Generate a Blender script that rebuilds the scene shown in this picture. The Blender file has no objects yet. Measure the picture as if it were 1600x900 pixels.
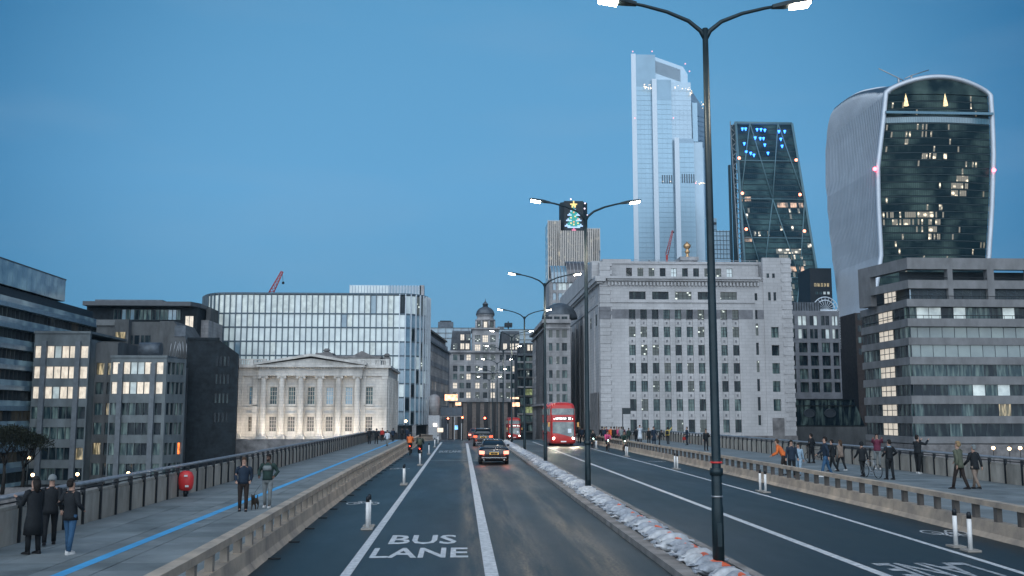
import bpy, math, random
from mathutils import Vector, Matrix
R = math.radians
rnd = random.Random(11)
sc = bpy.context.scene
COL = sc.collection
# ---------------- camera ----------------
F = 1555.0; CAMZ = 3.15
PITCH = math.atan(198 / F); YAW = math.atan(79 * math.cos(PITCH) / F)
cd = bpy.data.cameras.new("camera"); cam = bpy.data.objects.new("camera", cd); COL.objects.link(cam)
cd.sensor_width = 36; cd.lens = 36 * F / 1600; cd.clip_start = .1; cd.clip_end = 8000
cam.location = (0, 0, CAMZ); cam.rotation_euler = (math.pi / 2 + PITCH, 0, -YAW)
sc.camera = cam
FW = Vector((math.sin(YAW) * math.cos(PITCH), math.cos(YAW) * math.cos(PITCH), math.sin(PITCH)))
RT = Vector((math.cos(YAW), -math.sin(YAW), 0)); UP = RT.cross(FW)
def at(px, py, Y):
    d = FW + RT * ((px - 800) / F) - UP * ((py - 450) / F)
    return Vector((0, 0, CAMZ)) + d * (Y / d.y)
def S(y): return -.0225 * max(0.0, y - 120)      # the street falls away beyond the crest of the bridge
def gd(px, py, z=0.0):
    d = FW + RT * ((px - 800) / F) - UP * ((py - 450) / F)
    t = (z - CAMZ) / d.z
    if not 0 < t * d.y < 120: t = min((z - CAMZ + 2.7) / min(d.z + .0225 * d.y, -1e-4), 290 / d.y)
    return Vector((0, 0, CAMZ)) + d * t
# ---------------- world, fill lamp, exposure ----------------
w = bpy.data.worlds.new("World"); sc.world = w; w.use_nodes = True
nt = w.node_tree; bg = nt.nodes['Background']
def wn(t): return nt.nodes.new('ShaderNode' + t)
tc = wn('TexCoord'); sep = wn('SeparateXYZ'); nt.links.new(tc.outputs['Generated'], sep.inputs[0])
rz = wn('ValToRGB'); nt.links.new(sep.outputs[2], rz.inputs[0]); e = rz.color_ramp.elements
e[0].position = 0; e[0].color = (.105, .31, .51, 1); e[1].position = 1; e[1].color = (.045, .16, .34, 1)
m = e.new(.22); m.color = (.120, .36, .63, 1); m = e.new(.5); m.color = (.085, .29, .53, 1)
dt = wn('VectorMath'); dt.operation = 'DOT_PRODUCT'; dt.inputs[1].default_value = Vector((.03, 1, .17)).normalized()
nt.links.new(tc.outputs['Generated'], dt.inputs[0])
mr = wn('MapRange'); mr.interpolation_type = 'SMOOTHSTEP'
for i, v in ((1, .81), (2, .985), (3, 0.0), (4, 1.0)): mr.inputs[i].default_value = v
nt.links.new(dt.outputs['Value'], mr.inputs[0])
rw = wn('ValToRGB'); e = rw.color_ramp.elements
e[0].position = 0; e[0].color = (.08, .38, .52, 1); e[1].position = 1; e[1].color = (1.12, 1.08, 1.06, 1)
nt.links.new(mr.outputs[0], rw.inputs[0])
mx = wn('Mix'); mx.data_type = 'RGBA'; mx.blend_type = 'MULTIPLY'; mx.inputs[0].default_value = 1
nt.links.new(rz.outputs[0], mx.inputs[6]); nt.links.new(rw.outputs[0], mx.inputs[7])
# very faint thin cloud
mp = wn('Mapping'); mp.inputs['Scale'].default_value = (2, 2, 9); nt.links.new(tc.outputs['Generated'], mp.inputs[0])
nz = wn('TexNoise'); nz.inputs['Scale'].default_value = 1.6; nz.inputs['Detail'].default_value = 5; nt.links.new(mp.outputs[0], nz.inputs['Vector'])
cr = wn('MapRange')
for i, v in ((1, .5), (2, .8), (3, 0.0), (4, .16)): cr.inputs[i].default_value = v
nt.links.new(nz.outputs[0], cr.inputs[0])
m2 = wn('Mix'); m2.data_type = 'RGBA'; nt.links.new(cr.outputs[0], m2.inputs[0]); nt.links.new(mx.outputs[2], m2.inputs[6]); m2.inputs[7].default_value = (.30, .44, .60, 1)
nt.links.new(m2.outputs[2], bg.inputs[0]); bg.inputs[1].default_value = 1.0
sd = bpy.data.lights.new("dusk_fill", 'SUN'); sd.energy = 4.2; sd.angle = R(110); sd.color = (.84, .92, 1)  # broad fill lamp added behind the camera, standing in for dusk skylight on facades
dusk_fill = bpy.data.objects.new("dusk_fill", sd); COL.objects.link(dusk_fill)
dusk_fill.rotation_euler = (R(72), 0, R(-14))
sc.view_settings.view_transform = 'Standard'; sc.view_settings.look = 'None'; sc.view_settings.gamma = 1; sc.view_settings.exposure = 0
# ---------------- materials ----------------
MATS = {}
def mat(name, col, rough=.6, metal=0.0, var=.12, vs=1.5, st=(1, 1, 1), bump=.0, bs=20, emis=None, es=0, ior=1.45, space='pos', col2=None, rvar=0, blocks=None):
    if name in MATS: return MATS[name]
    m = bpy.data.materials.new(name); m.use_nodes = True; t = m.node_tree; L = t.links.new
    b = t.nodes['Principled BSDF']; N = lambda x: t.nodes.new('ShaderNode' + x)
    b.inputs['Roughness'].default_value = rough; b.inputs['Metallic'].default_value = metal; b.inputs['IOR'].default_value = ior
    c = (*col, 1)
    src = N('NewGeometry').outputs['Position'] if space == 'pos' else N('TexCoord').outputs['Object']
    if var > 0:
        mp = N('Mapping'); mp.inputs['Scale'].default_value = st; L(src, mp.inputs[0])
        nz = N('TexNoise'); nz.inputs['Scale'].default_value = vs; nz.inputs['Detail'].default_value = 6; nz.inputs['Roughness'].default_value = .62; L(mp.outputs[0], nz.inputs['Vector'])
        mr = N('MapRange'); mr.inputs[1].default_value = .3; mr.inputs[2].default_value = .7; L(nz.outputs[0], mr.inputs[0])
        mx = N('Mix'); mx.data_type = 'RGBA'; L(mr.outputs[0], mx.inputs[0])
        d = col2 if col2 else tuple(v * (1 - var * 1.6) for v in col)
        mx.inputs[6].default_value = (*d, 1); mx.inputs[7].default_value = (*[min(1, v * (1 + var * .7)) for v in col], 1)
        out = mx.outputs[2]
        if blocks:      # faint coursed joints between ashlar blocks
            sp = N('SeparateXYZ'); L(N('NewGeometry').outputs['Position'], sp.inputs[0]); ad = N('Math'); ad.operation = 'ADD'; L(sp.outputs[0], ad.inputs[0]); L(sp.outputs[1], ad.inputs[1]); cb = N('CombineXYZ'); L(ad.outputs[0], cb.inputs[0]); L(sp.outputs[2], cb.inputs[1])
            bk = N('TexBrick'); bk.inputs['Scale'].default_value = 1; bk.inputs['Mortar Size'].default_value = .025; bk.inputs['Brick Width'].default_value = blocks[0]; bk.inputs['Row Height'].default_value = blocks[1]
            q = blocks[2]; bk.inputs['Color1'].default_value = (1, 1, 1, 1); bk.inputs['Color2'].default_value = (q, q, q, 1); bk.inputs['Mortar'].default_value = (q * .8,) * 3 + (1,); L(cb.outputs[0], bk.inputs['Vector'])
            m9 = N('Mix'); m9.data_type = 'RGBA'; m9.blend_type = 'MULTIPLY'; m9.inputs[0].default_value = 1; L(out, m9.inputs[6]); L(bk.outputs[0], m9.inputs[7]); out = m9.outputs[2]
        L(out, b.inputs['Base Color'])
        if rvar:
            r2 = N('MapRange'); r2.inputs[3].default_value = rough - rvar; r2.inputs[4].default_value = rough + rvar; L(mr.outputs[0], r2.inputs[0]); L(r2.outputs[0], b.inputs['Roughness'])
    else: b.inputs['Base Color'].default_value = c
    if bump:
        n2 = N('TexNoise'); n2.inputs['Scale'].default_value = bs; n2.inputs['Detail'].default_value = 4; L(src, n2.inputs['Vector'])
        bp = N('Bump'); bp.inputs['Strength'].default_value = bump; bp.inputs['Distance'].default_value = .05; L(n2.outputs[0], bp.inputs['Height']); L(bp.outputs[0], b.inputs['Normal'])
    if emis: b.inputs['Emission Color'].default_value = (*emis, 1); b.inputs['Emission Strength'].default_value = es
    MATS[name] = m; return m
def winmat(name, base, ec, es, lo=.45, hi=.7, ns=.9, floor=.0, rough=.08, ior=1.5, st=(1, 1, 1), space='obj', metal=0, vor=0):
    """glass with a lit room behind: the lamps and blinds in it show as an uneven glow"""
    if name in MATS: return MATS[name]
    m = bpy.data.materials.new(name); m.use_nodes = True; t = m.node_tree; L = t.links.new
    b = t.nodes['Principled BSDF']; N = lambda x: t.nodes.new('ShaderNode' + x)
    b.inputs['Base Color'].default_value = (*base, 1); b.inputs['Roughness'].default_value = rough; b.inputs['IOR'].default_value = ior; b.inputs['Metallic'].default_value = metal
    b.inputs['Emission Color'].default_value = (*ec, 1)
    if space == 'obj':
        src = N('TexCoord').outputs['Object']; oi = N('ObjectInfo')
        ad = N('VectorMath'); ad.operation = 'ADD'; cb = N('CombineXYZ'); mu = N('Math'); mu.operation = 'MULTIPLY'; mu.inputs[1].default_value = 311.0
        L(oi.outputs['Random'], mu.inputs[0])
        for k in range(3): L(mu.outputs[0], cb.inputs[k])
        L(src, ad.inputs[0]); L(cb.outputs[0], ad.inputs[1]); v = ad.outputs[0]
    else: v = N('NewGeometry').outputs['Position']
    mp = N('Mapping'); mp.inputs['Scale'].default_value = st; L(v, mp.inputs[0])
    nz = N('TexNoise'); nz.inputs['Scale'].default_value = ns; nz.inputs['Detail'].default_value = 3; L(mp.outputs[0], nz.inputs['Vector'])
    mr = N('MapRange')
    for i, q in ((1, lo), (2, hi), (3, floor * es), (4, es)): mr.inputs[i].default_value = q
    if vor:         # rows of separate ceiling lamps instead of a soft glow
        vo = N('TexVoronoi'); vo.inputs['Scale'].default_value = vor; L(mp.outputs[0], vo.inputs['Vector']); n_ = vo.outputs['Distance']
        for i, q in ((1, lo), (2, hi), (3, es), (4, floor * es)): mr.inputs[i].default_value = q
    else: n_ = nz.outputs[0]
    L(n_, mr.inputs[0]); L(mr.outputs[0], b.inputs['Emission Strength'])
    MATS[name] = m; return m
def emi(name, col, s):
    return mat(name, tuple(.5 * c for c in col), .4, var=0, emis=col, es=s)
# stones, concretes
portland = mat('portland_stone', (.50, .49, .485), .85, var=.14, vs=.25, st=(1, 1, .3), bump=.2, bs=3, blocks=(1.3, .55, .90))
portland_dark = mat('grey_band_stone', (.20, .20, .21), .85, var=.25, vs=.6, bump=.3, bs=3)
hallstone = mat('hall_stone', (.68, .65, .60), .8, var=.25, vs=.5, st=(1, 1, .3), bump=.3, bs=3, blocks=(1.1, .45, .9))
grimy = mat('grimy_stone', (.22, .21, .205), .9, var=.35, vs=.8, bump=.3, bs=3)
citystone = mat('city_stone', (.42, .41, .41), .85, var=.3, vs=.4, st=(1, 1, .4), bump=.2, bs=2, blocks=(1.4, .6, .84))
concrete = mat('ribbed_concrete', (.18, .205, .21), .8, var=.25, vs=.5, st=(1, 1, .5), bump=.2, bs=3)
conc2 = mat('brown_concrete', (.12, .125, .125), .85, var=.3, vs=.5, st=(1, 1, .4), bump=.2, bs=3)
bandconc = mat('band_concrete', (.21, .21, .21), .8, var=.22, vs=.5, st=(1, 1, .5), bump=.2, bs=3)
brickdark = mat('dark_brick', (.014, .022, .028), .85, var=.4, vs=1.2, bump=.3, bs=6)
slate = mat('slate_roof', (.05, .06, .07), .6, var=.3, vs=1, bump=.2, bs=5)
lead = mat('lead_grey', (.12, .14, .16), .5, .3, var=.3, vs=1)
darkmetal = mat('dark_metal', (.02, .025, .03), .4, .4, var=.2)
mullion = mat('mullion_grey', (.07, .085, .10), .45, .4, var=.1)
steelfin = mat('white_fin', (.60, .66, .70), .4, .1, var=.08)
steel = mat('brushed_steel', (.42, .43, .44), .38, .7, var=.15, vs=3)
whitep = mat('white_paint', (.72, .72, .70), .5, var=.1, vs=4)
# windows
g_dark = winmat('glass_dark', (.012, .022, .03), (.5, .8, .8), .10, .5, .8, .7, st=(2.2, 1, .4), ior=1.28)
g_teal = winmat('glass_teal', (.03, .06, .07), (.55, .8, .78), .24, .42, .8, 1.0, st=(2.6, 1, .35), ior=1.3)
g_spot = winmat('glass_ceiling_lamps', (.02, .04, .05), (.9, 1, .92), 1.5, .10, .26, 1.1, .05, st=(1, 1, 1.5), vor=.95, ior=1.3)
g_warm = winmat('glass_warm', (.3, .26, .2), (1, .88, .73), .9, .3, .7, 1.5, .55, st=(1.6, 1, .8))
g_cool = winmat('glass_cool_lit', (.35, .40, .40), (.80, .93, .92), .5, .3, .75, .9, .35)
g_yel = winmat('glass_yellow', (.1, .09, .05), (1, .80, .48), .6, .42, .65, 1.2, .08, st=(3, 1, .5))
g_blue = winmat('glass_sky_blue', (.17, .27, .34), (.5, .8, .9), .12, .4, .8, .5, .0, .12, 1.9)
g_pale = winmat('glass_pale', (.46, .52, .54), (.78, .95, .92), .34, .35, .8, .5, .35, .15, 1.8)
g_red = winmat('glass_red_glow', (.2, .05, .02), (1, .22, .05), 2.5, .3, .6, 1.4, .15)
# ---------------- mesh helper ----------------
class MB:
    def __init__(s): s.v = []; s.f = []; s.m = []; s.ms = []; s.sm = set()
    def mi(s, m):
        if m not in s.ms: s.ms.append(m)
        return s.ms.index(m)
    def face(s, pts, m, smooth=False):
        i = len(s.v); s.v += [Vector(p) for p in pts]; s.f.append(tuple(range(i, i + len(pts)))); s.m.append(s.mi(m))
        if smooth: s.sm.add(len(s.f) - 1)
    def hexa(s, c, m):
        i = len(s.v); s.v += [Vector(p) for p in c]; k = s.mi(m)
        for q in ((0, 3, 2, 1), (4, 5, 6, 7), (0, 1, 5, 4), (1, 2, 6, 5), (2, 3, 7, 6), (3, 0, 4, 7)):
            s.f.append(tuple(i + a for a in q)); s.m.append(k)
    def box(s, x0, x1, y0, y1, z0, z1, m):
        s.hexa([(x0, y0, z0), (x1, y0, z0), (x1, y1, z0), (x0, y1, z0), (x0, y0, z1), (x1, y0, z1), (x1, y1, z1), (x0, y1, z1)], m)
    def fbox(s, fr, u0, u1, d0, d1, z0, z1, m):
        s.hexa([fr(u0, d1, z0), fr(u1, d1, z0), fr(u1, d0, z0), fr(u0, d0, z0), fr(u0, d1, z1), fr(u1, d1, z1), fr(u1, d0, z1), fr(u0, d0, z1)], m)
    def prism(s, poly, z0, z1, m, top=None):
        i = len(s.v); n = len(poly)
        a = sum(poly[k][0] * poly[(k + 1) % n][1] - poly[(k + 1) % n][0] * poly[k][1] for k in range(n))
        if a < 0: poly = poly[::-1]
        s.v += [Vector((p[0], p[1], z0)) for p in poly] + [Vector((p[0], p[1], z1)) for p in poly]; k = s.mi(m)
        for j in range(n): s.f.append((i + j, i + (j + 1) % n, i + n + (j + 1) % n, i + n + j)); s.m.append(k)
        s.f.append(tuple(range(i + n, i + 2 * n))); s.m.append(s.mi(top or m)); s.f.append(tuple(range(i + n - 1, i - 1, -1))); s.m.append(k)
    def loft(s, rings, m, cap=True, smooth=True):
        i = len(s.v); n = len(rings[0]); k = s.mi(m)
        for r in rings: s.v += [Vector(p) for p in r]
        for a in range(len(rings) - 1):
            for j in range(n):
                s.f.append((i + a * n + j, i + a * n + (j + 1) % n, i + (a + 1) * n + (j + 1) % n, i + (a + 1) * n + j)); s.m.append(k)
                if smooth: s.sm.add(len(s.f) - 1)
        if cap:
            s.f.append(tuple(i + j for j in range(n - 1, -1, -1))); s.m.append(k)
            s.f.append(tuple(i + (len(rings) - 1) * n + j for j in range(n))); s.m.append(k)
    def tube(s, path, r, m, seg=8, cap=True, sy=1.0):
        path = [Vector(p) for p in path]; rs = r if isinstance(r, (list, tuple)) else [r] * len(path); rings = []; ref = None
        for a, p in enumerate(path):
            d = (path[min(a + 1, len(path) - 1)] - path[max(a - 1, 0)]).normalized()
            if ref is None: ref = Vector((0, 0, 1)) if abs(d.z) < .9 else Vector((0, 1, 0))
            u = d.cross(ref).normalized(); w_ = u.cross(d); 
            rings.append([p + (u * math.cos(t) + w_ * math.sin(t) * sy) * rs[a] for t in [math.tau * q / seg for q in range(seg)]])
        s.loft([r_[::-1] for r_ in rings], m, cap)
    def ball(s, c, r, m, seg=10, rg=6, sc=(1, 1, 1), z0=-1, z1=1):
        c = Vector(c); rings = []
        a0 = math.asin(max(-1, z0)) if z0 > -1 else -1.5; a1 = math.asin(z1) if z1 < 1 else 1.5
        for a in range(rg + 1):
            t = a0 + (a1 - a0) * a / rg
            rings.append([c + Vector((math.cos(q) * math.cos(t) * r * sc[0], math.sin(q) * math.cos(t) * r * sc[1], math.sin(t) * r * sc[2])) for q in [math.tau * k / seg for k in range(seg)]])
        s.loft(rings, m)
    def mesh(s, name, off=None):
        me = bpy.data.meshes.new(name); o = off or Vector((0, 0, 0))
        me.from_pydata([tuple(v - o) for v in s.v], [], s.f)
        for m in s.ms: me.materials.append(m)
        me.polygons.foreach_set('material_index', s.m)
        if s.sm: me.polygons.foreach_set('use_smooth', [k in s.sm for k in range(len(s.f))])
        me.update(); return me
    def build(s, name, parent=None, loc=None, **kw):
        off = wloc(parent) if parent and loc is None and not kw.get('local') else None
        me = s.mesh(name, off); return link(name, me, parent, loc, **{k: v for k, v in kw.items() if k != 'local'})
def wloc(o):
    v = Vector(o.location)
    while o.parent: o = o.parent; v += Vector(o.location)
    return v
def tag(o, label=None, cat=None, group=None, kind=None):
    if label: o['label'] = label
    if cat: o['category'] = cat
    if group: o['group'] = group
    if kind: o['kind'] = kind
    return o
def link(name, data, parent=None, loc=None, rot=None, label=None, cat=None, group=None, kind=None):
    o = bpy.data.objects.new(name, data); COL.objects.link(o)
    if parent: o.parent = parent
    if loc is not None: o.location = loc
    if rot is not None: o.rotation_euler = rot
    return tag(o, label, cat, group, kind)
def thing(name, label, cat, loc=(0, 0, 0), rotz=0, group=None):
    return link(name, None, None, loc, (0, 0, rotz), label, cat, group)
def struct(name, mb): return mb.build(name, kind='structure')
def copy_tree(o, parent=None):
    c = o.copy(); COL.objects.link(c); c.parent = parent
    for ch in o.children: copy_tree(ch, c)
    return c
# ---------------- facade helper ----------------
class Fr:
    """wall frame: o origin, U along the wall (seen from outside to the right), N outward"""
    def __init__(s, o, u): s.o = Vector((o[0], o[1], 0)); s.U = Vector((u[0], u[1], 0)).normalized(); s.N = Vector((s.U.y, -s.U.x, 0))
    def __call__(s, u, d, z): return s.o + s.U * u + s.N * d + Vector((0, 0, z))
    def ang(s): return math.atan2(s.U.y, s.U.x)
WC = {}
def window(T, fr, u, z, w, h, glass, frame=mullion, nx=1, ny=1, d=-.25, ft=.07, name='window', label=None, solo=False):
    """window > pane; u,z = centre of the opening's foot"""
    k = ('f', round(w, 2), round(h, 2), frame.name, nx, ny, ft)
    if k not in WC:
        b = MB(); a = -w / 2; 
        for i in range(nx + 1): x = a + w * i / nx; b.box(max(x - ft / 2, a), min(x + ft / 2, w / 2), -.05, .03, 0, h, frame)
        for j in range(ny + 1): zz = h * j / ny; b.box(a, w / 2, -.053, .027, max(zz - ft / 2, 0), min(zz + ft / 2, h), frame)
        WC[k] = b.mesh('window')
    k2 = ('p', round(w, 2), round(h, 2), glass.name)
    if k2 not in WC:
        b = MB(); b.box(-w / 2, w / 2, -.0, .02, 0, h, glass); WC[k2] = b.mesh('pane')
    p = fr(u, d, z) - wloc(T)
    if solo: return link(name, WC[k2], T, p, (0, 0, fr.ang()))
    o = link(name, WC[k], T, p, (0, 0, fr.ang())); link('pane', WC[k2], o)
    return o
def wall_grid(b, fr, U0, U1, Z0, Z1, cols, rows, m, d0=-.6, d1=0, skip=None, rec=.012):
    """solid wall with true openings: cols/rows = lists of (start, end)"""
    cs = sorted(cols); rs = sorted(rows); e = U0
    for c in cs + [(U1, U1)]:
        if c[0] > e: b.fbox(fr, e, c[0], d0, d1, Z0, Z1, m)
        e = c[1]
    for c in cs:
        e = Z0
        for r in rs + [(Z1, Z1)]:
            if r[0] > e: b.fbox(fr, c[0], c[1], d0, d1 - rec, e, r[0], m)
            e = r[1]
def pick(ws):
    t = rnd.random() * sum(w_ for _, w_ in ws)
    for m, w_ in ws:
        t -= w_
        if t <= 0: return m
    return ws[-1][0]
def grid(T, b, fr, U0, U1, Z0, Z1, cols, rows, wall, mix, nx=1, ny=1, frame=mullion, d=-.3, **kw):
    wall_grid(b, fr, U0, U1, Z0, Z1, cols, rows, wall)
    for c in cols:
        for r in rows:
            g = mix(c, r) if callable(mix) else pick(mix)
            window(T, fr, (c[0] + c[1]) / 2, r[0], c[1] - c[0], r[1] - r[0], g, frame, nx, ny, d, **kw)
def cw(cs, w): return [(c - w / 2, c + w / 2) for c in cs]
def txt(s, size, m, name='lettering', ext=.004, align='CENTER'):
    c = bpy.data.curves.new('t', 'FONT'); c.body = s; c.size = size; c.extrude = ext; c.align_x = align; c.align_y = 'CENTER'; c.resolution_u = 2; c.offset = .018
    o = bpy.data.objects.new('t', c); COL.objects.link(o); bpy.context.view_layer.update()
    me = bpy.data.meshes.new_from_object(o); bpy.data.objects.remove(o); bpy.data.curves.remove(c)
    me.materials.clear(); me.materials.append(m); me.name = name; return me
def ip(tab, y):
    if y <= tab[0][0]: return tab[0][1]
    for (a, b), (c, d) in zip(tab, tab[1:]):
        if y <= c: return b + (d - b) * (y - a) / (c - a)
    return tab[-1][1]
# ---------------- ground, river, bridge ----------------
XB_R = [(18, 13.3), (24, 13.45), (32, 13.8), (45, 14.05), (62, 14.3), (170, 14.3)]       # right barrier, road side
XL_R = [(17, 11.1), (22, 11.35), (28, 11.6), (36, 11.9), (60, 12.15), (170, 12.3)]       # right cycle lane line
XB_L = [(18, -4.15), (30, -4.35), (44, -4.5), (170, -4.5)]
PL, PR = -10.45, 23.9
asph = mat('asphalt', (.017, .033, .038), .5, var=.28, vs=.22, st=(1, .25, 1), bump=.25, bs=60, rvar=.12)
def asphalt_nodes():
    t = asph.node_tree; L = t.links.new; N = lambda x: t.nodes.new('ShaderNode' + x); b = t.nodes['Principled BSDF']
    src = N('NewGeometry').outputs['Position']
    base = b.inputs['Base Color'].links[0].from_socket
    # brown wet-road reflections painted as tan patches along the wheel tracks of the general lane, and dark oily spots in the bus lane
    sp = N('SeparateXYZ'); L(src, sp.inputs[0])
    def band(x, w_):
        a = N('Math'); a.operation = 'SUBTRACT'; a.inputs[1].default_value = x; L(sp.outputs[0], a.inputs[0])
        c = N('Math'); c.operation = 'ABSOLUTE'; L(a.outputs[0], c.inputs[0])
        r = N('MapRange'); r.interpolation_type = 'SMOOTHSTEP'
        for i, q in ((1, 0), (2, w_), (3, 1), (4, 0)): r.inputs[i].default_value = q
        L(c.outputs[0], r.inputs[0]); return r.outputs[0]
    def add(x, y, op='ADD'):
        a = N('Math'); a.operation = op; a.use_clamp = True; L(x, a.inputs[0]); L(y, a.inputs[1]); return a.outputs[0]
    def noise(sx, sy, lo, hi, sc_=1, det=5):
        mp = N('Mapping'); mp.inputs['Scale'].default_value = (sx, sy, 1); L(src, mp.inputs[0])
        n = N('TexNoise'); n.inputs['Scale'].default_value = sc_; n.inputs['Detail'].default_value = det; n.inputs['Roughness'].default_value = .65; L(mp.outputs[0], n.inputs['Vector'])
        r = N('MapRange'); 
        for i, q in ((1, lo), (2, hi), (3, 0), (4, 1)): r.inputs[i].default_value = q
        L(n.outputs[0], r.inputs[0]); return r.outputs[0]
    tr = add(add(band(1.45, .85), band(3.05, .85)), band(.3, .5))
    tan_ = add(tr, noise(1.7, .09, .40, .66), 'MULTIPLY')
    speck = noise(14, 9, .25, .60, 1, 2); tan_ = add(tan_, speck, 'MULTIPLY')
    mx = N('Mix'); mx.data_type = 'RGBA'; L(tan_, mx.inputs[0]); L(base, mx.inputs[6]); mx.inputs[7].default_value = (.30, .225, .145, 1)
    oil = add(add(band(-1.35, .5), band(-.3, .35)), noise(.7, 1.3, .44, .56), 'MULTIPLY')
    m2 = N('Mix'); m2.data_type = 'RGBA'; L(oil, m2.inputs[0]); L(mx.outputs[2], m2.inputs[6]); m2.inputs[7].default_value = (.010, .020, .026, 1)
    gr = N('Mix'); gr.data_type = 'RGBA'; gr.blend_type = 'MULTIPLY'; gr.inputs[0].default_value = .5; L(m2.outputs[2], gr.inputs[6])
    fine = N('TexNoise'); fine.inputs['Scale'].default_value = 35; fine.inputs['Detail'].default_value = 3; L(src, fine.inputs['Vector'])
    fr_ = N('MapRange'); fr_.inputs[1].default_value = .3; fr_.inputs[2].default_value = .7; fr_.inputs[3].default_value = .45; fr_.inputs[4].default_value = 1.5; L(fine.outputs[0], fr_.inputs[0]); L(fr_.outputs[0], gr.inputs[7])
    L(gr.outputs[2], b.inputs['Base Color'])
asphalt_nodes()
pave = mat('footway_slab', (.22, .245, .245), .8, var=.22, vs=.6, bump=.2, bs=25)
pave2 = mat('footway_slab_dark', (.18, .205, .205), .8, var=.25, vs=.9, bump=.2, bs=25)
joint = mat('slab_joint', (.06, .06, .06), .95, var=.2)
granite = mat('parapet_granite', (.40, .365, .31), .75, var=.3, vs=1.2, st=(1, 1, .4), bump=.2, bs=20)
barst = mat('barrier_concrete', (.48, .385, .29), .8, var=.25, vs=1.1, bump=.25, bs=15, col2=(.24, .21, .18))
kerbst = mat('kerb_stone', (.27, .25, .23), .8, var=.3, vs=1.4, bump=.3, bs=15)
roadwhite = mat('road_marking_white', (.62, .63, .63), .6, var=.25, vs=6, bump=.1, bs=40, col2=(.36, .38, .39))
roadworn = mat('road_marking_worn', (.40, .42, .43), .65, var=.4, vs=5, col2=(.12, .14, .15))
bluep = mat('blue_line_paint', (.08, .40, .72), .6, var=.15, vs=2, col2=(.08, .32, .56))
b = MB(); b.box(-1600, 1600, -500, 1500, -12.2, -11, mat('river_water', (.012, .03, .04), .12, var=.2, vs=.05, bump=.6, bs=1.2)); struct('river', b)
b = MB(); b.box(-1600, 1600, 138, 1500, -10.99, -7, mat('city_ground', (.025, .03, .032), .9, var=.3, vs=.1)); struct('city_ground', b)
b = MB()
for a, c in ((166.1, 215), (215.01, 290), (290.01, 340)): b.hexa([(-9.9, a, -6.99), (24.4, a, -6.99), (24.4, c, -6.99), (-9.9, c, -6.99), (-9.9, a, S(a) - .02), (24.4, a, S(a) - .02), (24.4, c, S(c) - .02), (-9.9, c, S(c) - .02)], MATS['city_ground'])
struct('street_bank', b)
b = MB(); b.box(PL - .3, PR + .3, -30, 120, -3.2, -.01, MATS['city_ground']); b.hexa([(PL - .3, 120, -3.2), (PR + .3, 120, -3.2), (PR + .3, 166, -3.2), (PL - .3, 166, -3.2), (PL - .3, 120, -.01), (PR + .3, 120, -.01), (PR + .3, 166, S(166) - .01), (PL - .3, 166, S(166) - .01)], MATS['city_ground'])
for Y in (40, 140): b.box(PL + .8, PR - .8, Y - 3, Y + 3, -12, -2.3, granite)
struct('bridge_deck', b)
b = MB()
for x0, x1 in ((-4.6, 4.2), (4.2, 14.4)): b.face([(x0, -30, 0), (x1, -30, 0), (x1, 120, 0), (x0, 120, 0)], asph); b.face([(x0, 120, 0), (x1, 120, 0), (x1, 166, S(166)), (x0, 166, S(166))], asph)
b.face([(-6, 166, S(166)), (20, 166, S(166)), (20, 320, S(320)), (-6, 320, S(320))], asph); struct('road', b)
# footways, with slabs laid on the near stretches
def footway(x0, x1, nm, ya, yb, px, pySize):
    b = MB(); b.box(min(x0, x1), max(x0, x1), -30, ya, .0, .15, pave); b.box(min(x0, x1), max(x0, x1), ya, yb, .0, .128, joint); b.box(min(x0, x1), max(x0, x1), yb, 120, .0, .15, pave); a_, c_ = min(x0, x1), max(x0, x1); b.hexa([(a_, 120.01, 0), (c_, 120.01, 0), (c_, 200, S(200)), (a_, 200, S(200)), (a_, 120.01, .15), (c_, 120.01, .15), (c_, 200, S(200) + .15), (a_, 200, S(200) + .15)], pave)
    o = struct(nm, b); n = int(abs(x1 - x0) / px); wx = abs(x1 - x0) / n; ms = []
    for m in (pave, pave2):
        for k in range(3):
            q = MB(); e = .012; q.box(e, wx - e, e, pySize - e, 0, .024 + .002 * k, m); ms.append(q.mesh('paving_slab'))
    a = ya; r = 0
    while a < yb - .01:
        for i in range(n):
            link('paving_slab', ms[rnd.randrange(3) + (3 if rnd.random() < .3 else 0)], o, (min(x0, x1) + i * wx, a, .127))
        a += pySize; r += 1
    return o
footway(PL, -4.62, 'footway', 18, 50.4, 1.05, .9 * 1.2)
footway(14.62, PR, 'footway', 36, 72, 1.3, 1.2)
# markings (each sheet 4 mm above the road)
def strip(tab_or_x, w_, y0, y1, m, z=.004, step=4):
    b = MB(); y = y0
    while y < y1 - .01:
        e = min(y + step, y1); xa = ip(tab_or_x, y) if isinstance(tab_or_x, list) else tab_or_x; xb = ip(tab_or_x, e) if isinstance(tab_or_x, list) else tab_or_x
        b.face([(xa - w_ / 2, y, z + S(y)), (xa + w_ / 2, y, z + S(y)), (xb + w_ / 2, e, z + S(e)), (xb - w_ / 2, e, z + S(e))], m); y = e
    return b
for x, w_, y0, y1 in ((-2.27, .2, 10, 116), (.62, .27, 10, 112), (8.38, .22, 10, 160)): struct('road_marking', strip(x, w_, y0, y1, roadwhite))
struct('road_marking', strip(XL_R, .16, 10, 160, roadwhite))
b = MB(); b.face([(-2.2, 70.2, .0045), (4.1, 70.2, .0045), (4.1, 70.55, .0045), (-2.2, 70.55, .0045)], roadworn); struct('road_joint', b)
b = strip(-7.55, .26, 8, 150, bluep, .157); struct('blue_line', b)
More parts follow.
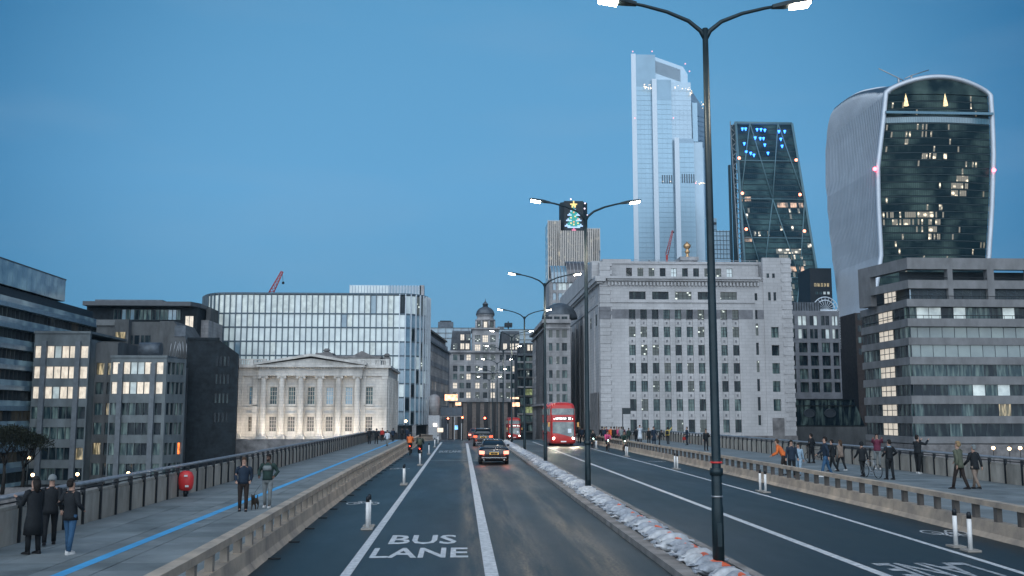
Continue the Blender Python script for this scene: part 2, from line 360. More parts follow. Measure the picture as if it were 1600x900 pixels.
def ground_text(s, x, y, wdt, hgt, m, rot=0, z=.006):
    me = txt(s, 1, m, 'lettering', 0); xs = [v.co.x for v in me.vertices]; ys = [v.co.y for v in me.vertices]
    sx = wdt / (max(xs) - min(xs)); sy = hgt / (max(ys) - min(ys)); cx = (max(xs) + min(xs)) / 2; cy = (max(ys) + min(ys)) / 2
    for v in me.vertices: v.co = ((v.co.x - cx) * sx, (v.co.y - cy) * sy, 0)
    o = link('road_lettering', me, None, (x, y, z), (0, 0, rot)); o['kind'] = 'structure'; return o
ground_text('BUS', -.94, 26.0, 1.68, 1.85, roadwhite); ground_text('LANE', -.93, 23.55, 2.2, 1.65, roadwhite)
ground_text('BUS LANE', -.93, 87, 1.9, 5.0, roadworn)
ground_text('LANE', 9.75, 20.5, 2.0, 1.8, roadworn, math.pi); ground_text('BUS', 9.75, 18.1, 1.5, 1.8, roadworn, math.pi)
def cycle_mark(x, y, rot=0):
    b = MB(); k = 2.0
    def ring(cx, cy, r, w_):
        n = 20
        for i in range(n):
            a, c = math.tau * i / n, math.tau * (i + 1) / n
            b.face([(cx + math.cos(a) * (r - w_), cy + math.sin(a) * (r - w_) * k, 0), (cx + math.cos(a) * r, cy + math.sin(a) * r * k, 0), (cx + math.cos(c) * r, cy + math.sin(c) * r * k, 0), (cx + math.cos(c) * (r - w_), cy + math.sin(c) * (r - w_) * k, 0)], roadwhite)
    def bar(x0, y0, x1, y1, w_=.05):
        d = Vector((x1 - x0, (y1 - y0))).normalized(); n = Vector((-d.y, d.x)) * w_ / 2
        b.face([(x0 - n.x, (y0 - n.y) * k, .0), (x1 - n.x, (y1 - n.y) * k, 0), (x1 + n.x, (y1 + n.y) * k, 0), (x0 + n.x, (y0 + n.y) * k, 0)][::1], roadwhite)
    ring(-.34, 0, .25, .05); ring(.34, 0, .25, .05)
    for q in ((-.34, 0, -.16, .32), (-.16, .32, .2, .32), (.34, 0, .18, .42), (-.02, 0, .2, .32), (-.34, 0, -.02, 0), (-.02, 0, -.18, .4), (.1, .42, .26, .42), (-.26, .4, -.1, .4)): bar(*q)
    o = b.build('cycle_symbol', loc=(x, y, .007)); o.rotation_euler.z = rot; o['kind'] = 'structure'
for x, y, r in ((-3.5, 36.5, 0), (-3.6, 59.5, 0), (13.0, 26.8, math.pi), (13.3, 68, math.pi)): cycle_mark(x, y, r)
# gully slots at the foot of the left barrier
for i, y in enumerate([14 + 2.9 * k for k in range(24)]):
    b = MB(); b.box(-.26, .0, -.05, .05, .0, .022, mat('gully_iron', (.015, .017, .018), .7)); o = b.build('gully_slot', loc=(ip(XB_L, y) + .27, y, .003)); o['kind'] = 'structure'
# central reservation
b = MB()
for a, c in ((-30, 120), (120.01, 166)):
    for x0, x1, h in ((4.2, 4.52, .14), (5.52, 5.72, .14)): b.hexa([(x0, a, S(a)), (x1, a, S(a)), (x1, c, S(c)), (x0, c, S(c)), (x0, a, S(a) + h), (x1, a, S(a) + h), (x1, c, S(c) + h), (x0, c, S(c) + h)], kerbst)
b.box(4.52, 5.52, -30, 120, 0, .085, mat('reservation_infill', (.10, .10, .098), .9, var=.3, vs=1, bump=.3, bs=20))
o = struct('central_reservation', b)
q = MB(); q.box(-.003, .335, .004, .996, .0, .146, kerbst); km = q.mesh('kerb_stone')
for i in range(60): link('kerb_stone', km, o, (4.197, 14 + i, 0))
# ---------------- barriers and parapets ----------------
def barrier(side, tab, label):
    T = thing('road_barrier', label, 'barrier', (ip(tab, 20), 20, 0)); L0 = wloc(T)
    s = 1 if side > 0 else -1
    def X(y, off): return ip(tab, y) + s * off
    # concrete plinth sections, each about 4.8 m
    y = 2.0 if side < 0 else 8.0; y0 = y
    while y < 165:
        e = y + 4.8; b = MB(); g = .012
        pf = [(0, 0), (.10, .13), (.13, .42), (.42, .42), (.42, 0)]
        ra = [Vector((X(y, p[0]), y + g, p[1] + S(y))) for p in pf]; rb = [Vector((X(e, p[0]), e - g, p[1] + S(e))) for p in pf]
        b.loft([ra, rb] if s > 0 else [ra[::-1], rb[::-1]], barst, True, False); b.build('plinth_section', T)
        b = MB(); lo_ = -.055 if s < 0 else 0; pf = [(.12, .79 + lo_), (.12, .93 + lo_), (.36, .93 + lo_), (.36, .79 + lo_)]
        ra = [Vector((X(y, p[0]), y + g, p[1] + S(y))) for p in pf]; rb = [Vector((X(e, p[0]), e - g, p[1] + S(e))) for p in pf]
        b.loft([ra, rb] if s > 0 else [ra[::-1], rb[::-1]], barst, True, False); b.build('top_rail', T)
        y = e
    q = MB(); q.box(-.07, .07, -.085, .085, .40, .795 if side > 0 else .74, mat('barrier_post_paint', (.10, .09, .08), .6, var=.2) if side > 0 else mat('barrier_post_stone', (.30, .26, .215), .8, var=.2)); pm = q.mesh('post')
    y = y0 + .6
    while y < 165: link('post', pm, T, Vector((X(y, .25), y, S(y))) - L0); y += 1.2
barrier(-1, XB_L, 'low concrete traffic barrier with open posts beside the blue-lined footway')
barrier(1, XB_R, 'low concrete traffic barrier with open posts beside the wide crowded footway')
def parapet(x, s, label):
    T = thing('bridge_parapet', label, 'parapet', (x, 20, .15)); L0 = wloc(T)
    q = MB(); e = .018; q.box(0, .18 * s, e, 1.33 - e, -.0, .80, granite) if s > 0 else q.box(.18 * s, 0, e, 1.33 - e, 0, .80, granite); pm = q.mesh('stone_panel')
    q = MB(); q.box(min(0, .07 * s) - .03, max(0, .07 * s) + .03, -.03, .03, 0, 1.06, darkmetal); sm = q.mesh('post')
    y = 6.0; n = 0
    while y < 166 - 1.3:
        link('stone_panel', pm, T, (x - L0.x, y - L0.y, S(y))); link('post', sm, T, (x - L0.x - s * .03, y - L0.y, S(y))); y += 1.33
    b = MB(); b.tube([(x, 6, 1.27), (x, 120, 1.27), (x, y, 1.27 + S(y))], .085, steel, 12, sy=.7); b.build('handrail', T)
    b = MB(); b.box(x + s * .03, x + s * .15, 6, 120, .955, 1.03, granite); b.build('coping', T)
    b = MB(); b.tube([(x, 6, 1.12), (x, 120, 1.12), (x, y, 1.12 + S(y))], .02, darkmetal, 6); b.build('mid_rail', T)
parapet(PL, -1, 'stone-panelled bridge parapet with steel handrail beside the blue-lined footway')
parapet(PR, 1, 'stone-panelled bridge parapet with steel handrail behind the crowd')
# hanging handrail lamps at the far left end
lampw = emi('handrail_lamp_glow', (1, .9, .75), 6)
# ---------------- buildings, left bank ----------------
GZ = -6.9
def A_(px, py, Y): return at(px, py, Y)
def zof(py, px, Y): return at(px, py, Y).z
def xof(px, Y, py=600): return at(px, py, Y).x
# A: dark glass riverside office (side face receding)
def glass_office():
    X = -64.5; fr = Fr((X, 178), (0, -1)); fr.U = Vector((0, 1, 0)); fr.N = Vector((1, 0, 0)); fr.o = Vector((X, 128, 0))
    T = thing('glass_office', 'dark blue riverside glass office with stacked floor bands at the far left', 'building', (X, 150, GZ))
    b = MB(); tops = []
    b.box(X - 40, X - .45, 128, 178, GZ, 21.2, mat('office_core', (.03, .045, .055), .6)); b.build('wall', T)
    zs = [1.2 + 2.9 * i for i in range(-3, 7)]
    band = mat('blue_slab_band', (.26, .38, .46), .35, .3, var=.15)
    for i, z in enumerate(zs):
        L = 53 if i > 7 else 56; b = MB(); b.fbox(fr, 0, L, -.5, .9, z - .38, z + .30, band); b.fbox(fr, 0, L, .82, .86, z + .3, z + 1.05, g_blue); b.build('floor_band', T)
        if i == len(zs) - 1: break
        b = MB(); n = 42 if i < 8 else 38
        if i < 2:
            for k in range(n): b.fbox(fr, k * L / n - .05, k * L / n + .05, -.3, .25, z + .3, z + 2.5, mullion)
            b.build('mullions', T)['kind'] = 'stuff'
        else:
            if 'mul' not in WC: q = MB(); q.box(-.05, .05, -.25, .3, 0, 2.2, mullion); WC['mul'] = q.mesh('mullion')
            for k in range(n): link('mullion', WC['mul'], T, fr(k * L / n, 0, z + .3) - wloc(T), (0, 0, fr.ang()))
        for k in range(0, n, 2):
            g = pick([(g_dark, 8), (g_teal, 5), (g_spot, 3), (g_yel, 1)]) if i != 3 else pick([(g_yel, 3), (g_dark, 1)])
            window(T, fr, (k + 1) * L / n, z + .31, 2 * L / n, 2.1, g, d=-.3, solo=True, name='pane')
    f2 = Fr((X - 40, 128), (1, 0))
    for z in zs: b = MB(); b.fbox(f2, 0, 40.4, -.1, .9, z - .38, z + .30, band); b.build('floor_band', T)
    for z in zs[2:-1]:
        for k in range(10): window(T, f2, 2 + k * 4, z + .31, 4, 2.1, pick([(g_dark, 3), (g_teal, 2), (g_spot, 1)]), d=.03, nx=2)
    # tall glass plant screen
    b = MB(); zt = zof(402, 0, 140)
    for k in range(22): b.fbox(fr, k * 1.6 + 1, k * 1.6 + 2.54, -.2, 0, 21.4, zt, g_blue)
    b.fbox(fr, .9, 36.3, -14, -.25, 21.4, zt - .2, mullion); b.fbox(fr, .9, 36.3, -.25, .05, zt, zt + .2, mullion); b.build('plant_screen', T)
glass_office()
# B: grey concrete building with two blocks
def concrete_block():
    Y = 150; T = thing('concrete_office', 'grey concrete riverside block with rows of creamy lit windows', 'building', (xof(170, Y), Y, GZ))
    fr = Fr((0, Y), (1, 0)); b = MB()
    xa, xb = xof(50, Y), xof(137, Y); xc, xd = xof(172, Y), xof(259, Y); ztl = zof(521, 90, Y); ztr = zof(559, 230, Y)
    ys = [550, 582, 613.5, 645, 677, 709, 741, 773]; rows = [(zof(y + 9.5, 150, Y), zof(y - 9.5, 150, Y)) for y in ys]
    up = rows[:7]
    def colx(l): return [(xof(p, Y), xof(q, Y)) for p, q in l]
    cl = colx([(51, 64), (70, 81.5), (81.9, 93), (93.4, 105), (105.4, 117), (123, 135)])
    b.box(xa, xb, Y + .5, Y + 16, GZ, ztl - .8, concrete); b.box(xb, xc, Y + 3.1, Y + 16, GZ, ztl - 1.0, conc2); b.box(xc, xd, Y + .55, Y + 14, GZ, ztr - .9, concrete)
    def mixl(c, r):
        z = r[0]; k = rows.index(r)
        if k < 3: return g_warm if rnd.random() < .93 else g_cool
        return pick([(g_dark, 4), (g_teal, 4), (g_yel, .7)])
    grid(T, b, fr, xa, xb, GZ, ztl, cl, up, concrete, mixl)
    cr_ = colx([(174, 185.5), (191.5, 202), (202.4, 213), (213.4, 224), (224.4, 235), (243, 254)])
    def mixr(c, r):
        k = rows.index(r)
        if k == 6: return g_teal
        if k < 3 and k > 0 or k == 0: return pick([(g_warm, 5), (g_cool, 3)]) if k < 2 + (c[0] < cr_[2][0]) else pick([(g_teal, 3), (g_cool, 1)])
        return pick([(g_dark, 4), (g_teal, 5), (g_cool, .6)])
    # right block: its first row sits under the lower roof
    ysr = [575, 606, 639, 670, 702, 734]; rows2 = [(zof(y + 9.5, 200, Y), zof(y - 9.5, 200, Y)) for y in ysr]
    def mixr2(c, r):
        k = rows2.index(r)
        if k < 2: return g_warm if (c[0] < cr_[1][0] or rnd.random() < .6) else g_cool
        return pick([(g_dark, 4), (g_teal, 5), (g_cool, .6)])
    grid(T, b, fr, xc, xd, GZ, ztr, cr_, rows2, concrete, mixr2)
    # recessed link
    f2 = Fr((0, Y + 2.6), (1, 0)); lk = colx([(139, 152), (157, 169)]); rl = rows2[:5] + [(rows2[4][0] - 3, rows2[4][1] - 3)]
    grid(T, b, f2, xb + .01, xc - .01, GZ, ztl - 1.2, [(c[0], c[1]) for c in lk], rl, conc2, [(g_dark, 4), (g_yel, 1.2), (g_teal, 2)])
    # proud columns on the front
    for p in (67, 120, 188.5, 239): x = xof(p, Y); b.box(x - .35, x + .35, Y - .5, Y + .02, GZ, zof(533 if p < 150 else 568, p, Y), mat('pale_column', (.17, .19, .205), .7, var=.15))
    # angled side bay to the right
    x2, y2 = xof(290, Y + 4), Y + 4
    f3 = Fr((xd, Y), (x2 - xd, y2 - Y)); Ls = math.hypot(x2 - xd, y2 - Y)
    b.prism([(xd - .3, Y + .9), (x2 - .5, y2 + .4), (x2 - .5, y2 + 3), (xd - .3, y2 + 3)], GZ, ztr - 1.2, conc2)
    def mix3(c, r): return g_red if (rows2.index(r) == 4 and c[0] > Ls * .5) else pick([(g_dark, 4), (g_teal, 2)])
    grid(T, b, f3, .02, Ls, GZ, ztr, [(Ls * (.06 + .22 * k), Ls * (.06 + .22 * k + .19)) for k in range(4)], rows2, concrete, mix3)
    b.build('wall', T)
    b = MB(); b.box(xa - .1, xb + .1, Y - .15, Y + 16, ztl, ztl + .35, concrete); b.box(xc - .1, xd + .1, Y - .12, Y + 14, ztr, ztr + .35, concrete); b.build('roof', T)
    # rooftop tank
    x = xof(231, Y + 6); z = ztr + .35; b = MB(); b.tube([(x - 1.4, Y + 6, z + 1.2), (x + 1.8, Y + 6, z + 1.2)], 1.15, lead, 14); b.box(x - 1.3, x + 1.7, Y + 5.3, Y + 6.7, z - .02, z + .5, lead); b.build('roof_tank', T)
    b = MB()
    for k in range(7): b.tube([(x + 3 + k * .45, Y + 6, z), (x + 3.3 + k * .4 + .3 * math.sin(k), Y + 6, z + 2.2 + .3 * (k % 2))], .05, steel, 5)
    b.build('aerials', T)
concrete_block()
def far_left_group():
    # dark recessed brick mass to the right of the concrete block
    Y = 158; T = thing('brick_warehouse', 'almost black brick building between the concrete block and the stone hall', 'building', (xof(330, Y), Y, GZ))
    b = MB(); xl, xm, xr = xof(290, Y), xof(352, Y), xof(371, Y); zt = zof(531, 320, Y)
    poly = [(xl, zt), (xm - 1.2, zt), (xr, zof(553, 366, Y)), (xr, GZ), (xl, GZ)]
    i = [(p[0], Y, p[1]) for p in poly]; j = [(p[0] - 1.2, Y + 6, p[1]) for p in poly]; b.loft([i, j], brickdark, True, False)
    b.build('wall', T); fr = Fr((0, Y), (1, 0)); b = MB()
    for px in (338, 344, 350, 356):
        for py in (572, 600, 630, 660): window(T, fr, xof(px, Y), zof(py, px, Y), .32, 1.5, g_dark, darkmetal, d=.03)
    # roof parapet
    b = MB(); b.box(xl, xm - 1.2, Y - .12, Y + .3, zt, zt + .35, brickdark); b.build('parapet', T)
    # brown stepped building behind
    Y = 168; T = thing('stepped_building', 'brown stepped block with sloping roof behind the lit concrete office', 'building', (xof(240, Y), Y, GZ))
    b = MB(); X = lambda p: xof(p, Y, 530); Z = lambda q, p=240: zof(q, p, Y)
    b.box(X(150), X(255), Y, Y + 15, GZ, Z(503), conc2); 
    i = [(X(250), Y - .5, Z(502)), (X(272), Y - .5, Z(502)), (X(292), Y - .5, Z(530)), (X(300), Y - .5, GZ), (X(250), Y - .5, GZ)]; b.loft([i, [(p[0], Y + 12, p[2]) for p in i]], conc2, True, False)
    b.box(X(183), X(205), Y - 1.5, Y, GZ, Z(500.5), conc2); b.box(X(150), X(180), Y - .3, Y, Z(509), Z(500), mat('pale_roof_edge', (.2, .21, .21), .7)); b.build('wall', T)
    fr = Fr((0, Y - .02), (1, 0))
    for p, q, w_ in ((204, 538, .8), (214, 538, .8), (231, 538, .9), (223, 538, .5)): window(T, fr, X(p), Z(q), w_, 1.5, g_dark, d=.04)
    window(T, Fr((0, Y - 1.52), (1, 0)), X(184.5) + .9, Z(532), 1.7, 1.3, g_yel, d=.03)
    b = MB(); b.fbox(Fr((0, Y - .52), (1, 0)), X(274), X(291), 0, .1, Z(526), Z(509), lead); b.build('roof_glazing', T)
    # modern flat-roof block behind
    Y = 185; T = thing('flat_roof_office', 'dark office with thin overhanging flat roof behind the brown stepped block', 'building', (xof(230, Y), Y, GZ))
    b = MB(); X = lambda p: xof(p, Y, 490); Z = lambda q, p=230: zof(q, p, Y); b.box(X(132), X(306), Y + 1, Y + 18, GZ, Z(478), brickdark)
    b.build('wall', T); b = MB(); 
    rf = [(X(132), Y - 1.2), (X(300), Y - 1.2), (X(309), Y + 2), (X(309), Y + 20), (X(132), Y + 20)]; b.prism(rf, Z(478.5), Z(472), mat('roof_edge', (.09, .10, .11), .6)); b.build('roof', T)
    b = MB(); b.box(X(138), X(245), Y + 3, Y + 10, Z(472), Z(465.5), lead); b.build('roof_plant', T)
    fr = Fr((0, Y + .95), (1, 0))
    for k in range(16): window(T, fr, X(178 + k * 6.6), Z(499), .72, 1.9, pick([(g_dark, 3), (g_blue, 2), (g_teal, 2)]), d=.03)
    for p in (291, 297.5): window(T, fr, X(p), Z(513), .75, 2.4, g_warm, d=.05)
    b = MB(); b.box(X(300), X(318), Y + 4, Y + 16, GZ, Z(497, 310), citystone); b.box(X(309), X(316), Y + 6, Y + 12, Z(497, 310), Z(476, 312), conc2); b.build('stair_tower', T)
far_left_group()
# C: Curved glass office behind the hall
def curved_glass():
    Y = 200; plan = [(xof(322, 222), 224), (xof(318, 215), 215)]
    for a in range(1, 7):
        t = a / 7 * math.pi / 2; plan.append((xof(318, 212) + 7.5 * (1 - math.cos(t)), 212 - 12 * math.sin(t)))
    plan += [(xof(362, Y), Y), (xof(622, Y), Y)]
    x1 = xof(622, Y)
    for a in range(1, 6):
        t = a / 6 * math.pi / 2; plan.append((x1 + 5.6 * math.sin(t), Y + 7 * (1 - math.cos(t))))
    plan += [(x1 + 5.8, 207.5), (xof(668.5, 236), 236)]
    # resample into bays
    P = [Vector((p[0], p[1], 0)) for p in plan]; pts = [P[0]]; bay = 1.16; acc = 0
    for a, c in zip(P, P[1:]):
        L = (c - a).length; d = (c - a) / L; s = bay - acc
        while s <= L: pts.append(a + d * s); s += bay
        acc = L - (s - bay)
    T = thing('curved_glass_office', 'pale curved glass office with close vertical fins behind the floodlit stone hall', 'building', (-30, Y, 0))
    zt = zof(460, 480, Y); b = MB(); inner = [(p.x + (0 if i > 2 else .6), p.y + .6) for i, p in enumerate(pts)]
    b.prism([(p.x * .985 - .3, p.y + .8) for p in pts] + [(pts[-1].x - 2, 245), (pts[0].x + 4, 245)], -7, zt - .5, mat('office_core', (0, 0, 0))); b.build('core', T)
    zs = [zof(q, 480, Y) for q in (460, 490, 511.5, 533.5, 555.5, 577, 599, 621, 643, 664)]
    finm = mat('grey_fin', (.10, .14, .17), .4, .1, var=.08); n = 0
    stuffb = MB(); slab = mat('slab_edge', (.09, .13, .16), .5, .3)
    gpale = g_pale
    for r in range(len(zs) - 1):
        z1, z0 = zs[r], zs[r + 1]
        sb = MB()
        for i in range(len(pts) - 1):
            a, c = pts[i], pts[i + 1]; fr = Fr(a, c - a); L = (c - a).length
            sb.fbox(fr, 0, L, -.3, .06, z0 - .16, z0 + .14, slab)
            px = 318 + (a.x - pts[0].x) / (pts[-1].x - pts[0].x) * 350
            if a.x < x1 and i > 12 or i < 4: g = pick([(g_pale, 9), (g_cool, 1), (g_blue, .4)])
            elif i <= 12: g = pick([(g_pale, 6), (g_blue, 2), (g_spot, 1), (g_dark, 1)])
            else: g = pick([(g_blue, 5), (g_dark, 2), (g_pale, 1), (g_spot, .3)])
            if r == 0 and 18 < i < 44: g = g_cool if i % 5 else g_pale
            if r == 3 and i < 24 and i > 4: g = pick([(g_spot, 1), (g_teal, 2)])
            h = z1 - z0 - .3
            if r < 4 and n < 290 and a.x < x1 + 6: window(T, fr, L / 2, z0 + .14, L, h, g, d=-.06, solo=True, name='pane'); n += 1
            else: stuffb.fbox(fr, 0, L, -.06, -.03, z0 + .14, z0 + .14 + h, g)
        sb.build('floor_edge', T)
    o = stuffb.build('lower_panes', T); o['kind'] = 'stuff'
    q = {}
    for i, p in enumerate(pts):
        c = pts[min(i + 1, len(pts) - 1)]; a = pts[max(i - 1, 0)]; fr = Fr(p, c - a)
        key = 0 if p.x < x1 - 1 else 1
        if key not in q:
            m_ = MB(); m_.box(-.09, .09, -.34, .0, zs[-1], zs[0] + .2, steelfin if key else finm); q[key] = m_.mesh('fin')
        link('fin', q[key], T, Vector((p.x, p.y, 0)) - wloc(T), (0, 0, fr.ang()))
    b = MB(); b.prism([(p.x, p.y - .1) for p in pts] + [(pts[-1].x - 2, 245), (pts[0].x + 4, 245)], zs[0] + .0, zs[0] + .35, slab); b.build('roof', T)
    b = MB(); xa, xb = xof(543, 206), xof(654, 206); zp = zof(445, 600, 206); b.box(xa, xb, 206.3, 216, zs[0] + .3, zp - .3, g_blue)
    k = xa
    while k < xb: b.box(k, k + .10, 206.1, 206.35, zs[0] + .3, zp, steelfin); b.box(k + .1, k + .5, 206.2, 206.3, zs[0] + .3, zp - .1, g_pale if k < xa + 7.5 else g_blue); k += .62
    b.build('plant_screen', T); b = MB(); b.box(xb, xb + .9, 206.2, 209, zs[0] + .3, zp, citystone); b.build('chimney', T)
    # colonnade at the street corner
    b = MB()
    for i in range(len(pts) - 1, 0, -6):
        if pts[i].x > -14: b.box(pts[i].x - .4, pts[i].x + .4, pts[i].y - .2, pts[i].y + .6, -7, zs[-1], citystone)
    b.build('colonnade', T)
curved_glass()
# D: the stone hall with pediment
def hall():
    Y = 166; T = thing('stone_hall', 'floodlit white stone hall with pediment and attached columns beside the bridge', 'building', (xof(490, Y), Y, -4))
    fr = Fr((0, Y), (1, 0)); X = lambda p: xof(p, Y, 620); Z = lambda q: zof(q, 490, Y); b = MB(); S = hallstone
    xl, xr = X(371), X(605); xcl, xcr = X(407.5), X(565); zb = Z(683); ze = Z(574)
    wins = [394.5, 427, 456, 486, 515, 545, 577]; W = [X(p) for p in wins]
    cols = cw(W, 1.12); rows = [(Z(674), Z(651)), (Z(631.5), Z(605))]
    # wings and centre, openings cut
    def glz(c, r): return winmat('hall_window', (.02, .04, .05), (1, .7, .45), .16, .3, .8, 1.2, .2) if r[0] < 2 else pick([(g_teal, 3), (g_blue, 2)])
    sash = mat('sash_paint', (.62, .55, .48), .5, var=.05)
    wl = [c for c in cols if c[0] < xcl]; wc = [c for c in cols if xcl < c[0] < xcr]; wr = [c for c in cols if c[0] > xcr]
    for (a, c, cc, dd) in ((xl, xcl, wl, 0), (xcl, xcr, wc, .0), (xcr, xr, wr, 0)):
        f = Fr((0, Y - dd), (1, 0)); wall_grid(b, f, a + .003, c, zb, ze, cc, rows, S)
        for cc_ in cc:
            for k, r in enumerate(rows): window(T, f, (cc_[0] + cc_[1]) / 2, r[0], 1.12, r[1] - r[0], glz(cc_, r), sash, 3, 4, -.35, .055)
            # surrounds and hoods
    b.box(xl, xr - .01, Y + .62, Y + 24, -6.9, ze, S)
    b.build('wall', T)
    for p in W:
        b = MB()
        for r in rows:
            b.box(p - .74, p - .57, Y - .10, Y, r[0] - .1, r[1] + .12, S); b.box(p + .57, p + .74, Y - .10, Y, r[0] - .1, r[1] + .12, S)
        b.box(p - .9, p + .9, Y - .28, Y - .003, rows[0][1] + .4, rows[0][1] + .56, S); b.box(p - .85, p + .85, Y - .2, Y - .002, rows[1][0] - .28, rows[1][0] - .1, S)
        b.box(p - .8, p + .8, Y - .12, Y - .001, rows[1][1] + .12, rows[1][1] + .3, S); b.build('window_surround', T)
    # basement plinth and lower wall with flood lamps
    b = MB(); b.box(xl - .3, xr + .25, Y - .55, Y + .62, zb - .9, zb, S); b.box(xl - .2, xr + .2, Y - .4, Y + .6, -6.9, zb - .9, grimy); b.build('plinth', T)
    b = MB(); z = (Z(640) + Z(634)) / 2; b.box(xl - .05, xr + .05, Y - .14, Y - .004, z - .18, z + .12, S); b.build('string_course', T)
    # columns
    cpx = [412.5, 441, 471, 500.5, 529.5, 559]; prof = [(0, .74), (.25, .74), (.3, .62), (.5, .56), (3, .56), (7.4, .49), (7.7, .5)]
    zc0, zc1 = zb, Z(589)
    for p in cpx:
        x = X(p); H = zc1 - zc0; b = MB(); rings = []
        for h, r in prof:
            hh = h / 7.7 * H; rings.append([(x + r * math.cos(t), Y - .62 + r * math.sin(t), zc0 + hh) for t in [math.tau * k / 16 for k in range(16)]])
        b.loft(rings, S); o = b.build('column', T)
        b = MB(); b.box(x - .7, x + .7, Y - 1.3, Y, zc1, zc1 + .16, S)
        for s in (-1, 1): b.tube([(x + s * .56, Y - 1.25, zc1 - .12), (x + s * .56, Y - .1, zc1 - .12)], .22, S, 10)
        b.build('capital', o); b = MB(); b.box(x - .85, x + .85, Y - 1.5, Y - .01, zb - .85, zb + .12, S); b.build('base', o)
    for p in (374, 398.8, 567.5, 601): x = X(p); b = MB(); b.box(x - .4, x + .4, Y - .2, Y - .005, zb, zc1 + .1, S); b.box(x - .5, x + .5, Y - .27, Y - .004, zc1 - .35, zc1 + .16, S); b.build('pilaster', T)
    # entablature
    b = MB(); z0 = zc1 + .16; b.box(xl - .15, xcl - .2, Y - .35, Y + 24, z0, ze - .1, S); b.box(xcr + .2, xr + .15, Y - .35, Y + 24, z0, ze - .1, S); b.box(xcl - .2, xcr + .2, Y - 1.35, Y + 24.1, z0, ze - .05, S)
    b.box(xcl - .25, xcr + .25, Y - 1.42, Y - .35, z0 + .65, z0 + .75, S); b.build('entablature', T)
    b = MB(); b.box(xl - .6, xcl - .6, Y - .95, Y + 24.5, ze - .1, ze + .28, S); b.box(xcr + .6, xr + .6, Y - .95, Y + 24.5, ze - .1, ze + .28, S); b.box(xcl - .6, xcr + .6, Y - 2.0, Y + 24.4, ze - .05, ze + .3, S)
    k = xcl - .4
    while k < xcr + .4: b.box(k, k + .18, Y - 1.8, Y - 1.4, ze - .25, ze - .05, S); k += .45
    b.build('cornice', T)
    zp = Z(557.5); xm = X(486.5); b = MB()
    b.face([(xcl - .3, Y - 1.3, ze + .3), (xcr + .3, Y - 1.3, ze + .3), (xm, Y - 1.3, zp - .3)], S); b.build('tympanum', T)
    for s, xx in ((-1, xcl - .9), (1, xcr + .9)):
        b = MB(); q = [(xx, ze + .28), (xm, zp), (xm, zp + .42), (xx - s * 0, ze + .62)]
        b.loft([[(p[0], Y - 2.05, p[1]) for p in (q if s < 0 else q[::-1])], [(p[0], Y + 8, p[1]) for p in (q if s < 0 else q[::-1])]], S, True, False); b.build('raking_cornice', T)
    # attic, balustrade, chimneys
    b = MB(); b.box(X(507), X(590), Y + 4, Y + 18, ze, Z(557), S); b.box(X(505), X(592), Y + 3.7, Y + 18.3, Z(557), Z(553.5), grimy)
    i = [(X(545), Z(553.5)), (X(578), Z(553.5)), (X(560), Z(545.5))]; b.loft([[(p[0], Y + 4.2, p[1]) for p in i], [(p[0], Y + 12, p[1]) for p in i]], grimy, True, False); b.build('attic', T)
    b = MB()
    for a, c in ((xl, xcl + .5), (xcr - .5, xr)):
        k = a
        while k < c: b.tube([(k + .15, Y - .1, ze + .45), (k + .15, Y - .1, ze + .8), (k + .15, Y - .1, ze + 1.15)], [.05, .1, .05], S, 6, False); k += .34
        b.box(a, c, Y - .3, Y + .1, ze + .28, ze + .46, S); b.box(a, c, Y - .3, Y + .1, ze + 1.15, ze + 1.35, S)
        for e in (a, (a + c) / 2, c): b.box(e - .3, e + .3, Y - .34, Y + .14, ze + .28, ze + 1.4, S)
    b.build('balustrade', T)
    for px, t in ((511, 541), (605, 549)): x = xof(px, Y + 6, 550); b = MB(); b.box(x - .6, x + .6, Y + 5, Y + 6.2, ze, Z(t + 6), grimy); b.tube([(x, Y + 5.6, Z(t + 6)), (x, Y + 5.6, Z(t + 3)), (x, Y + 5.6, Z(t))], [.35, .62, .3], grimy, 8); b.build('chimney', T)
    x = X(498); b = MB(); b.box(x - 1.3, x + 1.6, Y + 4, Y + 8, ze, Z(549), grimy); b.build('chimney', T)
    # east flank facing the bridge approach
    fe = Fr((xr, Y), (0, 1)); fe.N = Vector((1, 0, 0)); b = MB()
    c2 = cw([3.4, 7.4, 11.4, 15.4, 19.4], 1.1)
    wall_grid(b, fe, .62, 24, zb, ze, c2, rows, S, -.5, .0); b.build('flank_wall', T)
    for c in c2:
        for r in rows: window(T, fe, (c[0] + c[1]) / 2, r[0], 1.1, r[1] - r[0], g_dark, sash, 3, 4, -.3, .05)
    for u in (1.2, 5.4, 9.4, 13.4, 17.4, 21.4, 23.4): b = MB(); b.fbox(fe, u - .45, u + .45, 0, .3, zb, z0, S); b.build('pilaster', T)
    # flood lamps on the river terrace
    for i, p in enumerate((388, 427, 456, 486, 515, 545, 582)):
        x = X(p)
        b = MB(); b.box(-.2, .2, -.15, .1, -.12, .1, darkmetal); b.box(-.16, .16, -.1, .12, .1, .13, emi('flood_glow', (1, .78, .55), 4))
        where = ['under the leftmost wing window', 'below the first bay between columns', 'below the second bay between columns', 'below the middle bay', 'below the fourth bay between columns', 'below the fifth bay between columns', 'under the wing window nearest the bridge'][i]
        o = b.build('floodlight', loc=(x, Y - 3.2, zb - .78), label='small floodlight on the hall terrace ' + where, cat='floodlight', group='floodlights at the foot of the stone hall')
        ld = bpy.data.lights.new('flood', 'SPOT'); ld.energy = 760; ld.color = (1, .84, .66); ld.spot_size = R(110); ld.spot_blend = 1; ld.shadow_soft_size = .3
        lo = bpy.data.objects.new('lamp', ld); COL.objects.link(lo); lo.parent = o; lo.location = (0, 0, .25); lo.rotation_euler = (R(140), 0, 0)
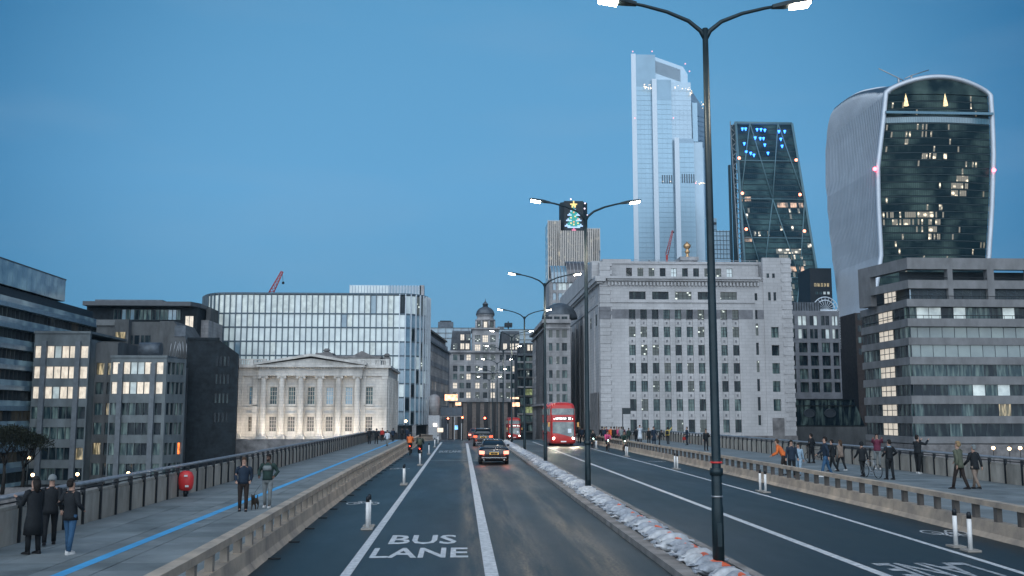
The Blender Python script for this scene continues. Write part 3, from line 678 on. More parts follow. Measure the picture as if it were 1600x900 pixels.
    b = MB(); b.box(xl - 1, xr, Y - 5, Y - .56, -6.9, zb - .92, grimy); b.box(xl - 1, xr, Y - 5, Y - 4.7, zb - .92, zb - .2, grimy); b.build('river_terrace', T)
hall()
# ---------------- buildings, centre ----------------
def street_left():
    T = thing('street_building', 'pale stone office lining the left side of the street past the glass corner', 'building', (-5, 240, 0))
    a, c = Vector((-7.3, 222, 0)), Vector((xof(702, 268), 268, 0)); fr = Fr(a, c - a); L = (c - a).length; b = MB(); z1 = 21.5
    b.prism([(a.x - .5, a.y), (c.x - .5, c.y), (c.x - 12, c.y), (a.x - 12, a.y)], -7, z1 - .3, citystone)
    rows = [(2.0 + 3.35 * k, 4.2 + 3.35 * k) for k in range(5)]; cols = [(1 + 2.9 * k, 3 + 2.9 * k) for k in range(15)]
    grid(T, b, fr, .1, L, -7, 19.2, cols, rows, citystone, lambda c_, r: pick([(g_yel, 2), (g_warm, 1), (g_teal, 3)]) if 5 < r[0] < 10 else pick([(g_teal, 5), (g_dark, 3), (g_spot, .5)]), nx=2, d=-.3)
    b.build('wall', T); b = MB(); b.fbox(fr, -.2, L + .2, -6, .45, 19.2, 19.6, mat('pale_column', (0, 0, 0))); b.fbox(fr, 0, L, -6, -1.2, 19.6, 22.4, slate); b.fbox(fr, 0, L, -6.2, -.6, 22.4, 22.8, darkmetal); b.build('roof', T)
street_left()
def domed():
    Y = 285; T = thing('domed_building', 'stone building with lead dome and lantern closing the end of the street', 'building', (xof(758, Y), Y, -1))
    X = lambda p: xof(p, Y, 600); Z = lambda q: zof(q, 758, Y); fr = Fr((0, Y), (1, 0)); b = MB(); S = citystone
    lit = lambda c_, r: pick([(g_warm, 3), (g_spot, 3), (g_dark, 2)]) if X(735) < c_[0] < X(776) else pick([(g_dark, 4), (g_teal, 2), (g_warm, 1.3), (g_spot, 1)])
    rows = [(Z(q + 5), Z(q - 4)) for q in (617, 602, 588, 575.5, 558)]
    cc = cw([X(p) for p in (711, 721.5, 732, 746, 758, 770, 784, 794, 804)], 1.25)
    grid(T, b, fr, X(700), X(814), Z(624), Z(549), cc, rows, S, lit, nx=2, ny=2)
    b.box(X(700), X(814), Y + .65, Y + 18, -7, Z(549), S)
    # ground arcade of giant columns
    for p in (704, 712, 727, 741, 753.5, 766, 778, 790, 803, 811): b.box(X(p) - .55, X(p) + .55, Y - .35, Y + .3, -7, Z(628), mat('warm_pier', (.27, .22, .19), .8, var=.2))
    b.box(X(700), X(814), Y + .35, Y + .66, -7, Z(625), mat('dark_glazing', (.03, .03, .035), .2, var=.2)); b.build('wall', T)  # plain dark glazing behind the arcade piers
    b = MB(); b.box(X(699), X(815), Y - .8, Y + .6, Z(628), Z(622), S); b.box(X(699), X(815), Y - .6, Y + 1, Z(551), Z(548), S); b.box(X(735), X(781), Y - .5, Y + .5, Z(583), Z(581), S); b.build('cornice', T)
    # wings: slate mansards with dormers
    for a, c in ((703, 735), (781, 812)):
        b = MB(); i = [(X(a), Y + .2, Z(549)), (X(c), Y + .2, Z(549)), (X(c), Y + 2, Z(518)), (X(a + 3), Y + 2, Z(518))]
        b.loft([i, [(p[0], Y + 14, p[2]) for p in i]], slate, True, False)
        b.box(X(a + 3), X(c), Y + 2, Y + 14, Z(518), Z(516), lead); o = b.build('mansard_roof', T)
        for px, q in ((a + 8, 546), (a + 19, 546), (a + 27, 546), (a + 19, 532), (a + 28, 532)): window(T, fr, X(px), Z(q), 1.1, 1.7, pick([(g_warm, 2), (g_spot, 2)]), S, d=.35, nx=2)
    # centre block
    f2 = Fr((0, Y - .7), (1, 0)); b = MB(); c3 = cw([X(p) for p in (746, 758, 770)], 1.6); r3 = [(Z(q + 5.5), Z(q - 5.5)) for q in (544, 529.5)]
    wall_grid(b, f2, X(737.5), X(779), Z(551), Z(514), c3, r3, S)
    for c_ in c3:
        for r in r3: window(T, f2, sum(c_) / 2, r[0], 1.6, r[1] - r[0], pick([(g_spot, 2), (g_warm, 1)]), S, 3, 3)
    b.box(X(737.5) + .02, X(779) - .02, Y - .05, Y + 12, Z(551), Z(514.5), S); b.box(X(736), X(780.5), Y - 1.3, Y + 12, Z(515), Z(512.5), S); b.build('centre_block', T)
    xc = X(758.5); yc = Y + 4.5
    def circ(r, z, n=16): return [(xc + r * math.cos(math.tau * k / n), yc + r * math.sin(math.tau * k / n), z) for k in range(n)]
    b = MB(); b.loft([circ(2.7, Z(513)), circ(2.6, Z(500)), circ(2.9, Z(499.5)), circ(2.95, Z(497.5)), circ(2.5, Z(497)), circ(2.35, Z(492)), circ(2.65, Z(491.6)), circ(2.65, Z(490))], S); 
    for k in range(8): a = math.tau * (k + .5) / 8; b.tube([(xc + 2.85 * math.cos(a), yc + 2.85 * math.sin(a), Z(513)), (xc + 2.85 * math.cos(a), yc + 2.85 * math.sin(a), Z(500))], .28, S, 8)
    b.build('drum', T)
    for k in (-1, 0, 1): b = MB(); a = -math.pi / 2 + k * .75; fr3 = Fr((xc + 2.62 * math.cos(a) - .45 * math.cos(a + math.pi / 2), yc + 2.62 * math.sin(a) - .45 * math.sin(a + math.pi / 2)), (math.cos(a + math.pi / 2), math.sin(a + math.pi / 2))); b.fbox(fr3, 0, .9, -.1, .12, Z(510.5), Z(502), g_warm if k == 0 else g_spot); b.build('window', T)
    b = MB(); b.loft([circ(2.75, Z(490)), circ(2.7, Z(487)), circ(2.4, Z(483)), circ(1.8, Z(479.5)), circ(1.0, Z(477.5)), circ(.9, Z(477))], lead); b.build('dome', T)
    b = MB(); b.loft([circ(.75, Z(477.5), 8), circ(.75, Z(473), 8), circ(.95, Z(472.8), 8), circ(.6, Z(471), 8), circ(.12, Z(468), 8), circ(.05, Z(464), 8)], lead); b.build('lantern', T)
    # neighbours behind the dome
    T = thing('roof_plant_block', 'blue-grey office roof with boxy plant behind the dome on the left', 'building', (xof(690, 330), 330, 0)); Y = 330
    b = MB(); X = lambda p: xof(p, Y, 520); Z = lambda q: zof(q, 690, Y); b.box(X(668), X(744), Y, Y + 20, -7, Z(512), g_blue); b.build('core', T)
    b = MB(); b.box(X(684), X(708), Y + 2, Y + 10, Z(512), Z(502), lead); b.box(X(687), X(705), Y + 2, Y + 10, Z(502), Z(500), darkmetal); b.build('roof_plant', T)
    b = MB()
    for k in range(6): b.box(X(672 + k * 12), X(672.6 + k * 12), Y - .3, Y, Z(540), Z(512), mullion)
    for q in (512, 520, 528): b.box(X(668), X(744), Y - .35, Y - .02, Z(q + .6), Z(q), mullion)
    b.build('mullions', T)
    T = thing('roof_plant_block', 'blue-grey office roof with thin masts behind the dome on the right', 'building', (xof(800, 330), 330, 0))
    b = MB(); b.box(X(776), X(842), Y, Y + 20, -7, Z(514), g_blue); b.build('core', T)
    b = MB(); b.box(X(789), X(801), Y + 2, Y + 6, Z(509), Z(503), darkmetal); b.tube([(X(795), Y + 4, Z(514)), (X(795), Y + 4, Z(500))], .2, darkmetal, 6); b.box(X(778), X(788), Y + 2, Y + 6, Z(514), Z(509), lead); b.build('roof_plant', T)
    b = MB()
    for q in (514, 522, 530): b.box(X(776), X(842), Y - .35, Y - .02, Z(q + .6), Z(q), mullion)
    b.build('mullions', T)
domed()
def street_right():
    # dark stepped glass block
    Y = 240; T = thing('dark_glass_block', 'narrow dark glass block with curved upper terraces and green lit windows', 'building', (xof(825, Y), Y, 0))
    X = lambda p: xof(p, Y, 600); Z = lambda q: zof(q, 825, Y); b = MB(); fr = Fr((0, Y), (1, 0)); xl, xr = X(808.5), X(841)
    b.box(xl + .1, xr, Y + .4, Y + 16, -7, Z(556), mat('office_core', (0, 0, 0))); b.box(xl + .8, xr, Y + 2, Y + 16, Z(556), Z(535), slate); b.build('core', T); b = MB()
    for k, q in enumerate((690, 676, 661.5, 648, 634, 620, 606, 591, 578, 567, 556)): b.fbox(fr, xl, xr, -.4, .25, Z(q), Z(q - 2.4), conc2 if k % 3 else citystone)
    b.build('floor_bands', T)
    qs = (676, 661.5, 648, 634, 620, 606, 591, 578, 567)
    for k, q in enumerate(qs):
        for j in range(7):
            wd = (xr - xl) / 7; h = Z(q - 12.5) - Z(q - 2.4) if k < 8 else Z(q - 9) - Z(q - 2.4)
            g = winmat('glass_green_lit', (.1, .12, .05), (.72, .85, .42), .45, .35, .65, 1.4, .2) if k in (2, 4) and j > 1 else pick([(g_dark, 6), (g_teal, 3), (g_spot, 1)])
            window(T, fr, xl + wd * (j + .5), Z(q - 2.4), wd, h, g, mullion, 1, 1, -.1)
    b = MB(); b.box(xl, xr, Y - .6, Y + 3, Z(556), Z(552.5), lead)
    for p, q in ((827, 541), (833, 541)): b.box(X(p - 2), X(p + 2), Y + 1.6, Y + 1.99, Z(q + 6), Z(q - 3), g_warm)
    b.build('terrace', T)
    # stone office with rounded corner
    Y = 190; T = thing('corner_stone_office', 'stone office with rounded corner between the street and the big white block', 'building', (16, Y, 0))
    X = lambda p: xof(p, Y, 600); Z = lambda q: zof(q, 870, Y); b = MB(); fr = Fr((0, Y), (1, 0)); xl = X(853); xr = X(892); zt = Z(505)
    rows = [(Z(q + 6), Z(q - 6)) for q in (622, 605.5, 584.5, 563, 542, 521.5)] + [(Z(654), Z(640)), (Z(632 + 0), Z(629))][:1]
    S = citystone
    grid(T, b, fr, xl, xr, -7, zt, [(X(855), X(863.5)), (X(869.5), X(874.5)), (X(878.5), X(886.5))], rows, S, [(g_dark, 3), (g_teal, 4), (g_spot, 2)], nx=2)
    b.box(xl, xr, Y + .62, Y + 25, -7, zt, S)
    # receding street face
    fs = Fr((xl, Y + 36), (0, -1)); cs = [(1 + 3 * k, 2.4 + 3 * k) for k in range(12)]
    grid(T, b, fs, 0, 35.9, -7, zt, cs, rows, S, [(g_dark, 3), (g_teal, 3), (g_warm, .7)], nx=1)
    b.build('wall', T); b = MB(); b.box(xl - .7, xr, Y - .7, Y + 36, zt, zt + .7, S); b.box(xl - .35, xr, Y - .35, Y + 36, Z(513.5), Z(511.5), S); b.box(xl - .5, xr, Y - .5, Y + 36, Z(633.5), Z(630.5), S); b.build('cornice', T)
    b = MB(); f2 = Fr((0, Y + 1.2), (1, 0)); b.box(xl + .8, xr, Y + 1.8, Y + 32, zt + .7, Z(490), S); b.build('attic', T)
    for p in (860, 872, 884): window(T, Fr((0, Y + 1.75), (1, 0)), X(p), Z(502), 1.1, 1.1, g_dark, d=.05, nx=2)
    b = MB(); b.ball((xl + 3.5, Y + 8, Z(490) - .3), 3.6, lead, 16, 6, (1, 1, .9), 0, 1); b.build('dome', T)
    b = MB(); b.box(xl + 5, xr, Y + 6, Y + 20, Z(490), Z(484), lead); b.build('roof_plant', T)
street_right()
# ---------------- the big white riverside block ----------------
def white_block():
    Y = 173; T = thing('white_stone_block', 'massive white stone riverside office block with tall window strips right of the bridge', 'building', (40, Y, -6))
    X = lambda p: xof(p, Y, 560); Z = lambda q: zof(q, 1090, Y); zx = lambda v: X(840 + v / 2.812); zy = lambda v: Z(380 + v / 2.812)
    S = portland; fr = Fr((0, Y), (1, 0)); b = MB(); xl = 24.15; xr = X(1239)
    xw = zx(300); xwr = zx(900); xt0, xt1 = zx(1000), zx(1095)
    cpx = [418, 469, 520, 571, 621, 672, 722, 772, 823, 875]; cols = cw([zx(v) for v in cpx], 1.16)
    r1 = [(zy(c), zy(a)) for a, c in ((291, 334), (367, 413), (447, 493), (526, 573), (605, 653), (685, 737), (775, 832))]
    zb = zy(846); zg0, zg1 = zy(333), zy(292); zs = zy(262)
    gm = lambda c_, r: pick([(g_dark, 4), (g_teal, 6), (g_spot, 3.5)])
    xa, xb_ = zx(330), zx(952)
    # main window field, below and above the grey band
    wall_grid(b, fr, xa, xb_, zb, zg0 - .003, cols, r1[1:], S, rec=.2)
    wall_grid(b, fr, xa + .001, xb_ - .001, zg1 + .003, zs, cols, [], S)
    # proud thin pilaster faces between strips
    big = cw([zx(v) for v in (443, 545, 646, 747, 847)], 2.95); rb = [(zy(248), zy(214))]
    wall_grid(b, fr, xa, xb_, zs + .02, zy(168), big, rb, S)
    b.build('wall', T)
    bb = MB(); wall_grid(bb, fr, xa + .002, xb_ - .002, zg0, zg1, cols, [(zg0 + .02, zg1)], portland_dark, -.6, .008); bb.fbox(fr, xl - .02, xa - .75, -.6, .012, zg0, zg1, portland_dark); bb.fbox(fr, xb_ + .8, xr - .3, -.6, .012, zg0, zg1, portland_dark); bb.build('grey_band', T)
    for c_ in cols:
        for r in r1: window(T, fr, sum(c_) / 2, max(r[0], zg0 + .05) if r is r1[0] else r[0], 1.16, (zg1 - zg0 - .06) if r is r1[0] else r[1] - r[0], gm(c_, r), darkmetal, 2, 3, -.4, .05)
    for c_ in big: window(T, fr, sum(c_) / 2, rb[0][0], 2.95, rb[0][1] - rb[0][0], pick([(g_spot, 3), (g_dark, 2)]), darkmetal, 4, 2, -.35, .06)
    # spandrel rosettes
    q = MB(); q.box(-.5, .5, -.02, .05, -.28, .28, S); q.box(-.13, .13, -.09, .0, -.2, .2, portland_dark); qm = q.mesh('spandrel_ornament')
    for c_ in cols:
        for r, r2 in zip(r1[:-1], r1[1:]): link('spandrel_ornament', qm, T, fr(sum(c_) / 2, -.19, (r[0] + r2[1]) / 2) - wloc(T))
    # corner pavilions with slits
    def slit_pav(u0, u1, us, nm, ztop):
        b = MB(); rows = [(zy(c), zy(a)) for a, c in ((218, 250), (292, 333), (352, 405), (436, 490), (516, 566), (596, 650), (676, 735), (756, 800))]
        wall_grid(b, fr, u0, u1, zb, ztop, cw([us], .5), rows, S, -.6, .0); b.build(nm, T)
        for r in rows: window(T, fr, us, r[0], .5, r[1] - r[0], pick([(g_dark, 4), (g_spot, 1)]), darkmetal, 1, 2, -.3, .05)
    slit_pav(xl + 1.0, xa - .0, zx(318), 'left_pier', zy(168)); slit_pav(xb_, zx(1000), zx(968), 'right_pier', zy(168))
    # rusticated corner and the right tower
    b = MB(); k = 0; z = zb - 1.3; hh = .72
    while z < zy(90): b.fbox(fr, xl + (.04 if k % 2 else .0), xl + 1.9 + (.35 if k % 2 else 0), -.62, (.05 if k % 2 else .12), z + .02, z + hh, S if not zg0 - .3 < z < zg1 - .2 else portland_dark); z += hh; k += 1
    b.build('quoins', T)
    tw = cw([zx(1046)], 1.35); b = MB(); trows = [(zy(c), zy(a)) for a, c in ((367, 414), (447, 493), (526, 573), (605, 653), (685, 737), (775, 832))]
    wall_grid(b, fr, zx(1000) + .01, xr, zb - .01, zy(62), tw, trows, S, -.6, .14); b.build('tower_wall', T)
    for r in trows: window(T, fr, zx(1046), r[0], 1.35, r[1] - r[0], pick([(g_teal, 2), (g_dark, 2)]), darkmetal, 2, 2, -.3, .05)
    for v, a, c in ((1026, 214, 250), (1050, 214, 250), (1022, 131, 150), (1047, 131, 150)): window(T, fr, zx(v), zy(c), .42, zy(a) - zy(c), g_dark, darkmetal, 1, 1, .16, .05)
    b = MB(); z = zb
    k = 0
    while z < zy(70): b.fbox(fr, xr - 1.3 - .4 * (k % 2), xr + .08 + .1 * (k % 2), -.5, .2 + .06 * (k % 2), z + .02, z + .8, S); z += .82; k += 1
    b.build('tower_quoins', T)
    # mass
    b = MB(); b.box(xl + .1, xr - .1, Y + .62, Y + 66, -7, zy(150), S); b.box(zx(250), xr - .4, Y + 2.4, Y + 60, zy(150), zy(72), S); b.box(xl, xr + .3, Y - .3, Y + 66, -7, zb - .002, grimy); b.build('mass', T)
    # great cornice with dentils
    b = MB(); b.box(zx(300), zx(985), Y - .9, Y + 2, zy(160), zy(150), S); b.box(zx(300) + .3, zx(985) - .3, Y - .6, Y + 1, zy(168), zy(160), S); b.box(zx(322), zx(962), Y - .18, Y, zs - .0, zs + .22, S); b.build('cornice', T)
    q = MB(); q.box(0, .28, -.42, .0, 0, .62, S); qm = q.mesh('dentil'); k = zx(312)
    while k < zx(975): link('dentil', qm, T, Vector((k, Y - .02, zy(188))) - wloc(T)); k += .62
    # attic storey
    fa = Fr((0, Y + 1.8), (1, 0)); ca = cw([zx(v) for v in (415, 466, 516, 566, 616, 666, 716, 766, 816, 866)], 1.05); ra = [(zy(144), zy(104))]; b = MB()
    wall_grid(b, fa, zx(282), zx(995), zy(150) + .01, zy(86), ca, ra, S); b.build('attic_wall', T)
    for c_ in ca: window(T, fa, sum(c_) / 2, ra[0][0], 1.05, ra[0][1] - ra[0][0], pick([(g_spot, 2), (g_dark, 2), (g_pale, 1)]), darkmetal, 2, 2, -.3, .05)
    b = MB(); b.fbox(fa, zx(280), zx(1000), -.8, .2, zy(86), zy(82), S); b.build('attic_coping', T)
    # roof railing
    b = MB(); k = zx(290)
    while k < zx(1000): b.tube([(k, Y + 2.2, zy(82)), (k, Y + 2.2, zy(66))], .035, steel, 4, False); k += 1.5
    b.tube([(zx(290), Y + 2.2, zy(67)), (zx(1000), Y + 2.2, zy(67))], .04, steel, 4, False); b.build('roof_railing', T)
    b = MB()
    for v, h in ((405, 40), (416, 48), (425, 44), (540, 40)): b.tube([(zx(v), Y + 9, zy(82)), (zx(v), Y + 9, zy(h))], .14, lead, 6)
    b.tube([(zx(310), Y + 9, zy(82)), (zx(310), Y + 9, zy(0))], .09, steel, 5); b.build('roof_flues', T)
    # street flank, receding to the left
    fs = Fr((xl, Y + 64), (0, -1)); b = MB(); zc = zy(172); Lf = 63.9
    slits = cw([4 + 2.35 * k for k in range(24)], 1.25); srow = [(zc - 3.1, zc - 1.5)]
    wall_grid(b, fs, 0, Lf - 1.5, zb, zc, slits, srow, S, -.6, 0); b.build('flank_wall', T)
    for c_ in slits: window(T, fs, sum(c_) / 2, srow[0][0], 1.25, 1.6, g_dark, darkmetal, 2, 1, -.3, .06)
    b = MB(); b.fbox(fs, 0, Lf + 1, -1, .85, zc, zc + .9, S); b.fbox(fs, 0, Lf + .6, -.5, .5, zc - .35, zc - .003, S); b.fbox(fs, 0, Lf - 2, -6, -.9, zc + .9, zc + 4.4, S); b.fbox(fs, 0, Lf - 2.2, 0, .12, srow[0][0] - .8, srow[0][0] - .5, S)
    for k in range(8): b.fbox(fs, 3 + k * 7.6, 4.1 + k * 7.6, 0, .16, zb, srow[0][0] - 1.2, S)
    b.build('flank_cornice', T)
    for k in range(8):
        for j in (5,): window(T, fs, 6.6 + k * 7.6, zb + 3 + j * 3.3, .9, 2.0, pick([(g_dark, 3), (g_spot, 1)]), darkmetal, 1, 2, .03, .05)
    b = MB(); b.fbox(fs, 52, Lf - 1.6, 0.17, .3, zb, zy(655), grimy); b.fbox(fs, 44, 52, .165, .28, zb, zy(735), grimy); b.build('stained_base', T)
    # tall door recess
    b = MB(); b.fbox(fr, zx(1022), zx(1072), .145, .32, zb, zy(768), grimy); b.build('door_surround', T)
white_block()
def right_side():
    # grid office
    Y = 205; T = thing('grid_office', 'stone grid office with deep square dark windows between the white block and the curved tower', 'building', (xof(1275, Y), Y, -6))
    c7 = lambda v: xof(1220 + v / 2.812, Y, 560); z7 = lambda v: zof(380 + v / 2.812, 1275, Y); fr = Fr((0, Y), (1, 0)); b = MB(); S = mat('grid_stone', (.20, .205, .22), .8, var=.2, vs=.6)
    xl, xr = c7(-20), c7(264); cols = [(c7(48), c7(66)), (c7(82), c7(119)), (c7(133), c7(167)), (c7(183), c7(219)), (c7(232), c7(258))]
    cm = [(a, a + (c - a) * .46) for a, c in cols] + [(a + (c - a) * .54, c) for a, c in cols]
    rl = [(z7(c), z7(a)) for a, c in ((437, 480), (494, 538), (552, 597), (611, 655))]; ru = [(z7(c), z7(a)) for a, c in ((319, 361), (377, 419))]
    wall_grid(b, fr, xl, xr, -7, z7(424), cols, rl, S)
    wall_grid(b, fr, xl, xr, z7(423.5), z7(300), cm, ru, S)
    b.box(xl, xr - .1, Y + .62, Y + 20, -7, z7(296), S); b.build('wall', T)
    for c_ in cols:
        for r in rl: window(T, fr, sum(c_) / 2, r[0], c_[1] - c_[0], r[1] - r[0], pick([(g_dark, 8), (g_yel, 1), (g_teal, 2)]), darkmetal, 2 if c_[1] - c_[0] > 1 else 1, 2, -.5)
    for c_ in cm:
        for r in ru: window(T, fr, sum(c_) / 2, r[0], c_[1] - c_[0], r[1] - r[0], pick([(g_dark, 2), (g_cool, 1.2), (g_pale, 1)]), mullion, 1, 1, -.25)
    b = MB(); b.box(xl, c7(190), Y + 1.2, Y + 12, z7(296), z7(257), lead)
    for k in range(14): b.box(c7(38 + k * 11.5), c7(39.5 + k * 11.5), Y + 1.0, Y + 1.19, z7(296), z7(258), darkmetal)
    b.build('plant_screen', T)
    # spoked arch roof ornament
    T = thing('spoked_arch', 'white spoked steel arch rising on the roof beside the curved tower', 'arch', (c7(228), Y + 3, z7(296))); b = MB(); ctr = Vector((c7(228), Y + 3, z7(285)))
    for rr in (2.0, 1.5): b.tube([ctr + Vector((rr * 1.35 * math.cos(t), 0, rr * 1.35 * math.sin(t))) for t in [math.pi * k / 14 for k in range(15)]], .12, steelfin, 6)
    b.build('rim', T); b = MB()
    for k in range(11): t = math.pi * k / 10; b.tube([ctr, ctr + Vector((2.6 * math.cos(t), 0, 2.6 * math.sin(t)))], .06, steelfin, 5)
    b.box(ctr.x - 2.8, ctr.x + 2.8, Y + 2.9, Y + 3.1, z7(296), ctr.z, steelfin); b.build('spokes', T)
    T = thing('lattice_stair', 'dark curved lattice stair climbing the wall beside the curved tower', 'staircase', (c7(272), Y + 2, -5)); b = MB()
    for k in range(24): z = z7(460) + (z7(290) - z7(460)) * k / 24; b.box(c7(262), c7(276), Y + 1, Y + 2, z, z + .12, steel); b.tube([(c7(262 + 10 * (k % 2)), Y + .9, z), (c7(272 - 10 * (k % 2)), Y + .9, z + .32)], .05, darkmetal, 4)
    b.build('lattice', T)
    # low dark glass building
    Y = 188; T = thing('low_glass_building', 'low dark glass building with sloping end and round windows below the grid office', 'building', (xof(1290, Y), Y, -6)); c7 = lambda v: xof(1220 + v / 2.812, Y, 660); z7 = lambda v: zof(380 + v / 2.812, 1275, Y); b = MB()
    i = [(c7(45), z7(840)), (c7(375), z7(840)), (c7(368), z7(800)), (c7(322), z7(684)), (c7(45), z7(684))]
    b.loft([[(p[0], Y, p[1]) for p in i[::-1]], [(p[0], Y + 12, p[1]) for p in i[::-1]]], g_dark, True, False); b.box(c7(30), c7(376), Y - 1, Y + 12, -7, z7(806), conc2); b.build('wall', T); b = MB()
    for v in (684, 712, 800): b.box(c7(45), c7(324 if v < 720 else 366), Y - .25, Y + .1, z7(v + 5), z7(v), darkmetal)
    b.build('roof_edge', T)
    for v in (127, 218): b = MB(); x = c7(v); z = z7(747); b.loft([[(x + r * math.cos(t), Y - d_, z + .72 * r * math.sin(t)) for t in [math.tau * k / 20 for k in range(20)]] for r, d_ in ((1.15, .02), (1.15, .12), (.95, .12), (.95, .03))], mullion); b.build('round_window', T)
    # brown block and church between
    Y = 230; T = thing('brown_block', 'narrow brown brick block squeezed beside the banded office', 'building', (xof(1345, Y), Y, -6)); b = MB(); b.box(xof(1339, Y, 560), xof(1362, Y, 560), Y, Y + 10, -7, zof(489, 1350, Y), mat('brown_brick', (.045, .035, .032), .85, var=.3)); b.build('wall', T)
    for p in (1343, 1350):
        for q in (500, 518, 536, 554): window(T, Fr((0, Y), (1, 0)), xof(p, Y, 520), zof(q, p, Y), .8, 1.4, pick([(g_dark, 3), (g_teal, 1)]), d=.03)
    Y = 260; T = thing('arched_roof_hall', 'grey arched-roof hall with small gable glimpsed under the curved tower', 'building', (xof(1328, Y), Y, -6)); b = MB()
    i = [(xof(1314, Y) + 5 * t, zof(600, 1328, Y) if k in (0, 6) else zof(545 + 8 * abs(t - .5) ** 2 * 8, 1328, Y)) for k, t in enumerate([0, 0, .25, .5, .75, 1, 1])]
    b.box(xof(1312, Y), xof(1348, Y), Y, Y + 12, -7, zof(553, 1328, Y), conc2); b.tube([(xof(1330, Y), Y, zof(555, 1328, Y)), (xof(1330, Y), Y + 12, zof(555, 1328, Y))], 1.7, lead, 16); b.build('wall', T)
    b = MB(); b.box(xof(1315, Y), xof(1341, Y), Y - .2, Y, zof(566, 1328, Y), zof(558, 1328, Y), g_cool); b.build('window', T)
    # dark block behind
    Y = 420; T = thing('dark_block', 'flat-topped near-black office block between the wedge tower and the curved tower', 'building', (xof(1285, Y), Y, 0)); b = MB(); b.box(xof(1266, Y, 450), xof(1300, Y, 450), Y, Y + 15, -7, zof(419, 1285, Y), mat('black_glass', (.008, .014, .02), .6, var=.1)); b.build('wall', T)
    for k in range(5): window(T, Fr((0, Y), (1, 0)), xof(1274 + k * 5, Y, 450), zof(448, 1285, Y), 1.1, 1.6, g_yel, d=.05)
    for k in range(4): window(T, Fr((0, Y), (1, 0)), xof(1276 + k * 6, Y, 450), zof(460, 1285, Y), 1.1, 1.2, pick([(g_cool, 1), (g_teal, 1)]), d=.05)
    # banded concrete office on the far right
    Y = 140; T = thing('banded_office', 'banded concrete office with ribbon windows filling the right edge', 'building', (xof(1500, Y), Y, -6)); S = bandconc
    X = lambda v: xof(1220 + v / 2.812, Y, 600); Z = lambda v: zof(380 + v / 2.812, 1500, Y); xl = X(572); xr = 112; yb = 157
    fr = Fr((xl, Y), (1, 0)); fs = Fr((xl, yb), (0, -1)); Lf = xr - xl; Ls = yb - Y
    b = MB(); b.box(xl + 1.2, xr, Y + 1.2, yb - .3, -7, Z(160), mat('office_core', (0, 0, 0))); b.box(xl - .0, xr, Y - .0, yb, -7, Z(880), grimy); b.build('core', T)
    bands = [(415, 447), (500, 533), (585, 621), (670, 706), (760, 792), (850, 884)]
    zbands = [(Z(c), Z(a)) for a, c in bands] + [(Z(366), Z(331)), (Z(279), Z(246))]
    for z0, z1 in zbands:
        b = MB(); b.fbox(fr, 0, Lf, -.8, 0, z0, z1, S); b.fbox(fs, 0, Ls - .81, -.8, 0.0, z0, z1, S); o = b.build('spandrel_band', T)
    # window rows: (sill, head)
    rws = [(447, 500), (533, 585), (621, 670), (706, 760), (792, 850), (366, 415), (279, 331)]
    for ri, (a, c) in enumerate(rws):
        z0 = Z(c); h = Z(a) - z0; n = 26; pw = Lf / n; dd = -.35 if ri < 5 else -1.1
        for k in range(n):
            if xl + k * pw > 92: g = None
            elif ri in (0, 5): g = g_pale if ri == 5 or True else g_teal
            elif ri == 6: g = pick([(g_teal, 3), (g_cool, 1), (g_dark, 1)])
            elif ri == 1: g = pick([(g_teal, 5), (g_blue, 2), (g_dark, 2), (g_cool, .4)])
            elif ri == 2: g = pick([(g_teal, 3), (g_cool, 1), (g_dark, 2), (g_yel, .1)])
            else: g = pick([(g_dark, 6), (g_teal, 2), (g_yel, .05)])
            if g in (g_pale,): g = winmat('glass_blinds', (.14, .18, .19), (.6, .8, .75), .14, .35, .8, .4, .3, .12, 1.6)
            if g: window(T, fr, (k + .5) * pw, z0, pw, h, g, mullion, 1, 1, dd, .06)
        m = 5; ws = Ls / m
        for k in range(m):
            if k == 2: 
                continue
            window(T, fs, (k + .5) * ws, z0, ws, h, pick([(g_dark, 5), (g_teal, 1)]), mullion, 2, 1, -.35, .06)
        window(T, fs, 2.6 * ws, z0, ws * 1.5, h, winmat('glass_stair_lit', (.4, .36, .3), (1, .88, .72), .6, .2, .7, .9, .7), mullion, 3, 2, -.3, .1)
    # balcony rails on the stepped upper floors
    for v in (227, 316, 250): pass
    for z in (Z(246), Z(331)):
        b = MB(); b.tube([fs(0, -.1, z + .45), fs(Ls, -.1, z + .45), fr(Lf, -.1, z + .45)], .05, darkmetal, 5); k = 0
        while k < 30: b.tube([fr(k, -.1, z), fr(k, -.1, z + .45)], .03, darkmetal, 4, False); k += 1.2
        b.build('balcony_rail', T)
    # loggia and upper storeys, set back at the left
    xu = X(535); f2 = Fr((X(590), Y + .6), (1, 0)); L2 = xr - X(590); b = MB(); u = lambda v: X(v) - X(590)
    b.fbox(f2, 0, L2, -1, 0, Z(112), Z(62), S); b.fbox(f2, 0, L2, -1, .0, Z(197), Z(160), S); b.fbox(f2, u(768), u(790), -1, .05, Z(246), Z(112), S); b.fbox(f2, u(945), u(975), -1, .05, Z(246), Z(112), S)
    for q in range(3): b.fbox(f2, u(1125 + q * 180), u(1150 + q * 180), -1, .05, Z(246), Z(112), S)
    f3 = Fr((X(590) - 2.3, yb - 4), Vector((2.3, -(yb - 4 - Y - .6), 0))); L3 = f3.o and math.hypot(2.3, yb - 4 - Y - .6)
    b.fbox(f3, 0, L3, -1, 0, Z(112), Z(62), S); b.fbox(f3, 0, L3, -1, 0, Z(197), Z(160), S); b.fbox(f3, 0, L3 * .25, -1, .01, Z(246), Z(62), S); b.build('upper_storeys', T)
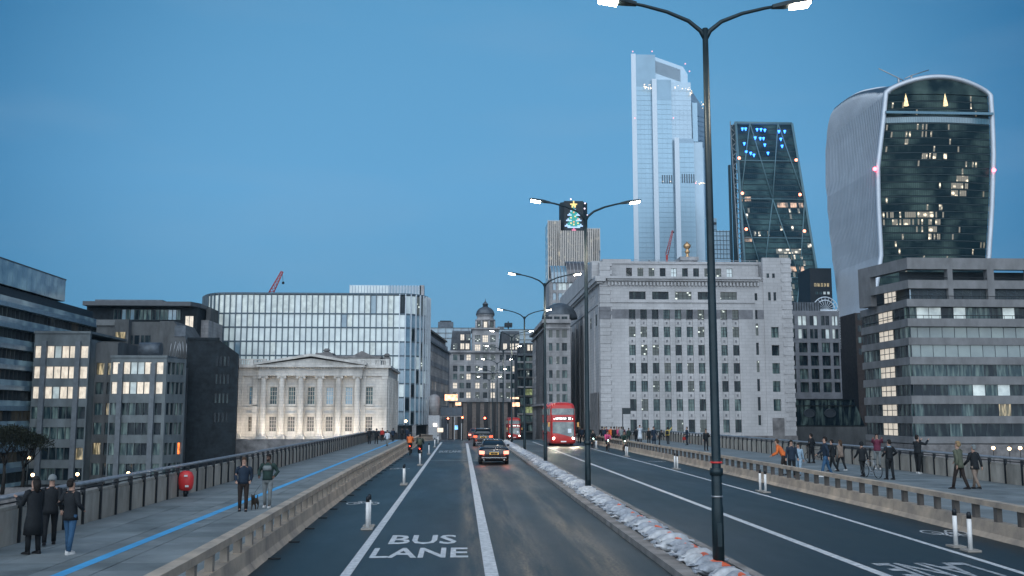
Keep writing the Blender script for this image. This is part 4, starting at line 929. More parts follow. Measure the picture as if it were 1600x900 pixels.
    b = MB(); b.fbox(f2, .2, L2, -3.2, -3, Z(160), Z(112), mat('office_core', (0, 0, 0))); b.fbox(f2, .2, L2, -3, .0 - .02, Z(64), Z(62.5), S); b.build('loggia_back', T)
    for k in range(24):
        if u(600) + k * 1.33 < 33: window(T, f2, u(600) + .7 + k * 1.33, Z(244), 1.33, Z(199) - Z(244), pick([(winmat('glass_blinds', (0, 0, 0), (0, 0, 0), 0), 3), (g_blue, 1), (g_teal, 1)]), mullion, 1, 1, -.6, .06)
    window(T, f3, L3 * .62, Z(246), 3.0, Z(197) - Z(246), winmat('glass_stair_lit', (0, 0, 0), (0, 0, 0), 0), mullion, 3, 2, -.2, .1)
    b = MB()
    for z in (Z(160),): b.tube([f2(0, -.1, z + .35), f2(L2, -.1, z + .35)], .05, darkmetal, 5)
    b.build('balcony_rail', T)
    # riverside wall
    b = MB(); b.box(27, 140, 131, 132, -11, -6, grimy); b.build('river_wall', label='low dark river wall in front of the banded office', cat='wall')
right_side()
# ---------------- towers ----------------
def tower_rows(b, quadf, nu, nv, frac_u, frac_v, mats, base, lit=None):
    """panes over a ruled face; quadf(u,v) -> point, pane set between mullion gaps"""
    for j in range(nv):
        for i in range(nu):
            u0, u1 = (i + frac_u) / nu, (i + 1 - frac_u) / nu; v0, v1 = (j + frac_v) / nv, (j + 1 - frac_v) / nv
            b.face([quadf(u0, v0), quadf(u1, v0), quadf(u1, v1), quadf(u0, v1)], lit(i, j) if lit else pick(mats))
def curved_tower():
    Y = 380; T = thing('curved_tower', 'top-heavy curved glass tower with pale vertical fins and arched roof', 'skyscraper', (xof(1450, Y, 500), Y, -6))
    def prof(tab, y): return ip(tab, y)
    Lx = [(149, 1384.5), (185, 1381), (262, 1372), (320, 1373), (400, 1377), (470, 1366), (540, 1345), (650, 1330)]
    Rx = [(149, 1546), (185, 1548.5), (240, 1550.5), (320, 1548), (400, 1543), (470, 1535), (540, 1525), (650, 1505)]
    Bx = [(160, 1310), (200, 1297), (235, 1293), (290, 1293.5), (380, 1302), (470, 1312.5), (540, 1323), (650, 1335)]
    n = 44; ys = [149 + (650 - 149) * k / n for k in range(n + 1)]
    zs = [zof(y, 1460, Y) for y in ys]
    fl = [Vector((at(prof(Lx, y), y, Y).x, Y, z)) for y, z in zip(ys, zs)]; frr = [Vector((at(prof(Rx, y), y, Y).x, Y, z)) for y, z in zip(ys, zs)]
    bl = []
    for a, y in zip(fl, ys):
        # back edge: same x as the front edge, at the depth where it shows at Bx
        yy = Y
        for _ in range(60):
            p = at(prof(Bx, 648 + (y - 648) * Y / yy), 648 + (y - 648) * Y / yy, yy)
            if p.x >= a.x: break
            yy += 2
        bl.append(Vector((a.x, max(yy, Y + 12), a.z)))
    br = [Vector((r.x, l.y, r.z)) for r, l in zip(frr, bl)]
    core = mat('dark_tower_glass', (.004, .018, .024), .18, var=.1, ior=1.25)
    b = MB(); b.loft([[a + Vector((.6, .6, 0)), c + Vector((-.6, .6, 0)), d + Vector((-.6, -.6, 0)), e + Vector((.6, -.6, 0))] for a, c, d, e in zip(fl, frr, br, bl)][::-1], core, True, False); b.build('core', T)
    # front floors: slightly bulging glass with lit offices
    def F2(u, v):
        k = v * n; i = min(int(k), n - 1); t = k - i; a = fl[i].lerp(fl[i + 1], t); c = frr[i].lerp(frr[i + 1], t); p = a.lerp(c, u); p.y += .3 - 2.2 * math.sin(math.pi * u); return p
    gl = winmat('tower_glass', (.004, .018, .024), (.5, .8, .75), .10, .42, .7, .12, 0, .25, 1.12, space='pos'); gl2 = winmat('tower_glass_lit', (.05, .05, .04), (1, .86, .62), 1.9, .15, .42, .8, .10, space='pos', st=(1, 1, 1.2), vor=.42); gl3 = winmat('tower_glass_reflect', (.06, .14, .18), (.5, .8, .9), .08, .3, .7, .2, 0, .1, 1.9, space='pos')
    sp = [(8, .35, .6, .8), (11.5, .65, .78, .9), (12.5, .62, .75, .9), (5.5, .2, .24, .8), (16.5, .02, .55, .8), (18.2, .3, .5, .9), (19.2, .42, .52, .9), (23, .32, .48, .7), (23, .66, .95, .75), (25.5, .25, .4, .55), (25.7, .42, .75, .6), (27.3, .4, .56, .9), (29.5, .35, .7, .35), (30.3, .7, .95, .6), (21.0, .0, .2, .25), (9, .65, .85, .5)]
    def lit(i, j):
        u = i / 64
        for fj, a, c, pr in sp:
            if abs(j - fj) < .8 and a <= u <= c and rnd.random() < pr * .75: return gl2
        return gl3 if j in (2, 3) and rnd.random() < .0 else (gl2 if rnd.random() < .03 else gl)
    b = MB(); tower_rows(b, lambda u, v: F2(u, v), 64, n, .06, .12, None, None, lambda i, j: gl3 if j == 3 else lit(i, j)); o = b.build('front_panes', T); o['kind'] = 'stuff'
    for j in range(1, n):
        b = MB()
        for k in range(10): p, q = F2(k / 10, j / n), F2((k + 1) / 10, j / n); b.hexa([p + Vector((0, 0, -.12)), q + Vector((0, 0, -.12)), q + Vector((0, .3, -.12)), p + Vector((0, .3, -.12)), p + Vector((0, 0, .12)), q + Vector((0, 0, .12)), q + Vector((0, .3, .12)), p + Vector((0, .3, .12))], mat('tower_slab', (.02, .05, .06), .6, 0))
        b.build('floor_edge', T)
    # terrace band below the sky garden
    b = MB(); p = F2(0, 2.6 / n); q = F2(1, 2.6 / n); b.hexa([p + Vector((0, -2.4, -.5)), q + Vector((0, -2.4, -.5)), q, p, p + Vector((0, -2.4, .5)), q + Vector((0, -2.4, .5)), q + Vector((0, 0, 1)), p + Vector((0, 0, 1))], mat('terrace_band', (.10, .20, .26), .4, .2)); b.build('terrace_band', T)
    # arched head
    zt = zs[0]; arch = lambda u: zt + 6.2 * (math.sin(math.pi * u)) ** .75 if 0 < u < 1 else zt
    b = MB(); m = 24
    for k in range(m):
        u0, u1 = k / m, (k + 1) / m; p, q = F2(u0, 0), F2(u1, 0); b.face([p, q, Vector((q.x, q.y, arch(u1))), Vector((p.x, p.y, arch(u0)))], gl)
    b.build('sky_garden_glass', T)
    # pale frame round the front, over the arch and down both edges
    fm = mat('tower_fin_metal', (.56, .60, .64), .42, .3, var=.08, vs=.1); b = MB()
    path = [p + Vector((-.2, -.2, 0)) for p in fl[::-1]] + [Vector((F2(k / m, 0).x, F2(k / m, 0).y - .3, arch(k / m) + .8)) for k in range(m + 1)] + [p + Vector((.4, -.2, 0)) for p in frr]
    b.tube(path, 1.05, fm, 6); b.build('edge_frame', T)
    # side fins following the bulge
    nf = 34; 
    roofh = lambda s: 1.0 + 14.5 * math.sin(math.pi / 2 * min(1, s * 1.15))
    q = []; tops = []
    for f in range(nf + 1):
        s = f / nf; b = MB(); pa = []
        for i in range(0, n + 1, 2):
            p = fl[i].lerp(bl[i], s); pa.append(p)
        h_ = roofh(s); top = [Vector((pa[0].x + q_, pa[0].y, zt + h_ * k_)) for q_, k_ in ((12, 1.12), (7, 1.04), (4.2, .93), (2.2, .72), (.8, .42), (.2, .18))]; tops.append([p_ + Vector((.3, 0, -.3)) for p_ in top])
        pa = top + pa
        for i in range(len(pa) - 1):
            a, c = pa[i], pa[i + 1]; o1 = Vector((-.42, 0, 0)) if i > 4 else Vector((-.3, 0, .35)); o2 = Vector((-.42, 0, 0)) if i > 3 else Vector((-.3, 0, .35)); e = Vector((0, .62, 0))
            b.hexa([c + o2, c + e * 0 + Vector((.3, 0, 0)), c + e + Vector((.3, 0, 0)), c + o2 + e, a + o1, a + Vector((.3, 0, 0)), a + e + Vector((.3, 0, 0)), a + o1 + e], fm)
        b.build('fin', T)
    # louvred skin between the fins
    skin = mat('tower_skin', (.10, .13, .16), .4, .2, var=.15, vs=.08); b = MB()
    for i in range(n):
        for s0 in range(6):
            a0, a1 = s0 / 6, (s0 + 1) / 6; e = Vector((-.12, 0, 0)); b.face([fl[i].lerp(bl[i], a1) + e, fl[i].lerp(bl[i], a0) + e, fl[i + 1].lerp(bl[i + 1], a0) + e, fl[i + 1].lerp(bl[i + 1], a1) + e], skin)
    for i in range(n):
        pass
    b.build('side_skin', T)
    b = MB()
    for a, c in zip(tops, tops[1:]):
        for k in range(5): b.face([a[k], a[k + 1], c[k + 1], c[k]], skin)
    b.build('side_roof_curve', T)
    # roof
    b = MB(); R0 = []
    for s in [k / 8 for k in range(9)]:
        yy = Y + (bl[0].y - Y) * s; R0.append([Vector((fl[0].x + (frr[0].x - fl[0].x) * k / 12, yy, (arch(k / 12) + .3 + (roofh(s) - 1) * (1 - k / 12) * .9 if 0 < k < 12 else zt + .2))) for k in range(13)])
    for a, c in zip(R0, R0[1:]):
        for k in range(12): b.face([a[k], a[k + 1], c[k + 1], c[k]], skin)
    b.build('roof', T)
    # roof cleaning cranes
    for px, py, dx, lb in ((1404, 122, -11, 'left'), (1424, 118, 10, 'right')):
        p = at(px, py, Y + 12); Tc = thing('roof_cleaning_cradle', 'thin pale maintenance crane on the curved tower roof, the %s of two' % lb, 'crane', p, group='roof cranes on the curved tower'); b = MB()
        b.tube([p + Vector((0, 0, -3)), p], .5, steel, 6); b.build('mast', Tc); b = MB(); b.tube([p + Vector((5 * (-1 if dx < 0 else 1) * -.6, 0, -1.5)), p, p + Vector((dx * .75, 0, 4 if dx < 0 else 2.5))], .22, steel, 6); b.build('boom', Tc)
    # lit conical trees in the sky garden
    for px, side in ((1416, 'left'), (1477.5, 'right')):
        p = at(px, 165, Y - 3); b = MB(); b.loft([[(p.x + r * math.cos(t), Y - 3 + r * math.sin(t), p.z + h) for t in [math.tau * k / 10 for k in range(10)]] for r, h in ((.95, 0), (.7, 1.2), (.75, 1.3), (.45, 2.7), (.5, 2.8), (.2, 4.1), (.05, 5))], winmat('tree_lights', (.2, .15, .05), (1, .76, .42), 2.2, .35, .6, 2.2, .35, space='pos')); b.build('lit_cone_tree', loc=None, label='tall cone of warm fairy lights in the roof garden, the %s one' % side, cat='christmas tree', group='lit cone trees in the roof garden')
    for px, py in ((1367, 264), (1553, 266)): p = at(px, py, Y - 1.5); b = MB(); b.ball(p, .8, emi('aircraft_red', (1, .08, .12), 12), 8, 5); b.build('aviation_light', T)
curved_tower()
def wedge_tower():
    Y = 600; T = thing('wedge_tower', 'dark tapering wedge-shaped glass tower with diagonal braces and blue lights', 'skyscraper', (xof(1200, Y, 500), Y, -6))
    zt, zb = zof(193, 1190, Y), -6; 
    L = lambda v: Vector((at(1141 + (1144 - 1141) * v, 450, Y).x, Y, zt + (zb - zt) * v)); tl, tr = at(1158 - 17, 193, Y), at(1237, 197, Y)
    yb = 478; br_ = at(1273, 470, Y); sl = (br_.x - tr.x) / (br_.z - tr.z)
    def P(u, v):
        z = zt + (zb - zt) * v; x0 = tl.x + 1.0 * v + 3.4; x1 = tr.x + sl * (z - zt); return Vector((x0 + (x1 - x0) * u, Y - 18 * v, z))
    gl = winmat('wedge_glass', (.005, .028, .042), (.4, .8, .85), .10, .42, .7, .10, 0, .25, 1.15, space='pos'); lit1 = winmat('wedge_lit', (.05, .07, .06), (1, .9, .74), 2.2, .15, .45, .6, .05, space='pos', st=(1, 1, 1.5), vor=.28); wm = winmat('wedge_warm', (.05, .07, .06), (1, .60, .40), 1.0, .42, .6, .25, .12, space='pos'); bl = emi('wedge_blue_lamp', (.04, .22, 1), 5)
    n = 52
    strip_ = {13: (.0, .16, wm, .9), 14: (.55, .95, wm, .75), 22: (.45, .8, lit1, .9), 23: (.42, .8, lit1, .5), 24: (.15, .4, lit1, .5), 25: (.45, .95, wm, .85), 29: (.25, .6, lit1, .9), 34: (.0, 1, lit1, .6), 36: (0.05, .6, wm, .6), 37: (.7, 1, wm, .5), 39: (.6, 1, lit1, .9), 41: (.1, 1, lit1, .95), 20: (0, .1, wm, .5)}
    def lit(i, j):
        if j in strip_:
            a, c, m, p = strip_[j]
            if a <= i / 30 <= c and rnd.random() < p: return m
        return lit1 if rnd.random() < .05 and j > 14 else gl
    b = MB(); tower_rows(b, P, 30, n, .04, .10, None, None, lit); o = b.build('front_panes', T); o['kind'] = 'stuff'
    b = MB(); a, c = P(-.0, 0), P(1, 0); d, e = P(1, 1), P(0, 1); k = Vector((0, .5, 0)); Yb = Y + 30; sh = Vector((9, 0, 0))
    b.loft([[a + k, e + k, Vector((e.x + 9, Yb, e.z)), Vector((a.x + 9, Yb, a.z))], [c + k, d + k, Vector((d.x, Yb, d.z)), Vector((c.x, Yb, c.z))]], mat('wedge_slab', (.015, .045, .06), .6, 0), True, False); b.build('core', T)
    # mega frame: edges, diagonals, horizontals
    fm = mat('wedge_frame', (.10, .19, .22), .6, 0, var=.1); b = MB()
    for u in (0, 1): b.tube([P(u, 0) + Vector((0, -.8, 0)), P(u, 1) + Vector((0, -.8, 0))], .75, fm, 6)
    lv = [0, .13, .26, .39, .52, .65, .78, .91]
    for v in lv: b.tube([P(0, v) + Vector((0, -.5, 0)), P(1, v) + Vector((0, -.5, 0))], .35, fm, 5)
    for i, (v0, v1) in enumerate(zip(lv[::2], lv[2::2])):
        for k in range(4): u0 = k / 4; b.tube([P(u0, v0 if (k + i) % 2 else v1) + Vector((0, -.6, 0)), P(u0 + .25, v1 if (k + i) % 2 else v0) + Vector((0, -.6, 0))], .4, fm, 5)
    b.tube([P(0, 0), P(1, 0)], 1.1, fm, 6); b.build('braced_frame', T)
    # ladder core on the left flank
    b = MB(); x0 = tl.x; lx = mat('ladder_frame', (.22, .25, .26), .5, .2)
    for d_ in (0, 3.0): b.tube([(x0 + d_, Y, zt + 1), (x0 + 1.0 + d_, Y - 18, zb)], .35, lx, 5)
    for k in range(60): v = k / 60; z = zt + (zb - zt) * v; z2 = zt + (zb - zt) * (v + 1 / 60); q = x0 + v; b.tube([(q + (0 if k % 2 else 3), Y - 18 * v, z), (q + (3 if k % 2 else 0), Y - 18 * v, z2)], .28, lx, 4)
    b.build('ladder_frame', T); b = MB(); b.box(x0 + .6, x0 + 3.2, Y + .5, Y + 3, zb, zt - 1, mat('wedge_slab', (0, 0, 0))); b.box(x0 - .6, x0 + .6, Y + 4, Y + 6, zb, zof(255, 1140, Y), mat('wedge_slab', (0, 0, 0))); b.build('side_core', T)
    for px, py in [(1160, 202), (1165, 202), (1183, 203), (1189, 203), (1195, 204), (1217, 206), (1226, 206), (1180, 216), (1188, 217), (1193, 217), (1220, 218), (1163, 225), (1195, 227), (1222, 229), (1173, 240), (1166, 238), (1178, 243), (1200, 240)]: 
        p = at(px, py, Y - 2.4); b = MB(); b.tube([p + Vector((-.0, 0, .9)), p + Vector((0, 0, -.9))], [.9, .25], bl, 6); b.build('blue_lamp', T)
    for px, py in ((1155, 247), (1244, 250), (1160, 302), (1250, 304), (1166, 358), (1257, 361)): p = at(px, py, Y - 10); b = MB(); b.ball(p, .95, emi('brace_red', (1, .25, .15), 6), 6, 4); b.build('aviation_light', T)
wedge_tower()
def tall_tower():
    Y = 750; T = thing('tallest_glass_tower', 'tallest pale blue faceted glass tower with stepped tops', 'skyscraper', (xof(1050, Y, 500), Y, -6))
    c5 = lambda v, w_=400: at(960 + v / 2.5, 60 + w_ / 2.5, Y).x; z5 = lambda v: zof(60 + v / 2.5, 1040, Y)
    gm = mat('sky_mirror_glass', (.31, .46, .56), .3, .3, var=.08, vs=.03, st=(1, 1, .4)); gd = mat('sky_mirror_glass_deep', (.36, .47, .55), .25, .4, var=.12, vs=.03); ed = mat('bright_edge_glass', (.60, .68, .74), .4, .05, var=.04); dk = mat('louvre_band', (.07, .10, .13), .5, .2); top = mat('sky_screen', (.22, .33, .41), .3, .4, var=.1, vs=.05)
    # slabs: (left, right, top, depth offset, bright edge width, top screen height)
    def slab(px0, px1, yt, dy, edge, scr, m, yr=None, nm='shaft'):
        b = MB(); x0, x1 = c5(px0), c5(px1); z = z5(yt); zr = z5(yr) if yr else z; y = Y + dy
        b.hexa([(x0, y, -6), (x1, y, -6), (x1 + 3, y + 30, -6), (x0 + 6, y + 30, -6), (x0, y, z), (x1, y, zr), (x1 + 3, y + 30, zr), (x0 + 6, y + 30, z)], m); o = b.build(nm, T)
        bb = MB()
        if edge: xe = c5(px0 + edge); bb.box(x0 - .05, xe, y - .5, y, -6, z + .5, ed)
        zz = -6; 
        g = MB(); k = 0; st_ = 3.9
        a0 = c5(px0 + edge) if edge else x0; nu = max(2, int((x1 - a0) / 3.0))
        while zz + st_ < min(z, zr) - scr:
            for i in range(nu):
                u0 = a0 + (x1 - a0) * i / nu; u1 = a0 + (x1 - a0) * (i + 1) / nu; g.face([(u0 + .04, y - .18, zz + .3), (u1 - .04, y - .18, zz + .3), (u1 - .04, y - .18, zz + st_ - .05), (u0 + .04, y - .18, zz + st_ - .05)], gd if m is gd else gm)
            zz += st_
        if scr: g.box(a0, x1, y - .25, y - .02, zz, min(z, zr), top)
        gg = g.build('panes', T); gg['kind'] = 'stuff'
        if edge: bb.build('bright_edge', T)
        return o
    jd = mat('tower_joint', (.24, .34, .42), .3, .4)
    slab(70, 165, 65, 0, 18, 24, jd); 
    # crown wrapping to the right, stepping down with the far corner
    b = MB(); a, c, c1 = c5(147), c5(293), c5(276); P6 = [(a, -6), (c, -6), (c, z5(138)), (c1, z5(108)), (a, z5(65))]; b.loft([[(p[0], Y + 1, p[1]) for p in P6], [(p[0] + 4, Y + 30, p[1] - 2) for p in P6]], gd, True, False); b.build('rear_shaft', T)
    fr = Fr((a, Y + 1), (1, 0)); Lr = c1 - a; b = MB()
    for k in range(26): u = 3 + k * (Lr - 5) / 26; zz = z5(66 + 43 * (u / Lr)); b.fbox(fr, u, u + .35, 0, .3, zz - 13, zz - 3, dk)
    b.fbox(fr, 0, Lr, 0, .2, z5(230), z5(172), top); b.build('crown_louvres', T)
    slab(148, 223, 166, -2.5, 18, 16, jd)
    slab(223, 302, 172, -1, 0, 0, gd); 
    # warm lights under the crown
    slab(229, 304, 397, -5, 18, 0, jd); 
    b = MB(); x0, x1 = c5(302), c5(372); 
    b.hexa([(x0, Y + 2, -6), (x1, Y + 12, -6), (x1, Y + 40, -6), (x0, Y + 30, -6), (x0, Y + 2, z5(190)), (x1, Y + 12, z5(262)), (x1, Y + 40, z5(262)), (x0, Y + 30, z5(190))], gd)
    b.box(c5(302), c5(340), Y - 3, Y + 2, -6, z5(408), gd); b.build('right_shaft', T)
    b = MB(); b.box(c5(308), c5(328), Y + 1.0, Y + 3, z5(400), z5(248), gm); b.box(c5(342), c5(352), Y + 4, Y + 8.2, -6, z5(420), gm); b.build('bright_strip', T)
    fr2 = Fr((x0, Y + 2), (x1 - x0, 10)); L2 = math.hypot(x1 - x0, 10); b = MB()
    zz = -4
    while zz < z5(262) - 3: b.fbox(fr2, 0, L2, 0, .25, zz, zz + .4, jd); zz += 3.9
    b.build('floor_lines', T)
    b = MB()
    for v in range(180, 222, 9): b.box(c5(v), c5(v + 4), Y - 2.95, Y - 2.6, z5(570), z5(537), dk)
    for v in range(254, 300, 9): b.box(c5(v), c5(v + 4), Y - 5.4, Y - 5.1, z5(570), z5(535), dk)
    b.build('plant_louvres', T)
    wl = emi('tower_warm_speck', (1, .80, .58), 1.6)
    spots = [(183, 563), (212, 563)] + [(296 + rnd.random() * 8, 205 + rnd.random() * 22) for _ in range(6)] + [(110 + rnd.random() * 36, 183 + rnd.random() * 22) for _ in range(14)] + [(236 + rnd.random() * 60, 180 + rnd.random() * 28) for _ in range(10)] + [(310 + rnd.random() * 34, 560 + rnd.random() * 14) for _ in range(9)] + [(336 + rnd.random() * 18, 250 + rnd.random() * 26) for _ in range(8)]
    for (a, c) in spots: b = MB(); x, z = c5(a), z5(c); s = .2 + .22 * rnd.random(); b.box(x - s, x + s, Y - 3.9, Y - 3.7, z - s, z + s, wl); b.build('lit_window', T)
    for v, q in ((72, 64), (148, 62), (277, 108), (293, 137), (76, 322), (226, 319), (307, 571), (352, 404)): b = MB(); b.ball((c5(v), Y - 5.8, z5(q)), .55, emi('aircraft_pink', (1, .45, .5), 1.6), 6, 4); b.build('aviation_light', T)
tall_tower()
def others():
    # ribbed tower with the lit tree sign
    Y = 700; T = thing('ribbed_tower', 'ribbed older tower with dark drum top carrying a lit christmas tree screen', 'skyscraper', (xof(900, Y, 400), Y, -6)); c6 = lambda v: at(820 + v / 4.283, 400, Y).x; z6 = lambda v: zof(290 + v / 4.283, 900, Y)
    rib = mat('tower_rib', (.58, .52, .46), .5, .2, var=.05); gl = winmat('ribbed_glass', (.02, .035, .04), (1, .86, .6), .5, .55, .75, .35, .02, space='pos')
    def lobe(a, c, zt, dy, nm):
        b = MB(); x0, x1 = c6(a), c6(c); b.box(x0, x1, Y + dy, Y + dy + 25, -6, z6(zt), gl); k = 0; n = int((c - a) / 11.5)
        b.build(nm, T)
        q = MB()
        for i in range(n + 1): x = x0 + (x1 - x0) * i / n; q.box(x - .32, x + .32, Y + dy - .8, Y + dy, -6, z6(zt) + .6, rib)
        for r in range(9): zz = z6(zt) - 4 - 8.4 * r; q.box(x0, x1, Y + dy - .4, Y + dy - .02, zz, zz + 1.0, mat('tower_spandrel', (.13, .12, .11), .6))
        q.build('ribs', T)
    lobe(160, 240, 232, 4, 'left_lobe'); lobe(236, 452, 308, 0, 'front_lobe'); lobe(412, 508, 280, 5, 'right_lobe')
    b = MB(); zt = z6(100); zb = z6(310); cx = (c6(238) + c6(438)) / 2; r = (c6(438) - c6(238)) / 2
    b.loft([[(cx + r * math.cos(t), Y + 12 + r * math.sin(t), z) for t in [math.tau * (k + .5) / 8 for k in range(8)]] for z in (zb - 4, zt)], mat('drum_dark', (.01, .016, .02), .6), True, False)
    b.build('drum', T)
    # screen, flat on the drum's front facet
    ty = Y + 12 - r * math.cos(math.pi / 8) - .5; S_ = thing('tree_screen', 'pixel screen showing a green tree with snow, baubles and gold star', 'screen', (c6(330), ty, z6(300)))
    grid_ = ["......Y......", "......Y......", "....YYYYY....", ".....YYY.....", ".....YGY.....", "......G......", ".....WWW.....", "....WGGWW....", "....GGRGG....", "...WGGGGGW...", "..WWWGGGWWW..", "....GGGYG....", "...GYGGGGG...", "..WGGGGGGRW..", ".WWWWGGGWWWW.", "...GGGRGGG...", "..GGYGGGGYG..", ".WGGGGYGGGGW.", "WWWWGGGGGWWWW", "..WWWWWWWWW..", "......P......", ".....PPP....."]
    cm = {'Y': emi('px_gold', (1, .72, .25), 1.0), 'G': emi('px_green', (.03, .34, .30), .8), 'W': emi('px_snow', (.42, .62, .9), 1.0), 'R': emi('px_orange', (1, .35, .12), 1.0), 'P': emi('px_pink', (.85, .2, .35), .8)}
    pw = (c6(392) - c6(270)) / 13; ph = (z6(102) - z6(302)) / 22; meshes = {}
    for k, m in cm.items(): q = MB(); q.box(0, pw * .97, -.3, 0, 0, ph * .97, m); meshes[k] = q.mesh('pixel_block')
    for j, row in enumerate(grid_):
        for i, ch in enumerate(row):
            if ch != '.': link('pixel_block', meshes[ch], S_, (c6(270) + i * pw - c6(330), -.4, (21 - j) * ph))
    b = MB(); b.box(c6(266), c6(396), ty - .0, ty + .4, z6(304), z6(100), mat('drum_dark', (0, 0, 0))); b.build('backing', S_)
    for v, q in ((310, 93), (405, 120), (402, 155), (420, 200)): b = MB(); b.ball((c6(v), Y - 1, z6(q)), .6, emi('tower_pink', (.9, .75, .9), 2), 6, 4); b.build('roof_lamp', T)
    # arched glass-roofed building in front of it
    Y = 300; T = thing('arched_roof_office', 'stepped office with barrel-shaped glass roofs below the ribbed tower', 'building', (xof(890, Y, 500), Y, -6)); c6 = lambda v: at(820 + v / 4.283, 430, Y).x; z6 = lambda v: zof(290 + v / 4.283, 900, Y); b = MB()
    b.box(c6(165), c6(520), Y + .5, Y + 14, -6, z6(620), citystone); b.build('wall', T)
    for a, c, zt in ((175, 285, 520), (283, 405, 490), (405, 520, 495)):
        b = MB(); x0, x1 = c6(a), c6(c); h = (z6(zt) - z6(650)); n = 8; 
        for k in range(n):
            t0, t1 = math.pi / 2 * k / n, math.pi / 2 * (k + 1) / n
            for i in range(5):
                u0, u1 = x0 + (x1 - x0) * (i + .08) / 5, x0 + (x1 - x0) * (i + .92) / 5
                f = lambda t: (Y + 6 - 6.6 * math.cos(t), z6(650) + h * math.sin(t)); (ya, za), (yb, zb_) = f(t0), f(t1); b.face([(u0, ya, za), (u1, ya, za), (u1, yb, zb_), (u0, yb, zb_)], (g_blue if a == 175 or a == 405 else mat('roof_tint', (.16, .15, .15), .3, .4)))
        for i in range(6): u = x0 + (x1 - x0) * i / 5; b.tube([(u, Y + 6 - 6.8 * math.cos(t), z6(650) + h * math.sin(t)) for t in [math.pi / 2 * k / 8 for k in range(9)]], .12, citystone, 4)
        b.box(x0, x1, Y + 5.8, Y + 6.4, z6(650), z6(zt), slate); b.build('barrel_roof', T)
    fr = Fr((0, Y), (1, 0)); b = MB()
    for v in range(640, 1000, 66): b.fbox(fr, c6(168), c6(520), -.5, .2, z6(v + 14), z6(v - 6), citystone)
    for v in (178, 216, 285, 350): b.fbox(fr, c6(v - 6), c6(v + 6), -.5, .3, -6, z6(640), citystone)
    b.build('stone_frame', T)
    for r, v in enumerate(range(640, 900, 66)):
        for a, c in ((186, 208), (224, 248), (250, 278), (293, 318), (320, 344)): window(T, fr, (c6(a) + c6(c)) / 2, z6(v + 60), c6(c) - c6(a), z6(v + 14) - z6(v + 60), pick([(g_pale, 3), (g_cool, 2), (g_blue, 1)]) if a > 220 else g_blue, mullion, 1, 1, .0)
    # slim pale block right of the tallest tower
    Y = 560; T = thing('slim_pale_block', 'small pale glass block with dark topped neighbour, seen beside the lamp post', 'building', (xof(1125, Y, 400), Y, -6)); X = lambda p: at(p, 380, Y).x; Z = lambda q: zof(q, 1125, Y); b = MB(); b.box(X(1114), X(1140), Y, Y + 12, -6, Z(360), mat('sky_mirror_glass', (0, 0, 0))); b.build('wall', T); b = MB()
    for k in range(8): b.box(X(1114), X(1140), Y - .2, Y - .02, Z(362 + k * 7), Z(361.2 + k * 7), mullion)
    for k in range(6): b.box(X(1115 + k * 5), X(1115.5 + k * 5), Y - .3, Y - .03, Z(405), Z(360), mullion)
    b.build('mullions', T); b = MB(); b.box(X(1115), X(1130.5), Y + 14, Y + 20, -6, Z(333.5), g_blue); 
    for q in (340, 352): b.box(X(1116), X(1130), Y + 13.8, Y + 13.99, Z(q + 4), Z(q), darkmetal)
    b.build('dark_top', T)
    # gilded urn of the column monument, showing over the white block's roof
    Y = 230; p = at(1074, 402, Y); T = thing('gilded_urn_column', 'gilded urn topping a stone column behind the white block roof', 'monument', (p.x, Y, -6)); b = MB(); b.tube([(p.x, Y, -6), (p.x, Y, p.z - .5)], 1.9, citystone, 16); b.box(p.x - 2.2, p.x + 2.2, Y - 2.2, Y + 2.2, p.z - 1, p.z - .2, citystone); b.build('column', T)
    gold = mat('gold_leaf', (.75, .45, .22), .35, .7, var=.2, vs=3); b = MB(); z = p.z - .3; pr = [(.9, 0), (.9, .4), (.5, .6), (.45, 1.2), (.8, 1.5), (.75, 1.8), (.45, 2.0), (.5, 2.3), (1.05, 2.6), (1.2, 3.1), (.9, 3.5), (.3, 3.8), (.05, 4.1)]
    b.loft([[(p.x + r * .75 * math.cos(t), Y + r * .75 * math.sin(t), z + h) for t in [math.tau * k / 14 for k in range(14)]] for r, h in pr], gold); b.build('urn', T)
    # cranes
    red = mat('crane_red', (.45, .06, .05), .5, var=.1)
    def crane(p0, p1, lb, hook, base_z):
        T = thing('tower_crane', lb, 'crane', (p0.x, p0.y, base_z)); b = MB()
        b.tube([(p0.x, p0.y, base_z), p0], .45, red, 4); b.build('mast', T); b = MB(); d = (p1 - p0); u = Vector((-d.z, 0, d.x)).normalized() * .55
        for s in (-1, 1): b.tube([p0 + u * s, p1 + u * s * .4], .14, red, 4)
        for k in range(14): b.tube([p0 + d * (k / 14) + u * (1 if k % 2 else -1) * (1 - k / 24), p0 + d * ((k + 1) / 14) - u * (1 if k % 2 else -1) * (1 - k / 24)], .09, red, 4)
        b.build('jib', T); b = MB(); b.tube([p1, p1 + Vector((.3, 0, -hook))], .05, darkmetal, 4); b.ball(p1 + Vector((.3, 0, -hook)), .35, darkmetal, 6, 4); b.build('hook', T)
    crane(at(423, 459, 240), at(441, 424, 240), 'red luffing crane jib above the curved glass office roof', 2.8, 18)
    crane(at(1042, 398, 400), at(1051, 360, 400), 'red crane jib in front of the tallest tower', .8, 20)
others()
